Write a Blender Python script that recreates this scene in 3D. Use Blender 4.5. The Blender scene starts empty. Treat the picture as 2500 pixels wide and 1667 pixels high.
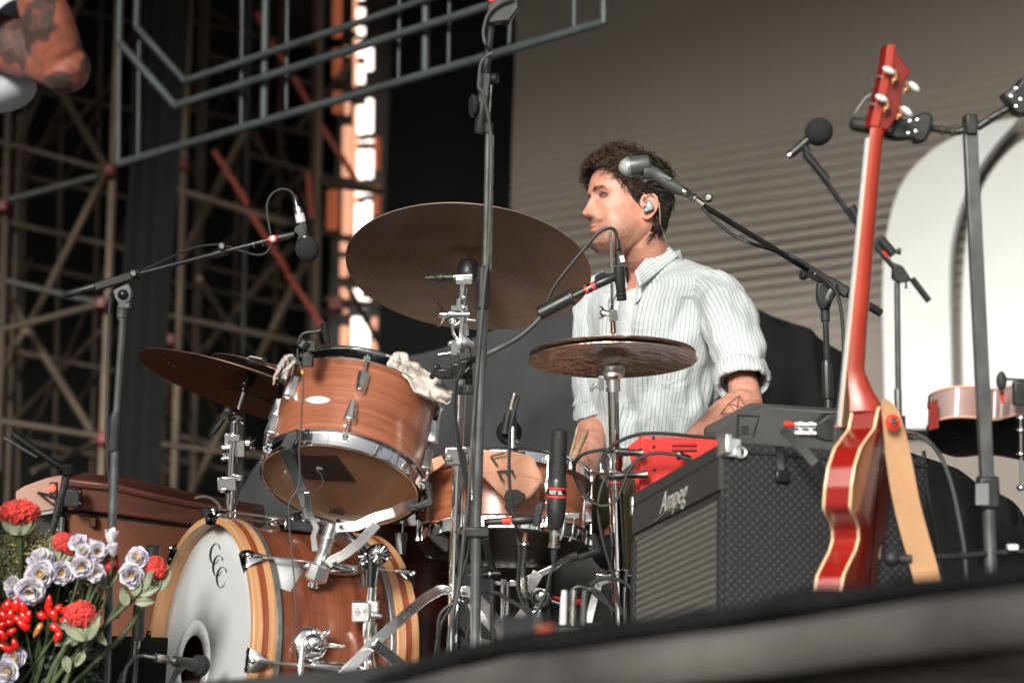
import bpy, bmesh, math, random
import numpy as np
from mathutils import Vector as V, Matrix, noise as mnoise
random.seed(7)
R_ = math.radians
sc = bpy.context.scene
C = sc.collection
# ---------------------------------------------------------------- camera
FPX = 2500 * 85 / 36.0
PITCH, ROLL = R_(14.0), R_(1.6)
CAM = V((0, 0, -0.35))
Fv = V((0, math.cos(PITCH), math.sin(PITCH)))
U0 = V((0, -math.sin(PITCH), math.cos(PITCH)))
R0 = V((1, 0, 0))
Rv = R0 * math.cos(ROLL) + U0 * math.sin(ROLL)
Uv = U0 * math.cos(ROLL) - R0 * math.sin(ROLL)
cd = bpy.data.cameras.new('camera'); cam = bpy.data.objects.new('camera', cd); C.objects.link(cam)
cd.lens = 85; cd.sensor_width = 36; cd.clip_start = 0.1; cd.clip_end = 2000
m3 = Matrix((Rv, Uv, -Fv)).transposed()
cam.matrix_world = Matrix.Translation(CAM) @ m3.to_4x4()
cd.dof.use_dof = True; cd.dof.focus_distance = 5.5; cd.dof.aperture_fstop = 3.2
sc.camera = cam
# ---------------------------------------------------------------- world, sun, exposure
SUN_EL, SUN_AZ = R_(14), R_(196)      # azimuth clockwise from +Y: behind the camera, to its left
w = bpy.data.worlds.new('World'); sc.world = w; w.use_nodes = True
nt = w.node_tree
sky = nt.nodes.new('ShaderNodeTexSky'); sky.sky_type = 'NISHITA'; sky.sun_disc = False
sky.sun_elevation = SUN_EL; sky.sun_rotation = SUN_AZ; sky.dust_density = 4; sky.air_density = 1.2
hsv = nt.nodes.new('ShaderNodeHueSaturation'); hsv.inputs['Saturation'].default_value = 0.28
nt.links.new(sky.outputs[0], hsv.inputs['Color'])
nt.links.new(hsv.outputs[0], nt.nodes['Background'].inputs[0])
nt.nodes['Background'].inputs[1].default_value = 0.10
sd = bpy.data.lights.new('sun', 'SUN'); sd.energy = 3.0; sd.angle = R_(14); sd.color = (1, .95, .88)
so = bpy.data.objects.new('sun', sd); C.objects.link(so)
sdir = V((math.sin(SUN_AZ) * math.cos(SUN_EL), math.cos(SUN_AZ) * math.cos(SUN_EL), math.sin(SUN_EL)))
so.rotation_euler = sdir.to_track_quat('Z', 'Y').to_euler(); so.location = (-3, -6, 6)
sc.view_settings.view_transform = 'Standard'; sc.view_settings.look = 'None'
sc.view_settings.gamma = 1; sc.view_settings.exposure = 0.55
try: sc.cycles.max_bounces = 8
except Exception: pass
# ---------------------------------------------------------------- helpers
def P(px, py, d): return CAM + (Fv + Rv * ((px - 1250) / FPX) + Uv * ((833.5 - py) / FPX)) * d
def S(px, d): return px * d / FPX
def ray(px, py): return (Fv + Rv * ((px - 1250) / FPX) + Uv * ((833.5 - py) / FPX)).normalized()
def disc_n(px, py, ratio, ang, away=1):
    v = ray(px, py); e = (Uv - v * Uv.dot(v)).normalized(); r = (Rv - v * Rv.dot(v)).normalized()
    m = e * math.cos(R_(ang)) + r * math.sin(R_(ang))
    return (m * math.sqrt(1 - ratio * ratio) + v * ratio * away).normalized()
def basis(ax, hint=None):
    ax = ax.normalized(); h = hint if hint is not None else (V((0, 0, 1)) if abs(ax.z) < .9 else V((0, 1, 0)))
    a = (h - ax * h.dot(ax)).normalized(); return a, ax.cross(a)
def drop(p, z=0.0): return V((p.x, p.y, z))
def fbm(p, o=3):
    return mnoise.fractal(p, 1.0, 2.0, o)
def cat(pts, n=8):
    pts = [V(p) for p in pts]
    if len(pts) < 3: return pts
    q = [pts[0] * 2 - pts[1]] + pts + [pts[-1] * 2 - pts[-2]]; out = []
    for i in range(1, len(q) - 2):
        a, b, c, d = q[i - 1], q[i], q[i + 1], q[i + 2]
        for k in range(n):
            t = k / n
            out.append(.5 * ((2 * b) + (c - a) * t + (2 * a - 5 * b + 4 * c - d) * t * t + (3 * b - a - 3 * c + d) * t ** 3))
    out.append(pts[-1]); return out
class B:
    def __init__(s): s.v = []; s.f = []; s.uv = []
    def add(s, vs, fs, uvs=None):
        o = len(s.v); s.v += [V(x) for x in vs]
        for i, f in enumerate(fs):
            s.f.append([j + o for j in f]); s.uv.append(uvs[i] if uvs else [(0, 0)] * len(f))
        return s
    def rings(s, rs, cap=(1, 1), uvw=None, closed=True):
        n = len(rs[0]); vs = [p for r in rs for p in r]; fs = []; uv = []; vl = 0; us = []
        for i in range(len(rs) - 1):
            r0, r1 = rs[i], rs[i + 1]; L = sum((r1[k] - r0[k]).length for k in range(0, n, max(1, n // 4))) / len(range(0, n, max(1, n // 4)))
            circ = uvw if uvw else max((r0[0] - r0[n // 2]).length, (r1[0] - r1[n // 2]).length) * math.pi
            for k in range(n if closed else n - 1):
                k2 = (k + 1) % n
                fs.append([i * n + k, i * n + k2, (i + 1) * n + k2, (i + 1) * n + k])
                u0, u1 = k / n * circ, (k + 1) / n * circ
                uv.append([(u0, vl), (u1, vl), (u1, vl + L), (u0, vl + L)])
            vl += L
        if cap[0]: fs.append(list(range(n))[::-1]); uv.append([(p.x, p.z) for p in rs[0]][::-1])
        if cap[1]: fs.append([(len(rs) - 1) * n + k for k in range(n)]); uv.append([(p.x, p.z) for p in rs[-1]])
        return s.add(vs, fs, uv)
    def tube(s, pts, r, seg=10, cap=(1, 1)):
        pts = [V(p) for p in pts]; n = len(pts); rr = r if isinstance(r, (list, tuple)) else [r] * n
        t0 = (pts[1] - pts[0]).normalized(); a, b = basis(t0); rs = []
        for i in range(n):
            if i == 0: t = pts[1] - pts[0]
            elif i == n - 1: t = pts[-1] - pts[-2]
            else: t = (pts[i + 1] - pts[i]).normalized() + (pts[i] - pts[i - 1]).normalized()
            if t.length < 1e-9: t = t0
            t = t.normalized(); a = (a - t * a.dot(t)); a = a.normalized() if a.length > 1e-6 else basis(t)[0]; b = t.cross(a)
            rs.append([pts[i] + (a * math.cos(2 * math.pi * k / seg) + b * math.sin(2 * math.pi * k / seg)) * rr[i] for k in range(seg)])
        return s.rings(rs, cap)
    def lathe(s, o, ax, prof, seg=32, cap=(1, 1), hint=None):
        ax = ax.normalized(); a, b = basis(ax, hint)
        rs = [[o + ax * h + (a * math.cos(2 * math.pi * k / seg) + b * math.sin(2 * math.pi * k / seg)) * max(r, 1e-5) for k in range(seg)] for h, r in prof]
        return s.rings(rs, cap)
    def cyl(s, a, b, r0, r1=None, seg=16): return s.tube([a, b], [r0, r0 if r1 is None else r1], seg)
    def box(s, c, X, Y, Z):
        vs = [c + X * i + Y * j + Z * k for i in (-1, 1) for j in (-1, 1) for k in (-1, 1)]
        fs = [[0, 1, 3, 2], [4, 6, 7, 5], [0, 4, 5, 1], [2, 3, 7, 6], [0, 2, 6, 4], [1, 5, 7, 3]]
        lx, ly, lz = X.length, Y.length, Z.length
        def q(i): return ((1 if i & 4 else -1) * lx, (1 if i & 2 else -1) * ly, (1 if i & 1 else -1) * lz)
        uv = []
        for n_, f in enumerate(fs):
            ax = [(1, 2), (1, 2), (0, 2), (0, 2), (0, 1), (0, 1)][n_]; uv.append([(q(i)[ax[0]], q(i)[ax[1]]) for i in f])
        return s.add(vs, fs, uv)
    def bar(s, a, b, w, t, side):
        d = b - a; y = (side - d * (side.dot(d) / d.dot(d))).normalized(); z = d.normalized().cross(y)
        return s.box((a + b) / 2, d / 2, y * w / 2, z * t / 2)
    def strap(s, pts, w, t, side):
        rs = []
        for i, p in enumerate(pts):
            d = (pts[min(i + 1, len(pts) - 1)] - pts[max(i - 1, 0)]).normalized()
            y = (side - d * side.dot(d)).normalized(); z = d.cross(y)
            rs.append([p + y * w / 2 + z * t / 2, p - y * w / 2 + z * t / 2, p - y * w / 2 - z * t / 2, p + y * w / 2 - z * t / 2])
        return s.rings(rs)
    def sph(s, c, r, X=None, Y=None, Z=None, n=16, m=10):
        X = X or V((1, 0, 0)); Y = Y or V((0, 1, 0)); Z = Z or V((0, 0, 1)); rs = []
        for i in range(m + 1):
            t = math.pi * i / m; t = min(max(t, .02), math.pi - .02)
            rs.append([c + (X * (math.cos(2 * math.pi * k / n) * math.sin(t)) + Y * (math.sin(2 * math.pi * k / n) * math.sin(t)) - Z * math.cos(t)) * r for k in range(n)])
        return s.rings(rs)
    def prism(s, poly, ex):
        n = len(poly); poly = [V(p) for p in poly]; vs = poly + [p + ex for p in poly]
        fs = [list(range(n))[::-1], [n + i for i in range(n)]] + [[i, (i + 1) % n, n + (i + 1) % n, n + i] for i in range(n)]
        return s.add(vs, fs)
    def torus(s, c, ax, R, r, seg=48, sub=10, a0=0, a1=360, hint=None):
        a, b = basis(ax, hint); full = abs(a1 - a0) >= 360; n = seg
        pts = [c + (a * math.cos(R_(a0 + (a1 - a0) * k / n)) + b * math.sin(R_(a0 + (a1 - a0) * k / n))) * R for k in range(n + 1)]
        return s.tube(pts, r, sub, (0, 0) if full else (1, 1))
    def grid(s, fn, nu, nv, flip=False):
        vs = [V(fn(i / nu, j / nv)) for j in range(nv + 1) for i in range(nu + 1)]; fs = []; uv = []
        for j in range(nv):
            for i in range(nu):
                a = j * (nu + 1) + i; f = [a, a + 1, a + nu + 2, a + nu + 1]
                u = [(i / nu, j / nv), ((i + 1) / nu, j / nv), ((i + 1) / nu, (j + 1) / nv), (i / nu, (j + 1) / nv)]
                fs.append(f[::-1] if flip else f); uv.append(u[::-1] if flip else u)
        return s.add(vs, fs, uv)
def wloc(o): 
    p = V(o.location)
    while o.parent: o = o.parent; p = p + V(o.location)
    return p
def tag(o, label=None, cat_=None, group=None, kind=None):
    if label: o['label'] = label
    if cat_: o['category'] = cat_
    if group: o['group'] = group
    if kind: o['kind'] = kind
    return o
def obj(name, b, m, parent=None, bevel=0, sharp=40, sub=0, solid=0, label=None):
    me = bpy.data.meshes.new(name)
    if parent is not None: base = wloc(parent)
    else:
        xs = [p.x for p in b.v]; ys = [p.y for p in b.v]; zs = [p.z for p in b.v]
        base = V(((min(xs) + max(xs)) / 2, (min(ys) + max(ys)) / 2, min(zs)))
    me.from_pydata([tuple(p - base) for p in b.v], [], b.f)
    uvl = me.uv_layers.new(name='UVMap'); flat = [c for u in b.uv for q in u for c in q]
    if len(flat) == 2 * len(me.loops): uvl.data.foreach_set('uv', flat)
    me.polygons.foreach_set('use_smooth', [True] * len(me.polygons))
    me.set_sharp_from_angle(angle=R_(sharp)); me.materials.append(m); me.update()
    o = bpy.data.objects.new(name, me); C.objects.link(o)
    if parent is not None: o.parent = parent
    else: o.location = base
    if bevel:
        md = o.modifiers.new('bevel', 'BEVEL'); md.width = bevel; md.segments = 2; md.limit_method = 'ANGLE'; md.angle_limit = R_(50)
    if sub:
        md = o.modifiers.new('sub', 'SUBSURF'); md.levels = sub; md.render_levels = sub
    if solid:
        md = o.modifiers.new('solid', 'SOLIDIFY'); md.thickness = solid; md.offset = 0
    if label: o['label'] = label
    return o
def one(name, label, cat_, b, m, group=None, **k): return tag(obj(name, b, m, None, **k), label, cat_, group)
def thing(name, label, cat_, loc, group=None):
    o = bpy.data.objects.new(name, None); C.objects.link(o); o.location = V(loc); o.empty_display_size = .1
    return tag(o, label, cat_, group)
# ---------------------------------------------------------------- materials
def nodes(name):
    m = bpy.data.materials.new(name); m.use_nodes = True; n = m.node_tree
    return m, n, n.nodes['Principled BSDF']
def M(name, col, rough=.5, metal=0, var=.15, vs=8, bump=0, bs=60, coat=0, coord='Object', st=(1, 1, 1), sheen=0, spec=.5, rv=.1, col2=None, transl=0):
    m, n, p = nodes(name); L = n.links
    tc = n.nodes.new('ShaderNodeTexCoord'); mp = n.nodes.new('ShaderNodeMapping'); mp.inputs['Scale'].default_value = st
    L.new(tc.outputs[coord], mp.inputs[0])
    nz = n.nodes.new('ShaderNodeTexNoise'); nz.inputs['Scale'].default_value = vs; nz.inputs['Detail'].default_value = 5
    L.new(mp.outputs[0], nz.inputs['Vector'])
    cr = n.nodes.new('ShaderNodeValToRGB'); cr.color_ramp.elements[0].position = .3; cr.color_ramp.elements[1].position = .7
    c2 = col2 or tuple(min(1, c * (1 + var)) for c in col); c1 = col if col2 else tuple(c * (1 - var) for c in col)
    cr.color_ramp.elements[0].color = (*c1, 1); cr.color_ramp.elements[1].color = (*c2, 1)
    L.new(nz.outputs[0], cr.inputs[0]); L.new(cr.outputs[0], p.inputs['Base Color'])
    mr = n.nodes.new('ShaderNodeMapRange'); mr.inputs[1].default_value = .3; mr.inputs[2].default_value = .7
    mr.inputs[3].default_value = max(.02, rough * (1 - rv * 1.5)); mr.inputs[4].default_value = min(1, rough * (1 + rv * 1.5))
    L.new(nz.outputs[0], mr.inputs[0]); L.new(mr.outputs[0], p.inputs['Roughness'])
    p.inputs['Metallic'].default_value = metal; p.inputs['Coat Weight'].default_value = coat; p.inputs['Coat Roughness'].default_value = .12
    p.inputs['Specular IOR Level'].default_value = spec
    if sheen: p.inputs['Sheen Weight'].default_value = sheen
    if bump:
        n2 = n.nodes.new('ShaderNodeTexNoise'); n2.inputs['Scale'].default_value = bs; n2.inputs['Detail'].default_value = 4
        L.new(mp.outputs[0], n2.inputs['Vector'])
        bp = n.nodes.new('ShaderNodeBump'); bp.inputs['Strength'].default_value = bump; bp.inputs['Distance'].default_value = .002
        L.new(n2.outputs[0], bp.inputs['Height']); L.new(bp.outputs[0], p.inputs['Normal'])
    return m
def woodm(name, c1, c2, c3, su=3, sv=70, rough=.35, coat=.4, swap=False, coord='UV'):
    m, n, p = nodes(name); L = n.links
    tc = n.nodes.new('ShaderNodeTexCoord'); mp = n.nodes.new('ShaderNodeMapping'); mp.inputs['Scale'].default_value = (sv, su, su) if swap else (su, sv, sv)
    L.new(tc.outputs[coord], mp.inputs[0])
    w1 = n.nodes.new('ShaderNodeTexNoise'); w1.inputs['Scale'].default_value = 1; w1.inputs['Detail'].default_value = 8; w1.inputs['Distortion'].default_value = 1.2; w1.inputs['Roughness'].default_value = .62
    L.new(mp.outputs[0], w1.inputs['Vector'])
    cr = n.nodes.new('ShaderNodeValToRGB'); e = cr.color_ramp.elements
    e[0].position = .33; e[0].color = (*c1, 1); e[1].position = .68; e[1].color = (*c3, 1)
    x = e.new(.5); x.color = (*c2, 1)
    L.new(w1.outputs[0], cr.inputs[0]); L.new(cr.outputs[0], p.inputs['Base Color'])
    p.inputs['Roughness'].default_value = rough; p.inputs['Coat Weight'].default_value = coat; p.inputs['Coat Roughness'].default_value = .18
    bp = n.nodes.new('ShaderNodeBump'); bp.inputs['Strength'].default_value = .15; bp.inputs['Distance'].default_value = .001
    L.new(w1.outputs[0], bp.inputs['Height']); L.new(bp.outputs[0], p.inputs['Normal'])
    return m
def ringm(name, c1, c2, rough=.3, metal=.85, freq=420, lo=5, bstr=.35, wob=(6, 14)):
    """lathe-turned bronze: fine grooves along the radius (UV v), patches of tarnish"""
    m, n, p = nodes(name); L = n.links
    tc = n.nodes.new('ShaderNodeTexCoord')
    sx = n.nodes.new('ShaderNodeSeparateXYZ'); L.new(tc.outputs['UV'], sx.inputs[0])
    mu = n.nodes.new('ShaderNodeMath'); mu.operation = 'MULTIPLY'; mu.inputs[1].default_value = freq; L.new(sx.outputs[1], mu.inputs[0])
    cx = n.nodes.new('ShaderNodeCombineXYZ'); L.new(mu.outputs[0], cx.inputs[1])
    n1 = n.nodes.new('ShaderNodeTexNoise'); n1.inputs['Scale'].default_value = 1.; n1.inputs['Detail'].default_value = 6; L.new(cx.outputs[0], n1.inputs['Vector'])
    n2 = n.nodes.new('ShaderNodeTexNoise'); n2.inputs['Scale'].default_value = lo; n2.inputs['Detail'].default_value = 6; L.new(tc.outputs['Object'], n2.inputs['Vector'])
    ad = n.nodes.new('ShaderNodeMath'); ad.operation = 'ADD'; L.new(n1.outputs[0], ad.inputs[0]); L.new(n2.outputs[0], ad.inputs[1])
    cr = n.nodes.new('ShaderNodeValToRGB'); cr.color_ramp.elements[0].position = .38; cr.color_ramp.elements[1].position = .62
    hf = n.nodes.new('ShaderNodeMath'); hf.operation = 'MULTIPLY'; hf.inputs[1].default_value = .5; L.new(ad.outputs[0], hf.inputs[0])
    cr.color_ramp.elements[0].color = (*c1, 1); cr.color_ramp.elements[1].color = (*c2, 1)
    L.new(hf.outputs[0], cr.inputs[0]); L.new(cr.outputs[0], p.inputs['Base Color'])
    p.inputs['Metallic'].default_value = metal; p.inputs['Roughness'].default_value = rough
    n3 = n.nodes.new('ShaderNodeTexNoise'); n3.inputs['Scale'].default_value = wob[0]; n3.inputs['Detail'].default_value = 3; L.new(tc.outputs['Object'], n3.inputs['Vector'])
    sm = n.nodes.new('ShaderNodeMath'); sm.operation = 'MULTIPLY_ADD'; sm.inputs[1].default_value = wob[1]; L.new(n3.outputs[0], sm.inputs[0]); L.new(n1.outputs[0], sm.inputs[2])
    bp = n.nodes.new('ShaderNodeBump'); bp.inputs['Strength'].default_value = bstr; bp.inputs['Distance'].default_value = .0006
    L.new(sm.outputs[0], bp.inputs['Height']); L.new(bp.outputs[0], p.inputs['Normal'])
    return m
chrome = M('chrome', (.95, .97, .98), .1, 1, .03, 20, rv=.5)
chrome_soft = M('brushed_chrome', (.93, .95, .96), .3, 1, .06, 30, bump=.1, bs=200)
dchrome = M('dark_chrome', (.25, .26, .27), .16, 1, .1, 20)
alu = M('aluminium', (.36, .38, .38), .42, .9, .12, 60, bump=.1, bs=300)
blk = M('black_plastic', (.017, .019, .019), .42, 0, .3, 40, bump=.1, bs=300)
blkg = M('black_gloss', (.012, .013, .014), .22, 0, .3, 30)
rub = M('black_rubber', (.016, .017, .018), .62, 0, .3, 40, bump=.2, bs=400)
stand = M('black_painted_steel', (.13, .14, .142), .34, .6, .2, 25, bump=.08, bs=200)
stand2 = M('dark_painted_steel', (.03, .034, .036), .33, .3, .25, 25)
foam = M('black_foam', (.012, .013, .015), .95, 0, .3, 200, bump=.9, bs=900)
cable = M('cable_rubber', (.017, .019, .02), .48, 0, .25, 20)
cableg = M('cable_grey', (.06, .065, .065), .45, 0, .2, 20)
redt = M('red_tape', (.75, .03, .015), .45, 0, .1, 30)
white = M('white_tape', (.55, .57, .57), .6, 0, .08, 40, bump=.2, bs=100)
paper = M('white_paper', (.48, .51, .52), .7, 0, .04, 20)
nickel = M('nickel', (.55, .53, .5), .28, 1, .2, 60)
# ================================================================ SETTING
def zhit(px, py, z=0.0):
    r = Fv + Rv * ((px - 1250) / FPX) + Uv * ((833.5 - py) / FPX)
    return CAM + r * ((z - CAM.z) / r.z)
def phit(px, py, p0, n):
    r = Fv + Rv * ((px - 1250) / FPX) + Uv * ((833.5 - py) / FPX)
    return CAM + r * ((p0 - CAM).dot(n) / r.dot(n))
groundm = M('ground_gravel', (.2, .19, .17), .95, 0, .25, 2, bump=.6, bs=30)
g = B().box(V((0, 0, -1.75)), V((400, 0, 0)), V((0, 400, 0)), V((0, 0, .1)))
tag(obj('ground', g, groundm), kind='structure')
floorm = M('stage_floor_vinyl', (.022, .023, .024), .6, 0, .3, 5, bump=.2, bs=80)
edge = [V((-7, 5.2, 0)), V((-1.6, 4.25, 0)), V((-.95, 3.95, 0)), V((-.2, 3.22, 0)), V((.5, 2.26, 0)), V((1.3, 1.2, 0)), V((4, 1.0, 0))]
poly = edge + [V((9, 2, 0)), V((9, 17, 0)), V((-9, 17, 0)), V((-9, 5.2, 0))]
tag(obj('stage_floor', B().prism([p - V((0, 0, .06)) for p in poly], V((0, 0, .06))), floorm), kind='structure')
fascm = M('stage_front_board', (.13, .118, .105), .8, 0, .5, 2.2, st=(1, 1, 7), bump=.3, bs=40)
def fasc(u, v):
    s = u * (len(edge) - 1); i = min(int(s), len(edge) - 2); p = edge[i].lerp(edge[i + 1], s - i)
    return p + V((.02, .03, -.064 - v * 1.55))
tag(obj('stage_front', B().grid(fasc, 48, 3), fascm, solid=.02), kind='structure')
# rumpled black cloth laid over the lip of the stage
lipm = M('black_molton', (.01, .0105, .011), .9, 0, .4, 9, bump=.5, bs=60, spec=.08)
lp = cat([P(840, 1720, 3.35), P(960, 1675, 3.2), P(1120, 1628, 3.05), P(1280, 1590, 2.9), P(1500, 1563, 2.72), P(1800, 1516, 2.6), P(2100, 1470, 2.45), P(2350, 1440, 2.32), P(2700, 1396, 2.15), P(3100, 1360, 2.0)], 14)
rs = []
for i, p in enumerate(lp):
    t = (lp[min(i + 1, len(lp) - 1)] - lp[max(i - 1, 0)]).normalized(); sd_ = t.cross(V((0, 0, 1))).normalized()
    ring = []
    for k in range(26):
        a = 2 * math.pi * k / 26; q = p + sd_ * math.cos(a) * .045 + V((0, 0, 1)) * math.sin(a) * .017
        q += (sd_ * math.cos(a) + V((0, 0, 1)) * math.sin(a)) * .008 * fbm(q * 9)
        ring.append(q)
    rs.append(ring)
one('stage_edge_cloth', 'rumpled black cloth rolled along the out of focus stage lip', 'cloth', B().rings(rs), lipm)
strm = M('edge_strip', (.06, .058, .055), .85, 0, .75, 3.5)
rs = []
for i, p in enumerate(lp):
    t = (lp[min(i + 1, len(lp) - 1)] - lp[max(i - 1, 0)]).normalized(); sd_ = t.cross(V((0, 0, 1))).normalized()
    c = p + sd_ * .05 - V((0, 0, .043 + .006 * fbm(p * 3)))
    rs.append([c + sd_ * .022 * math.cos(a) + V((0, 0, .026 * math.sin(a))) for a in [k * math.pi / 5 for k in range(10)]])
tag(obj('stage_edge_strip', B().rings(rs), strm), kind='structure')
bx = thing('stage_box', 'small black box with a red sticker on the stage lip', 'stage box', P(1300, 1580, 2.95))
obj('case', B().box(P(1292, 1545, 2.95), V((.024, -.018, 0)), V((.012, .02, 0)), V((0, 0, .02))), blk, bx, bevel=.004)
obj('sticker', B().box(P(1331, 1541, 2.9), V((.009, -.007, 0)), V((.001, .001, 0)), V((0, 0, .007))), M('dim_orange_sticker', (.3, .05, .025), .6), bx)
# unseen roof, sized to block sky and shade the upper backdrop
roofm = M('roof_skin', (.02, .02, .02), .8, 0, .2, 2)
tag(obj('unseen_stage_roof', B().box(V((0, 9.1, 5.25)), V((11, 0, 0)), V((0, 7.3, 0)), V((0, 0, .15))), roofm), kind='structure')
# ---- taupe backdrop with fine horizontal pleats
yaw = R_(33); bn = V((-math.sin(yaw), -math.cos(yaw), 0)); bu = V((math.cos(yaw), -math.sin(yaw), 0)); b0 = P(1850, 833, 11)
bl = phit(1246, 500, b0, bn); bl = V((bl.x, bl.y, 0))
def bdf(u, v):
    z = v * 6.6; x = u * 5.2
    env = max(0, min(1, (z - 2.25) / .45)) * max(0, min(1, (3.55 - z) / .9))
    wv = 2 * (.5 + .5 * math.sin(2 * math.pi * (z / .052 + .35 * math.sin(x * .9)))) ** 2.2 - 1
    return bl + bu * x + V((0, 0, z)) + bn * ((.018) * env * wv + .02 * fbm(V((x * .6, z * .6, 3))))
bdm = M('backdrop_cloth', (.195, .176, .158), .85, 0, .05, 1.5, bump=.1, bs=500)
one('backdrop', 'tall taupe stage backdrop with fine horizontal pleats behind the drummer', 'backdrop', B().grid(bdf, 24, 900), bdm)
whm = M('white_set_panel', (.60, .635, .64), .55, 0, .03, 3)
def arch(pts, lab):
    q = cat([V((a, b, 0)) for a, b in pts], 6)
    pl = [phit(a.x, a.y, b0 + bn * .12, bn) for a in q]
    one('arch_panel', lab, 'set panel', B().prism(pl, bn * -.05), whm, group='white arch set panels', bevel=.006)
arch([(2162, 1046), (2157, 900), (2154, 700), (2166, 560), (2206, 440), (2290, 356), (2400, 306), (2474, 288), (2480, 296), (2425, 360), (2372, 440), (2334, 540), (2318, 650), (2320, 850), (2326, 1046)], 'narrow white arch panel with a pointed tip rising left of the guitar stand')
arch([(2352, 1046), (2347, 850), (2348, 690), (2362, 560), (2400, 450), (2460, 370), (2540, 318), (2640, 290), (2760, 285), (2760, 1046)], 'wide white arch panel behind the guitar stand post at the right edge')
# ---- black drapes
drm = M('black_drape', (.013, .0145, .014), .95, 0, .3, 2, bump=.3, bs=80, spec=.08)
drm2 = M('charcoal_drape', (.010, .0115, .0115), .95, 0, .2, 2, bump=.2, bs=80, spec=.08)
def drape_panel(name, label, a, b, h, m, amp=.05, fr=9, nu=120, z0=0, group=None):
    n = (b - a).cross(V((0, 0, 1))).normalized(); L = (b - a).length
    def f(u, v):
        x = u * L
        return a.lerp(b, u) + V((0, 0, z0 + v * (h - z0))) + n * amp * (math.sin(x * fr + 1.5 * fbm(V((x, v * 2, 1)))) + .4 * fbm(V((x * 4, v * 3, 5))))
    return one(name, label, 'drape', B().grid(f, nu, 16), m, group=group)
l0 = P(-900, 800, 15.5); l1 = P(960, 800, 15.2)
drape_panel('black_drape', 'wide black drape hanging behind the scaffold at left', drop(l0), drop(l1), 6.6, drm, .06, 5, 160)
r0 = P(928, 800, 12.6); r1 = P(1290, 800, 12.2)
drape_panel('black_drape', 'black drape panel hanging between the lit gap and the taupe backdrop', drop(r0), drop(r1), 6.6, drm2, .02, 4, 60)
fm = M('grey_fold_cloth', (.011, .012, .012), .9, 0, .25, 3, bump=.2, bs=60, spec=.08)
a0 = P(312, 700, 11.2); a1 = P(402, 700, 11.0)
drape_panel('gathered_curtain', 'gathered dark grey curtain hanging in long folds left of the scaffold centre', drop(a0), drop(a1), 6.6, fm, .045, 62, 160)
# unseen side drapes, added to block sky light and keep the back dark
drape_panel('black_drape', 'unseen black drape added far to the left to block side sky', V((-8, 16, 0)), V((-8, 5.5, 0)), 6, drm, .05, 5, 60)
drape_panel('black_drape', 'unseen black drape added far to the right to keep the stage dark', V((6.5, 7, 0)), V((6.5, 16, 0)), 6.6, drm, .05, 5, 60)
# ---- scaffold
sm1 = M('scaffold_steel', (.22, .17, .125), .55, .2, .35, 3, bump=.2, bs=30)
sm2 = M('scaffold_steel_dark', (.08, .06, .045), .6, .2, .35, 3, bump=.2, bs=30)
sm3 = M('scaffold_steel_grey', (.07, .075, .075), .5, .3, .2, 3, bump=.2, bs=30)
rdm = M('red_coupler', (.16, .012, .01), .5, 0, .3, 10)
stm = M('orange_strap', (.36, .05, .02), .55, 0, .2, 10)
def tower(label, loc, pipes):
    t = thing('scaffold_tower', label, 'scaffold', loc)
    for nm, x1, y1, x2, y2, d, r, m in pipes:
        a, b = P(x1, y1, d), P(x2, y2, d + (.5 if nm == 'diagonal_brace' else 0))
        obj(nm, B().cyl(a, b, S(r, d), seg=12), (sm1, sm2, sm3)[m], t)
    return t
d = 12.4
st, lg, br = 'standard', 'ledger', 'diagonal_brace'
t1 = tower('near tan steel scaffold tower with crossing braces at the left edge', drop(P(130, 900, d)), [
 (st, 291, -60, 275, 430, d, 9, 0), (st, 275, 430, 245, 1230, d, 10, 0), (st, 22, 240, -4, 1150, d, 11, 1), (st, 50, 280, 18, 1230, d + .6, 8, 1),
 (br, 205, -20, 45, 352, d, 8, 1), (br, 140, 212, 262, 412, d, 9, 0), (lg, -30, 338, 252, 414, d, 8, 1), (lg, -30, 502, 240, 430, d, 9, 2),
 (br, 262, 412, 62, 815, d, 9, 0), (br, 62, 805, -20, 960, d, 9, 0), (br, -20, 662, 260, 1110, d, 10, 0), (lg, -30, 532, 310, 608, d + .5, 8, 1),
 (lg, -20, 678, 255, 742, d, 8, 2), (lg, -20, 812, 262, 738, d, 9, 1), (br, 255, 800, 25, 1035, d + .6, 7, 1), (lg, -30, 845, 250, 900, d + .6, 6, 1),
 (lg, -20, 1024, 250, 1066, d, 9, 1), (br, 80, 1150, 250, 1075, d, 8, 1), (br, -10, 470, 150, 300, d + 1, 6, 1), (br, 270, 215, 110, 360, d + 1, 6, 1),
 (br, 250, 900, 180, 1000, d + 1, 7, 1), (lg, 250, 1066, 640, 1115, d + .2, 7, 1)])
for x, y in ((268, 418), (8, 505), (252, 1072), (248, 742)):
    obj('coupler', B().box(P(x, y, d - .06), V((.028, 0, 0)), V((0, .04, 0)), V((0, 0, .03))), rdm, t1, bevel=.01)
d = 13.2
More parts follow.
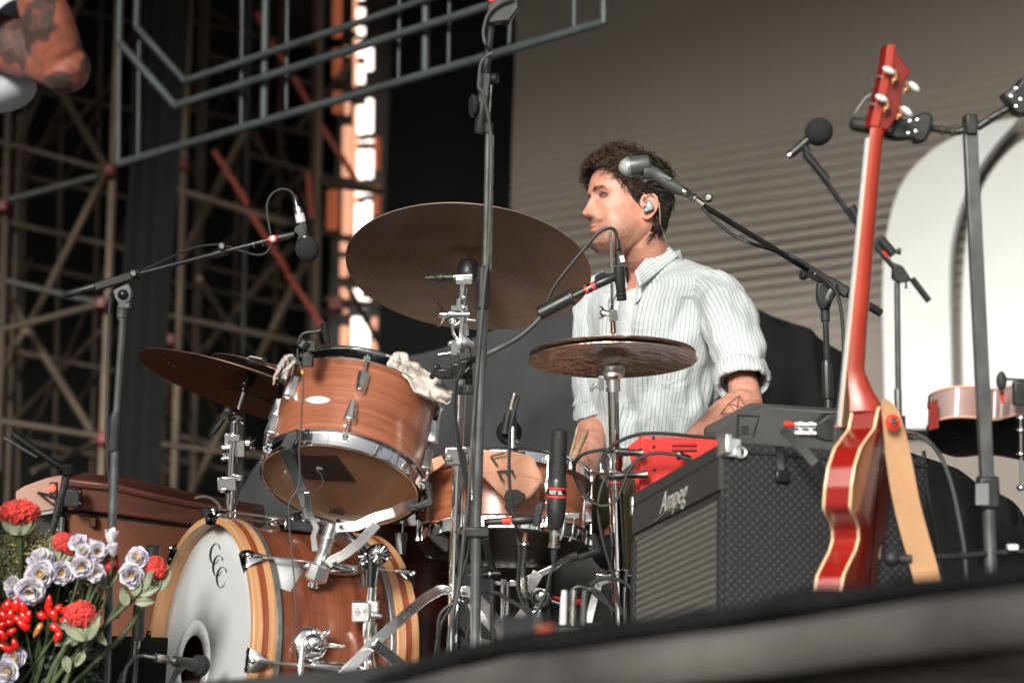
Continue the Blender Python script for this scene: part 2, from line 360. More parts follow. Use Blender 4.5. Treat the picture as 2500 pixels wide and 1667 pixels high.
t2 = tower('far tan steel scaffold tower with orange straps right of the grey curtain', drop(P(600, 900, d)), [
 (st, 462, -60, 448, 430, d, 10, 0), (st, 448, 430, 436, 850, d, 10, 0), (st, 436, 850, 422, 1260, d, 10, 0), (st, 508, -60, 490, 560, d + .8, 8, 1), (st, 490, 560, 470, 1260, d + .8, 8, 1),
 (st, 786, -60, 776, 500, d, 9, 0), (st, 776, 500, 766, 1000, d, 10, 0), (st, 610, -60, 596, 700, d + .4, 6, 2), (st, 596, 700, 586, 1200, d + .4, 6, 2),
 (lg, 410, 456, 700, 545, d, 9, 0), (lg, 600, 375, 860, 450, d + .6, 7, 1), (lg, 385, 765, 860, 862, d, 9, 1), (lg, 690, 540, 900, 600, d + .5, 7, 1),
 (br, 598, 318, 440, 640, d, 9, 0), (br, 615, 330, 712, 480, d + .7, 8, 1), (br, 450, 400, 330, 640, d + .9, 7, 1), (br, 712, 600, 478, 880, d + .2, 10, 1),
 (br, 745, 640, 630, 880, d, 10, 0), (br, 486, 680, 560, 800, d, 8, 0), (br, 640, 880, 520, 1060, d, 9, 0), (br, 500, 640, 740, 430, d + 1, 7, 1),
 (br, 560, 790, 640, 900, d + .4, 8, 1), (lg, 480, 645, 700, 700, d + 1, 7, 1), (br, 500, 850, 400, 1020, d + .5, 8, 1), (br, 560, 1010, 440, 1260, d, 9, 0),
 (lg, 440, 1065, 720, 1130, d + .3, 8, 1), (br, 720, 320, 880, 120, d + .6, 6, 1), (br, 520, 30, 660, 110, d + .8, 6, 1), (lg, 500, 130, 760, 205, d + .8, 6, 1),
 (br, 640, 350, 500, 110, d + 1.1, 6, 1), (lg, 780, 445, 940, 470, d - .1, 9, 1), (lg, 790, 730, 960, 750, d - .1, 8, 1), (br, 850, 700, 960, 900, d - .2, 7, 1), (br, 960, 770, 880, 980, d - .2, 7, 1)])
for x1, y1, x2, y2 in ((522, 368, 605, 498), (612, 520, 700, 660), (716, 186, 764, 270), (784, 306, 870, 440), (700, 665, 790, 800), (752, 420, 760, 530), (626, 30, 640, 60), (660, 100, 700, 160)):
    obj('strap', B().strap([P(x1, y1, 12.9), P(x2, y2, 12.9)], .032, .004, Rv), stm, t2)
for x, y, w_ in ((447, 403, .03), (820, 743, .04), (414, 830, .03), (170, 0, 0)):
    if w_: obj('coupler', B().box(P(x, y, 13), V((w_, 0, 0)), V((0, w_, 0)), V((0, 0, w_))), rdm, t2, bevel=.008)
rb = []
rq = random.Random(5)
for i in range(10):
    x = -30 + 88 * i + rq.uniform(-12, 12); rb.append((st, x + 6, -80, x - 22, 1250, 14.3, 6, 1))
for j in range(6):
    y = -20 + 215 * j; rb.append((lg, -40, y, 420, y + 95, 14.25, 6, 1)); rb.append((lg, 400, y + 60, 800, y + 140, 14.25, 6, 1))
for i in range(9):
    for j in range(5):
        if rq.random() < .72:
            x = -20 + 88 * i; y = -10 + 215 * j + 20 * i; s_ = rq.choice((-1, 1)); rb.append((br, x if s_ > 0 else x + 95, y, x + 95 if s_ > 0 else x, y + 205, 14.1, 6, 1))
tower('dim rear lattice of scaffold bays close to the black drape', drop(P(400, 900, 14.3)), rb)
# ---- added glowing tubes stand in for a bright gap, orange ones for its glow
def emis(name, col, st_):
    m, n, p = nodes(name); p.inputs['Base Color'].default_value = (*col, 1); p.inputs['Emission Color'].default_value = (*col, 1); p.inputs['Emission Strength'].default_value = st_; return m
lw_, lo_, lr_ = emis('glow_white', (1, .87, .77), 1.6), emis('glow_orange', (1, .5, .3), .55), emis('glow_red', (.6, .16, .07), .22)
lcol = thing('glow_column', 'tall column of white and orange glowing tubes standing in for the bright gap behind the scaffold', 'lamp', drop(P(885, 800, 14.3)))
obj('glow_backing', B().box(P(885, 400, 14.5), V((.16, 0, 0)), V((0, .03, 0)), V((0, 0, 1.7))), blk, lcol)
for x, r, m, segs in ((882, 9.5, lw_, ((-60, 6), (15, 53), (61, 92), (97, 113), (119, 145), (153, 211), (252, 334), (339, 354), (360, 444))), (903, 9.5, lw_, ((112, 179), (236, 331), (336, 354), (360, 442))),
    (877, 11, lw_, ((457, 486), (491, 582))), (899, 9.5, lw_, ((457, 481), (485, 580), (600, 680))), (871, 13, lw_, ((698, 741), (766, 870))), (894, 10, lw_, ((722, 756), (782, 870))),
    (840, 10, lo_, ((584, 620), (624, 682), (696, 748), (750, 771), (790, 870))), (848, 12, lo_, ((300, 440), (450, 580))), (922, 8, lr_, ((330, 420), (450, 530))), (824, 12, lr_, ((-40, 100), (112, 200), (215, 285))), (812, 14, lr_, ((455, 570),)), (868, 5, lo_, ((-40, 80), (90, 215), (255, 440), (455, 580))), (915, 7, lo_, ((770, 808), (825, 870))), (848, 7, lo_, ((245, 285), (110, 140)))):
    for y0, y1 in segs:
        a, b_ = P(x, y0 + r * .6, 14.2), P(x - (y1 - y0) * .012, y1 - r * .6, 14.2); rr0 = S(r, 14.2)
        obj('glow_tube', B().tube([a, a.lerp(b_, .03), b_.lerp(a, .03), b_], [rr0 * .6, rr0, rr0, rr0 * .6], 12), m, lcol)
# ---- dark grey tubular frame hung above the stage
frm = M('frame_tube_grey', (.075, .09, .092), .42, .4, .2, 6, bump=.15, bs=60)
ft = thing('tube_frame', 'large dark grey tubular frame with a cut corner hanging over the stage', 'frame', P(880, 200, 9))
def fd(x): return 9.7 - (x - 290) / 1185 * 1.6
def fr(nm, pts, r, dd=0):
    for a, b in zip(pts[:-1], pts[1:]):
        obj(nm, B().cyl(P(*a, fd(a[0]) + dd), P(*b, fd(b[0]) + dd), S(r, fd(a[0])), seg=12), frm, ft)
fr('rail', [(295, -120), (291, 102), (428, 258), (1232, 2), (1500, -88)], 9.5)
fr('rail', [(339, -120), (333, 66), (451, 198), (868, 58), (1110, -25)], 8.5)
fr('rail', [(290, 400), (1474, 55)], 9.5); fr('upright', [(1474, 57), (1474, -120)], 9.5)
fr('upright', [(291, 100), (289, 402)], 6)
fr('upright', [(650, -100), (644, 290)], 9.5, .03); fr('upright', [(1040, -100), (1038, 175)], 10, .03); fr('upright', [(1403, -100), (1402, 72)], 7, .03)
for x, y0, y1 in ((592, -60, 308), (340, 100, 384), (702, -60, 268), (976, -60, 192), (1098, -60, 155), (1246, 40, 108)):
    fr('rod', [(x, y0), (x - 3, y1)], 4.5, .05)
# ---- equipment under covers behind the drummer
def covered(name, label, outline, d, back, m, base=None, seed=0, amp=.05):
    """cloth thrown over gear: top ridge from the outline, front falls to the floor in folds, back falls behind"""
    rp = cat([V((a, b, 0)) for a, b in outline], 10); n = len(rp) - 1
    def f(u, v):
        i = min(int(u * n), n - 1); q = rp[i].lerp(rp[i + 1], u * n - i); top = P(q.x, q.y, d)
        if v < .7:
            k = v / .7; z = top.z * (1 - k); fold = math.sin(u * 30 + seed + 4 * fbm(V((u * 3, seed, k))))
            y = top.y - .22 * min(1, k * 3) - .1 * k + amp * fold * min(1, k * 2)
            return V((top.x + .03 * fbm(V((u * 4, k * 2, seed))), y + .07 * fbm(V((u * 4, k * 3, seed + 3)), 2), max(z, .002)))
        k = (v - .7) / .3
        return V((top.x, top.y + back * min(1, k * 1.6), top.z - .04 * math.sin(math.pi * min(1, k * 1.6)) - (max(0, k - .6) / .4) * top.z * .95))
    b = B(); b.grid(lambda u, v: f(u, v), 150, 60)
    return one(name, label, 'cover', b, m)
gcm = M('grey_cover_cloth', (.036, .039, .041), .85, 0, .3, 3, bump=.4, bs=50, spec=.08)
bcm = M('black_cover_cloth', (.008, .0085, .009), .85, 0, .3, 3, bump=.4, bs=50, spec=.08)
covered('gear_cover', 'dark grey cloth covering gear between the rack tom and the drummer', [(560, 1260), (640, 1120), (760, 990), (880, 905), (960, 880), (1080, 850), (1200, 815), (1320, 770), (1420, 742), (1560, 700), (1640, 700)], 7.6, 1.0, gcm, seed=2, amp=.09)
covered('gear_cover', 'black cloth covering gear behind the drummer and the vocal mic stand', [(1600, 690), (1720, 722), (1830, 748), (1900, 778), (1975, 812), (2040, 850), (2090, 880), (2120, 960), (2160, 1080), (2200, 1200)], 7.3, 1.0, bcm, seed=9, amp=.02)
covered('gear_cover', 'low black cloth heap behind the guitar stand post', [(2060, 1060), (2130, 1075), (2240, 1110), (2330, 1150), (2420, 1195), (2480, 1230), (2520, 1300), (2560, 1400)], 6.2, .6, bcm, seed=5, amp=.02)
# ================================================================ DRUM KIT
mahog = woodm('tom_mahogany', (.20, .066, .032), (.27, .094, .048), (.335, .128, .070), 2.4, 75, .3, .5)
kwood = woodm('kick_mahogany', (.085, .020, .009), (.155, .044, .020), (.225, .073, .036), 2.0, 48, .34, .45)
swood = woodm('snare_mahogany', (.21, .065, .028), (.30, .10, .048), (.38, .14, .07), 3, 60, .3, .5)
dwood = woodm('floor_tom_mahogany', (.05, .008, .004), (.085, .015, .006), (.12, .022, .009), 2, 50, .4, .3)
maple = woodm('maple_hoop', (.40, .20, .09), (.48, .26, .125), (.55, .32, .165), 3, 120, .4, .25)
hdark = woodm('hoop_inlay', (.16, .035, .013), (.24, .06, .022), (.30, .085, .03), 3, 150, .4, .25)
cym = ringm('cymbal_bronze', (.26, .17, .125), (.46, .33, .25), .45, .45, 330, 5, 1.0)
cym2 = ringm('hihat_bronze', (.42, .31, .25), (.72, .59, .51), .27, .85, 420, 9, .6, (26, 30))
cym3 = ringm('crash_bronze', (.15, .08, .055), (.28, .17, .12), .38, .5, 460, 6)
headw = M('coated_head', (.47, .495, .505), .55, 0, .04, 7, bump=.15, bs=700)
headb = M('amber_head', (.25, .135, .075), .4, 0, .1, 5, coat=.3)
headd = M('snare_bottom_head', (.10, .068, .058), .3, 0, .1, 5, coat=.5)
ink = M('black_ink', (.015, .016, .018), .5)
def cylhit(px, py, c, ax, r):
    d = ray(px, py); o = CAM - c; dp = d - ax * d.dot(ax); op = o - ax * o.dot(ax)
    A = dp.dot(dp); Bq = 2 * dp.dot(op); Cq = op.dot(op) - r * r; D = max(0, Bq * Bq - 4 * A * Cq)
    return CAM + d * ((-Bq - math.sqrt(D)) / (2 * A))
def pl(px, py, p0, n, off=0): return phit(px, py, p0 + n * off, n)
# ---- kick drum
kf = V((-math.sin(R_(60)), -math.cos(R_(60)), 0)); kc = P(481, 1588, 5.12); ks = -kf
kick = thing('kick_drum', 'bass drum with white front head, CCC lettering and maple striped hoops', 'bass drum', drop(kc))
def ringlathe(name, s0, s1, ro, ri, m, par, c=kc, ax=ks, seg=96, bevel=.0015):
    b = B(); b.lathe(c, ax, [(s0, ri), (s0, ro), (s1, ro), (s1, ri), (s0, ri)], seg, (0, 0)); return obj(name, b, m, par, bevel=bevel)
h = ringlathe('hoop', 0, .052, .286, .272, maple, kick); ringlathe('inlay', .018, .034, .2868, .284, hdark, h)
ringlathe('flange', .053, .066, .283, .270, alu, kick)
b = B().lathe(kc, ks, [(.066, .268), (.066, .2735), (.315, .2735), (.315, .268), (.066, .268)], 128, (0, 0)); obj('shell', b, kwood, kick)
ringlathe('flange', .316, .328, .283, .270, alu, kick)
h = ringlathe('hoop', .329, .381, .286, .272, maple, kick); ringlathe('inlay', .347, .363, .2868, .284, hdark, h)
hp0 = kc + ks * .032; hc = pl(470, 1622, hp0, kf); ah, bh = basis(kf)
def head_ring(r0c, r0, r1c, r1, nr=4, seg=96, off=0):
    b = B(); rs = []
    for i in range(nr + 1):
        t = i / nr; rs.append([(r0c + (ah * math.cos(a) + bh * math.sin(a)) * r0).lerp(r1c + (ah * math.cos(a) + bh * math.sin(a)) * r1, t) + kf * off for a in [2 * math.pi * k / seg for k in range(seg)]])
    return b.rings(rs, (0, 0))
hd = obj('front_head', head_ring(hc, .064, hp0, .2715), headw, kick, solid=.0008)
obj('port_ring', head_ring(hc, .063, hc, .096, 2, off=.0012), M('port_ring_white', (.62, .65, .66), .4, 0, .02), hd, solid=.0012)
obj('rear_head', B().lathe(kc + ks * .355, ks, [(0, .271), (.001, .271)], 64), M('rear_head_film', (.05, .02, .015), .4), kick)
for cx, cy in ((525, 1351), (532, 1380), (541, 1408)):       # the letters C C C
    rs = []
    for k in range(33):
        a = R_(38 + (330 - 38) * k / 32); t = k / 32
        px = cx + 11.5 * math.cos(a) + 2.2 * math.sin(a); py = cy - 25 * math.sin(a)
        wd = .6 + 2.3 * math.sin(math.pi * t) ** 1.2; nx, ny = math.cos(a), -math.sin(a)
        p1 = pl(px + nx * wd * .8, py + ny * wd * .35, hp0, kf, .002); p2 = pl(px - nx * wd * .8, py - ny * wd * .35, hp0, kf, .002)
        rs.append([p1, p2, p2 + kf * .0004, p1 + kf * .0004])
    b = B().rings(rs)
    sx, sy = cx + 11.5 * math.cos(R_(38)) + 1.5, cy - 25 * math.sin(R_(38))
    b.prism([pl(sx - .9, sy - 5, hp0, kf, .002), pl(sx + 1.1, sy - 5, hp0, kf, .002), pl(sx + 1.1, sy + 5.5, hp0, kf, .002), pl(sx - .5, sy + 3, hp0, kf, .002)], kf * .0004)
    obj('letter_c', b, ink, hd)
ku = V((0, 0, 1)); kh = ku.cross(kf).normalized(); 
if kh.dot(Rv) < 0: kh = -kh
for i in range(8):
    th = R_(9 + 45 * i); rd = ku * math.cos(th) + kh * math.sin(th); tg = ku * -math.sin(th) + kh * math.cos(th)
    for s0, sg in ((0, 1), (.381, -1)):
        b = B(); cc = kc + ks * s0
        path = [cc - ks * sg * .004 + rd * .268, cc - ks * sg * .005 + rd * .285, cc + ks * sg * .006 + rd * .294, cc + ks * sg * .030 + rd * .297]
        rs = []
        for j, p in enumerate(path):
            ww = (.026, .024, .02, .009)[j]
            rs.append([p + tg * ww, p + rd * .004 + tg * ww * .6, p + rd * .005, p + rd * .004 - tg * ww * .6, p - tg * ww, p - rd * .002])
        b.rings(rs); b.cyl(cc + ks * sg * .008 + rd * .2985, cc + ks * sg * .04 + rd * .2985, .005, .004)
        b.sph(cc - ks * sg * .002 + rd * .2985, .0065, n=10, m=6)
        cl = obj('claw', b, chrome, kick, sharp=50)
        if sg == 1:
            for q in (-1, 1): obj('bolt', B().lathe(cc + rd * .279 + tg * .017 * q, -ks, [(.002, .0068), (.007, .0065), (.009, .004), (.0095, 0)], 14), blkg, cl)
    b = B().cyl(kc + ks * .02 + rd * .2985, kc + ks * .365 + rd * .2985, .0028)
    obj('tension_rod', b, chrome_soft, kick)
    b = B(); a, c2 = kc + ks * .16 + rd * .281, kc + ks * .305 + rd * .281
    b.lathe(kc + ks * .13 + rd * .286, ks, [(0, .004), (.008, .009), (.025, .0135), (.065, .0155), (.105, .0135), (.12, .009), (.128, .004)], 14)
    obj('lug', b, chrome, kick, sharp=60)
# paper, spur
def onshell(px, py, r, c=kc, ax=ks): return cylhit(px, py, c, ax, r)
qp = [(649, 1357), (690, 1359), (720, 1369), (748, 1383), (728, 1413), (709, 1444), (686, 1436), (664, 1427)]
qc = onshell(697, 1398, .2745)
b = B(); pts = [onshell(a, c_, .2748) for a, c_ in qp]; ctr = onshell(697, 1398, .2755)
b.add([ctr] + pts, [[0, i + 1, (i + 1) % 8 + 1] for i in range(8)]); obj('paper_label', b, paper, kick, solid=.0006)
sp = onshell(757, 1572, .2735); srd = (sp - kc); srd = (srd - ks * srd.dot(ks)).normalized(); stg = srd.cross(ks)
b = B().lathe(sp, srd, [(0, .036), (.005, .037), (.009, .034), (.011, .026)], 24); b.lathe(sp + srd * .01, srd, [(0, .022), (.02, .021), (.024, .018), (.03, .01)], 20)
b.cyl(sp + srd * .018 - stg * .02, sp + srd * .018 + stg * .024, .011); b.cyl(sp + srd * .03 + ks * .008, sp + srd * .05 + ks * .02 + V((0, 0, .03)), .004)
b.sph(sp + srd * .03 + ks * .02 + V((0, 0, .022)), .008, n=10, m=6); spm = obj('spur_bracket', b, chrome, kick, sharp=50)
b = B().cyl(P(785, 1573, 4.95), P(860, 1578, 5.02), .0062); b.cyl(P(740, 1560, 4.93), drop(P(722, 1720, 4.85)), .0062); obj('spur_leg', b, chrome, kick)
b = B(); tp = onshell(722, 1280, .2745)
b.box(P(735, 1286, 5.2), ks * .045, kh * .014, V((0, 0, .012))); b.cyl(P(716, 1276, 5.2), P(716, 1256, 5.2), .01); b.cyl(P(745, 1276, 5.21), P(742, 1250, 5.21), .012)
obj('tom_mount', b, dchrome, kick, bevel=.003)
b = B().cyl(P(530, 1262, 5.12), P(706, 1278, 5.22), .0032); b.cyl(P(672, 1272, 5.2), P(704, 1277, 5.22), .0055); obj('tension_rod', b, nickel, kick)
b = B().lathe(kc + ks * .03 + ku * .29, ku, [(0, .02), (.01, .019), (.014, .008)], 14); obj('key_clamp', b, chrome_soft, kick)
# ---- generic rimmed drum
def rim(c, ax, r, up, m=chrome, par=None, name='rim', hh=.034):
    s = 1 if up else -1
    prof = [(0, r - .004), (0, r + .0105), (s * .0015, r + .0115), (s * .003, r + .0105), (s * .003, r + .003), (s * hh * .55, r + .001), (s * hh * .9, r + .0005), (s * (hh - .002), r + .0035), (s * hh, r + .006), (s * (hh + .002), r + .0035), (s * (hh + .001), r - .002), (s * hh * .9, r - .002), (0, r - .004)]
    return obj(name, B().lathe(c, ax, prof, 96, (0, 0)), m, par, sharp=50)
def lugcase(c, ax, rd, L, w0, w1, par, m=chrome_soft):
    w0 *= 1.3; w1 *= 1.3; L *= 1.15
    tg = ax.cross(rd); rs = []
    for t, ww, hh in ((0, w0 * .5, .004), (.04, w0, .016), (.5, (w0 + w1) / 2, .019), (.93, w1, .021), (1, w1 * .8, .012)):
        p = c + ax * (t - .5) * L
        rs.append([p + tg * ww, p + tg * ww * .8 + rd * hh * .7, p + tg * ww * .35 + rd * hh, p - tg * ww * .35 + rd * hh, p - tg * ww * .8 + rd * hh * .7, p - tg * ww])
    return obj('lug', B().rings(rs), m, par, sharp=35, bevel=.001)
# ---- rack tom
tax = disc_n(832, 1180, .46, 12.5); tc_ = P(832, 1182, 5.15); TR = .1655
tom = thing('rack_tom', 'tilted mahogany rack tom with chrome rims and white oval badge', 'drum', tc_)
obj('shell', B().lathe(tc_, tax, [(.012, TR - .006), (.012, TR), (.222, TR), (.222, TR - .006), (.012, TR - .006)], 128, (0, 0)), mahog, tom)
rim(tc_ + tax * .030, tax, TR + .004, False, par=tom); rim(tc_ + tax * .205, tax, TR + .004, True, par=tom)
bh_ = obj('bottom_head', B().lathe(tc_ + tax * .002, tax, [(0, 0), (0, TR + .001), (.004, TR + .005), (.008, TR + .004)], 96, (0, 0)), headb, tom)
obj('top_head', B().lathe(tc_ + tax * .232, tax, [(0, TR), (.002, 0)], 96, (1, 0)), headw, tom)
q = [(722, 1112), (822, 1113), (868, 1174), (800, 1172), (745, 1168), (728, 1150)]
obj('tape', B().prism([pl(a, c_, tc_, tax, .0005) for a, c_ in q], tax * -.001), blk, bh_)
q = [(771, 1140), (786, 1141), (789, 1146), (774, 1145)]; obj('tag', B().prism([pl(a, c_, tc_, tax, -.001) for a, c_ in q], tax * -.0006), paper, bh_)
q = [(806, 1243), (812, 1247), (817, 1240), (824, 1246), (830, 1240), (835, 1248), (843, 1248), (838, 1258), (826, 1256), (812, 1252), (802, 1252)]
obj('crown_mark', B().prism([pl(a, c_, tc_, tax, .0006) for a, c_ in q], tax * -.0005), M('faint_print', (.06, .03, .018), .5), bh_)
e1, e2 = basis(tax)
def angof(px, py, c, ax, r):
    p = cylhit(px, py, c, ax, r) - c; p = p - ax * p.dot(ax); return p.normalized()
for px, py, top in ((716, 950, 1), (883, 935, 1), (1058, 1015, 1), (674, 1040, 0), (850, 1040, 0), (1030, 1150, 0)):
    rd = angof(px, py, tc_, tax, TR); hh = .155 if top else .082
    sg = 1 if top else -1
    lugcase(tc_ + tax * hh + rd * TR, tax * (1 if top else -1), rd, .046, .0075, .0125, tom)if not top else lugcase(tc_ + tax * hh + rd * TR, -tax, rd, .046, .0115, .0085, tom)
    a = tc_ + rd * (TR + .0125) + tax * (.178 if top else .058); e = tc_ + rd * (TR + .0125) + tax * (.212 if top else .022)
    bb = B().cyl(a, e, .0031); bb.cyl(e, e + tax * .008 * sg, .0055); bb.box(e - rd * .003, rd * .008, tax * .002, tax.cross(rd) * .007); obj('tension_rod', bb, chrome, tom)
for k in range(6):
    rd = -angof((716, 883, 1058)[k % 3], (950, 935, 1015)[k % 3], tc_, tax, TR)
    lugcase(tc_ + tax * (.155 if k < 3 else .082) + rd * TR, tax * (-1 if k < 3 else 1), rd, .046, .0115, .0085, tom)
b = B(); pts = []
for k in range(20):
    a = 2 * math.pi * k / 20; pts.append(cylhit(776 + 29 * math.cos(a) * (1 if abs(math.cos(a)) < .95 else 1.06), 976 + 9.5 * math.sin(a), tc_, tax, TR + .0016))
b.add([cylhit(776, 976, tc_, tax, TR + .0022)] + pts, [[0, i + 1, (i + 1) % 20 + 1] for i in range(20)][:]); bd = obj('badge', b, M('badge_white', (.7, .72, .72), .35), tom, solid=.001)
pts = [cylhit(x, y, tc_, tax, TR + .0028) for x, y in ((762, 977), (768, 973), (774, 979), (781, 973), (787, 979), (792, 975))]
obj('lettering', B().tube(pts, .0007, 6), M('badge_print', (.25, .27, .28), .4), bd)
# muffling cloths over the top rim
clm = M('muffling_cloth', (.5, .46, .42), .9, 0, .12, 30, bump=.5, bs=200)
def rag(label, pts, d, wid, seed, drp):
    rp = cat([V((a, c_, 0)) for a, c_ in pts], 8); n = len(rp) - 1
    def f(u, v):
        i = min(int(u * n), n - 1); q = rp[i].lerp(rp[i + 1], u * n - i); p = P(q.x, q.y, d)
        e = .004 + wid * math.sin(math.pi * min(1, max(0, u))) ** .6 * (1 + .35 * fbm(V((u * 5, seed, 0))))
        w_ = fbm(V((u * 7, v * 3, seed))) * .012
        return p + tax * (.5 - v) * e * 1.2 - Fv * (.006 + .012 * math.sin(v * 6 + seed + u * 9) + w_) + Rv * w_ * .6 - tax * drp * v * abs(math.sin(u * 11 + seed)) * .5
    return one('muffling_cloth', label, 'cloth', B().grid(f, 44, 12), clm, 'cloth strips on the rack tom', solid=.002)
rag('crumpled white cloth strip over the left edge of the rack tom', [(672, 925), (682, 898), (700, 884), (722, 880)], 5.12, .03, 1, .02)
rag('large white cloth strip trailing over the right edge of the rack tom', [(958, 868), (978, 880), (1000, 900), (1030, 930), (1062, 945), (1092, 965), (1102, 972)], 5.14, .045, 4, .012)
# ---- snare drum
sax = disc_n(1232, 1330, .235, 1.5); scn = P(1230, 1334, 5.32); SR = .178
sn = thing('snare_drum', 'mahogany snare drum with chrome rims behind the ride cymbal stand', 'drum', scn)
obj('shell', B().lathe(scn, sax, [(.01, SR), (.155, SR)], 128, (0, 0)), swood, sn)
rim(scn + sax * .026, sax, SR + .004, False, par=sn, hh=.03); rim(scn + sax * .142, sax, SR + .004, True, par=sn, hh=.03)
obj('bottom_head', B().lathe(scn + sax * .002, sax, [(0, 0), (0, SR + .002), (.004, SR + .005)], 96, (0, 0)), headd, sn)
obj('top_head', B().lathe(scn + sax * .16, sax, [(0, SR), (.002, 0)], 96, (1, 0)), headw, sn)
for px in (1030, 1158, 1328, 1432):
    for s_ in (1,):
        rd = angof(px, 1240, scn, sax, SR)
        rs = []; tg = sax.cross(rd); b = B()
        for t, ww in ((-.03, .005), (-.026, .009), (0, .0105), (.026, .009), (.03, .005)):
            p = scn + sax * (.083 + t) + rd * SR; rs.append([p + tg * ww, p + tg * ww * .7 + rd * .014, p + rd * .019, p - tg * ww * .7 + rd * .014, p - tg * ww])
        b.rings(rs); obj('lug', b, chrome, sn, sharp=35, bevel=.001)
        b = B().cyl(scn + sax * .012 + rd * (SR + .013), scn + sax * .155 + rd * (SR + .013), .003)
        b.cyl(scn + sax * .15 + rd * (SR + .013), scn + sax * .162 + rd * (SR + .013), .0055); b.cyl(scn + sax * .014 + rd * (SR + .013), scn + sax * .006 + rd * (SR + .013), .0055)
        obj('tension_rod', b, chrome, sn)
for k in range(6):
    rd = -angof(1080 + 60 * k, 1240, scn, sax, SR)
    obj('tension_rod', B().cyl(scn + sax * .01 + rd * (SR + .013), scn + sax * .155 + rd * (SR + .013), .003), chrome, sn)
b = B(); b.box(P(1395, 1258, 5.12), Rv * .018, Uv * .007, Fv * .008); b.cyl(P(1382, 1260, 5.11), P(1376, 1300, 5.11), .0025); b.cyl(P(1404, 1264, 5.11), P(1398, 1308, 5.11), .0025); b.cyl(P(1376, 1300, 5.11), P(1368, 1320, 5.11), .0025); b.cyl(P(1398, 1308, 5.11), P(1390, 1322, 5.11), .0025)
obj('strainer', b, chrome, sn, bevel=.002)
# hide pad with letters, hung over the snare
hidem = M('raw_hide_felt', (.52, .27, .17), .95, 0, .15, 14, bump=.9, bs=160, sheen=.4)
hp = cat([V(q) for q in ((1145, 1104, 0), (1200, 1100, 0), (1262, 1104, 0), (1298, 1116, 0), (1310, 1135, 0), (1325, 1168, 0), (1322, 1180, 0), (1305, 1200, 0), (1290, 1216, 0), (1270, 1220, 0), (1240, 1218, 0), (1215, 1200, 0), (1195, 1178, 0), (1180, 1165, 0), (1150, 1150, 0))], 5)
def rough(q, k): return P(q.x + 2.2 * fbm(V((k * .9, 1, 2))), q.y + 2.2 * fbm(V((k * .9, 7, 2))), 5.105 + .003 * fbm(V((q.x * .02, q.y * .02, 0))))
hpts = [rough(q, k) for k, q in enumerate(hp)]; n = len(hpts); cen = P(1235, 1150, 5.095); b = B()
rr = [[p.lerp(cen, t) + Fv * (.002 * fbm((p.lerp(cen, t)) * 22)) for p in hpts] for t in (0, .12, .3, .5, .7, .88)]
b.rings(rr, (0, 1)); hide = one('hide_pad', 'rough tan hide pad with black letters hanging over the snare drum', 'pad', b, hidem, solid=.005)
def stroke(pts, wd, d, m, par, nm='letter'):
    b = B(); b.strap([P(x, y, d) for x, y in pts], S(wd, d), .0012, Rv if abs(pts[0][1] - pts[-1][1]) > abs(pts[0][0] - pts[-1][0]) else Uv)
    return obj(nm, b, m, par)
# letters L (rotated) and E
lk = M('marker_ink', (.03, .02, .018), .7)
stroke([(1198, 1114), (1213, 1136)], 6, 5.088, lk, hide, 'letter_l'); stroke([(1199, 1113), (1232, 1106)], 4, 5.087, lk, hide, 'letter_l')
stroke([(1215, 1149), (1227, 1174)], 6, 5.088, lk, hide, 'letter_e')
for x, y, x2, y2 in ((1216, 1150, 1254, 1148),): stroke([(x, y), (x2, y2)], 4, 5.087, lk, hide, 'letter_e')
stroke([(1233, 1150), (1241, 1162)], 5, 5.086, lk, hide, 'letter_e'); stroke([(1250, 1149), (1256, 1164)], 5, 5.086, lk, hide, 'letter_e')
# second scrap of hide at the left rim
b = B(); hp2 = [(1036, 1165), (1046, 1130), (1060, 1118), (1078, 1112), (1088, 1130), (1070, 1145), (1052, 1155)]
b.prism([P(x, y, 5.17) for x, y in hp2], Fv * .012); one('hide_scrap', 'folded tan hide scrap on the left rim of the snare drum', 'scrap', b, hidem, bevel=.003)
# ---- floor tom
fc = P(905, 1286, 5.78); fz = fc.z
ftm = thing('floor_tom', 'dark red floor tom standing behind the bass drum', 'drum', drop(fc))
FR = .196; fo = V((fc.x, fc.y, fz - .40))
obj('shell', B().lathe(fo, V((0, 0, 1)), [(0, FR), (.39, FR)], 96, (1, 0)), dwood, ftm); rim(fo + V((0, 0, .375)), V((0, 0, 1)), FR + .003, True, par=ftm)
obj('top_head', B().lathe(fo + V((0, 0, .395)), V((0, 0, 1)), [(0, FR), (.002, 0)], 64, (1, 0)), headw, ftm)
for px in (975, 1040, 820):
    rd = angof(px, 1400, fo, V((0, 0, 1)), FR)
    lugcase(fo + V((0, 0, .33)) + rd * FR, V((0, 0, -1)), rd, .05, .012, .008, ftm, chrome_soft); obj('tension_rod', B().cyl(fo + V((0, 0, .35)) + rd * (FR + .012), fo + V((0, 0, .39)) + rd * (FR + .012), .003), chrome, ftm)
for a in (20, 140, 260):
    q = fo + V((math.cos(R_(a)), math.sin(R_(a)), 0)) * (FR + .02); obj('leg', B().tube([q + V((0, 0, .2)), q, V((q.x, q.y, .01))], .006), chrome, ftm)
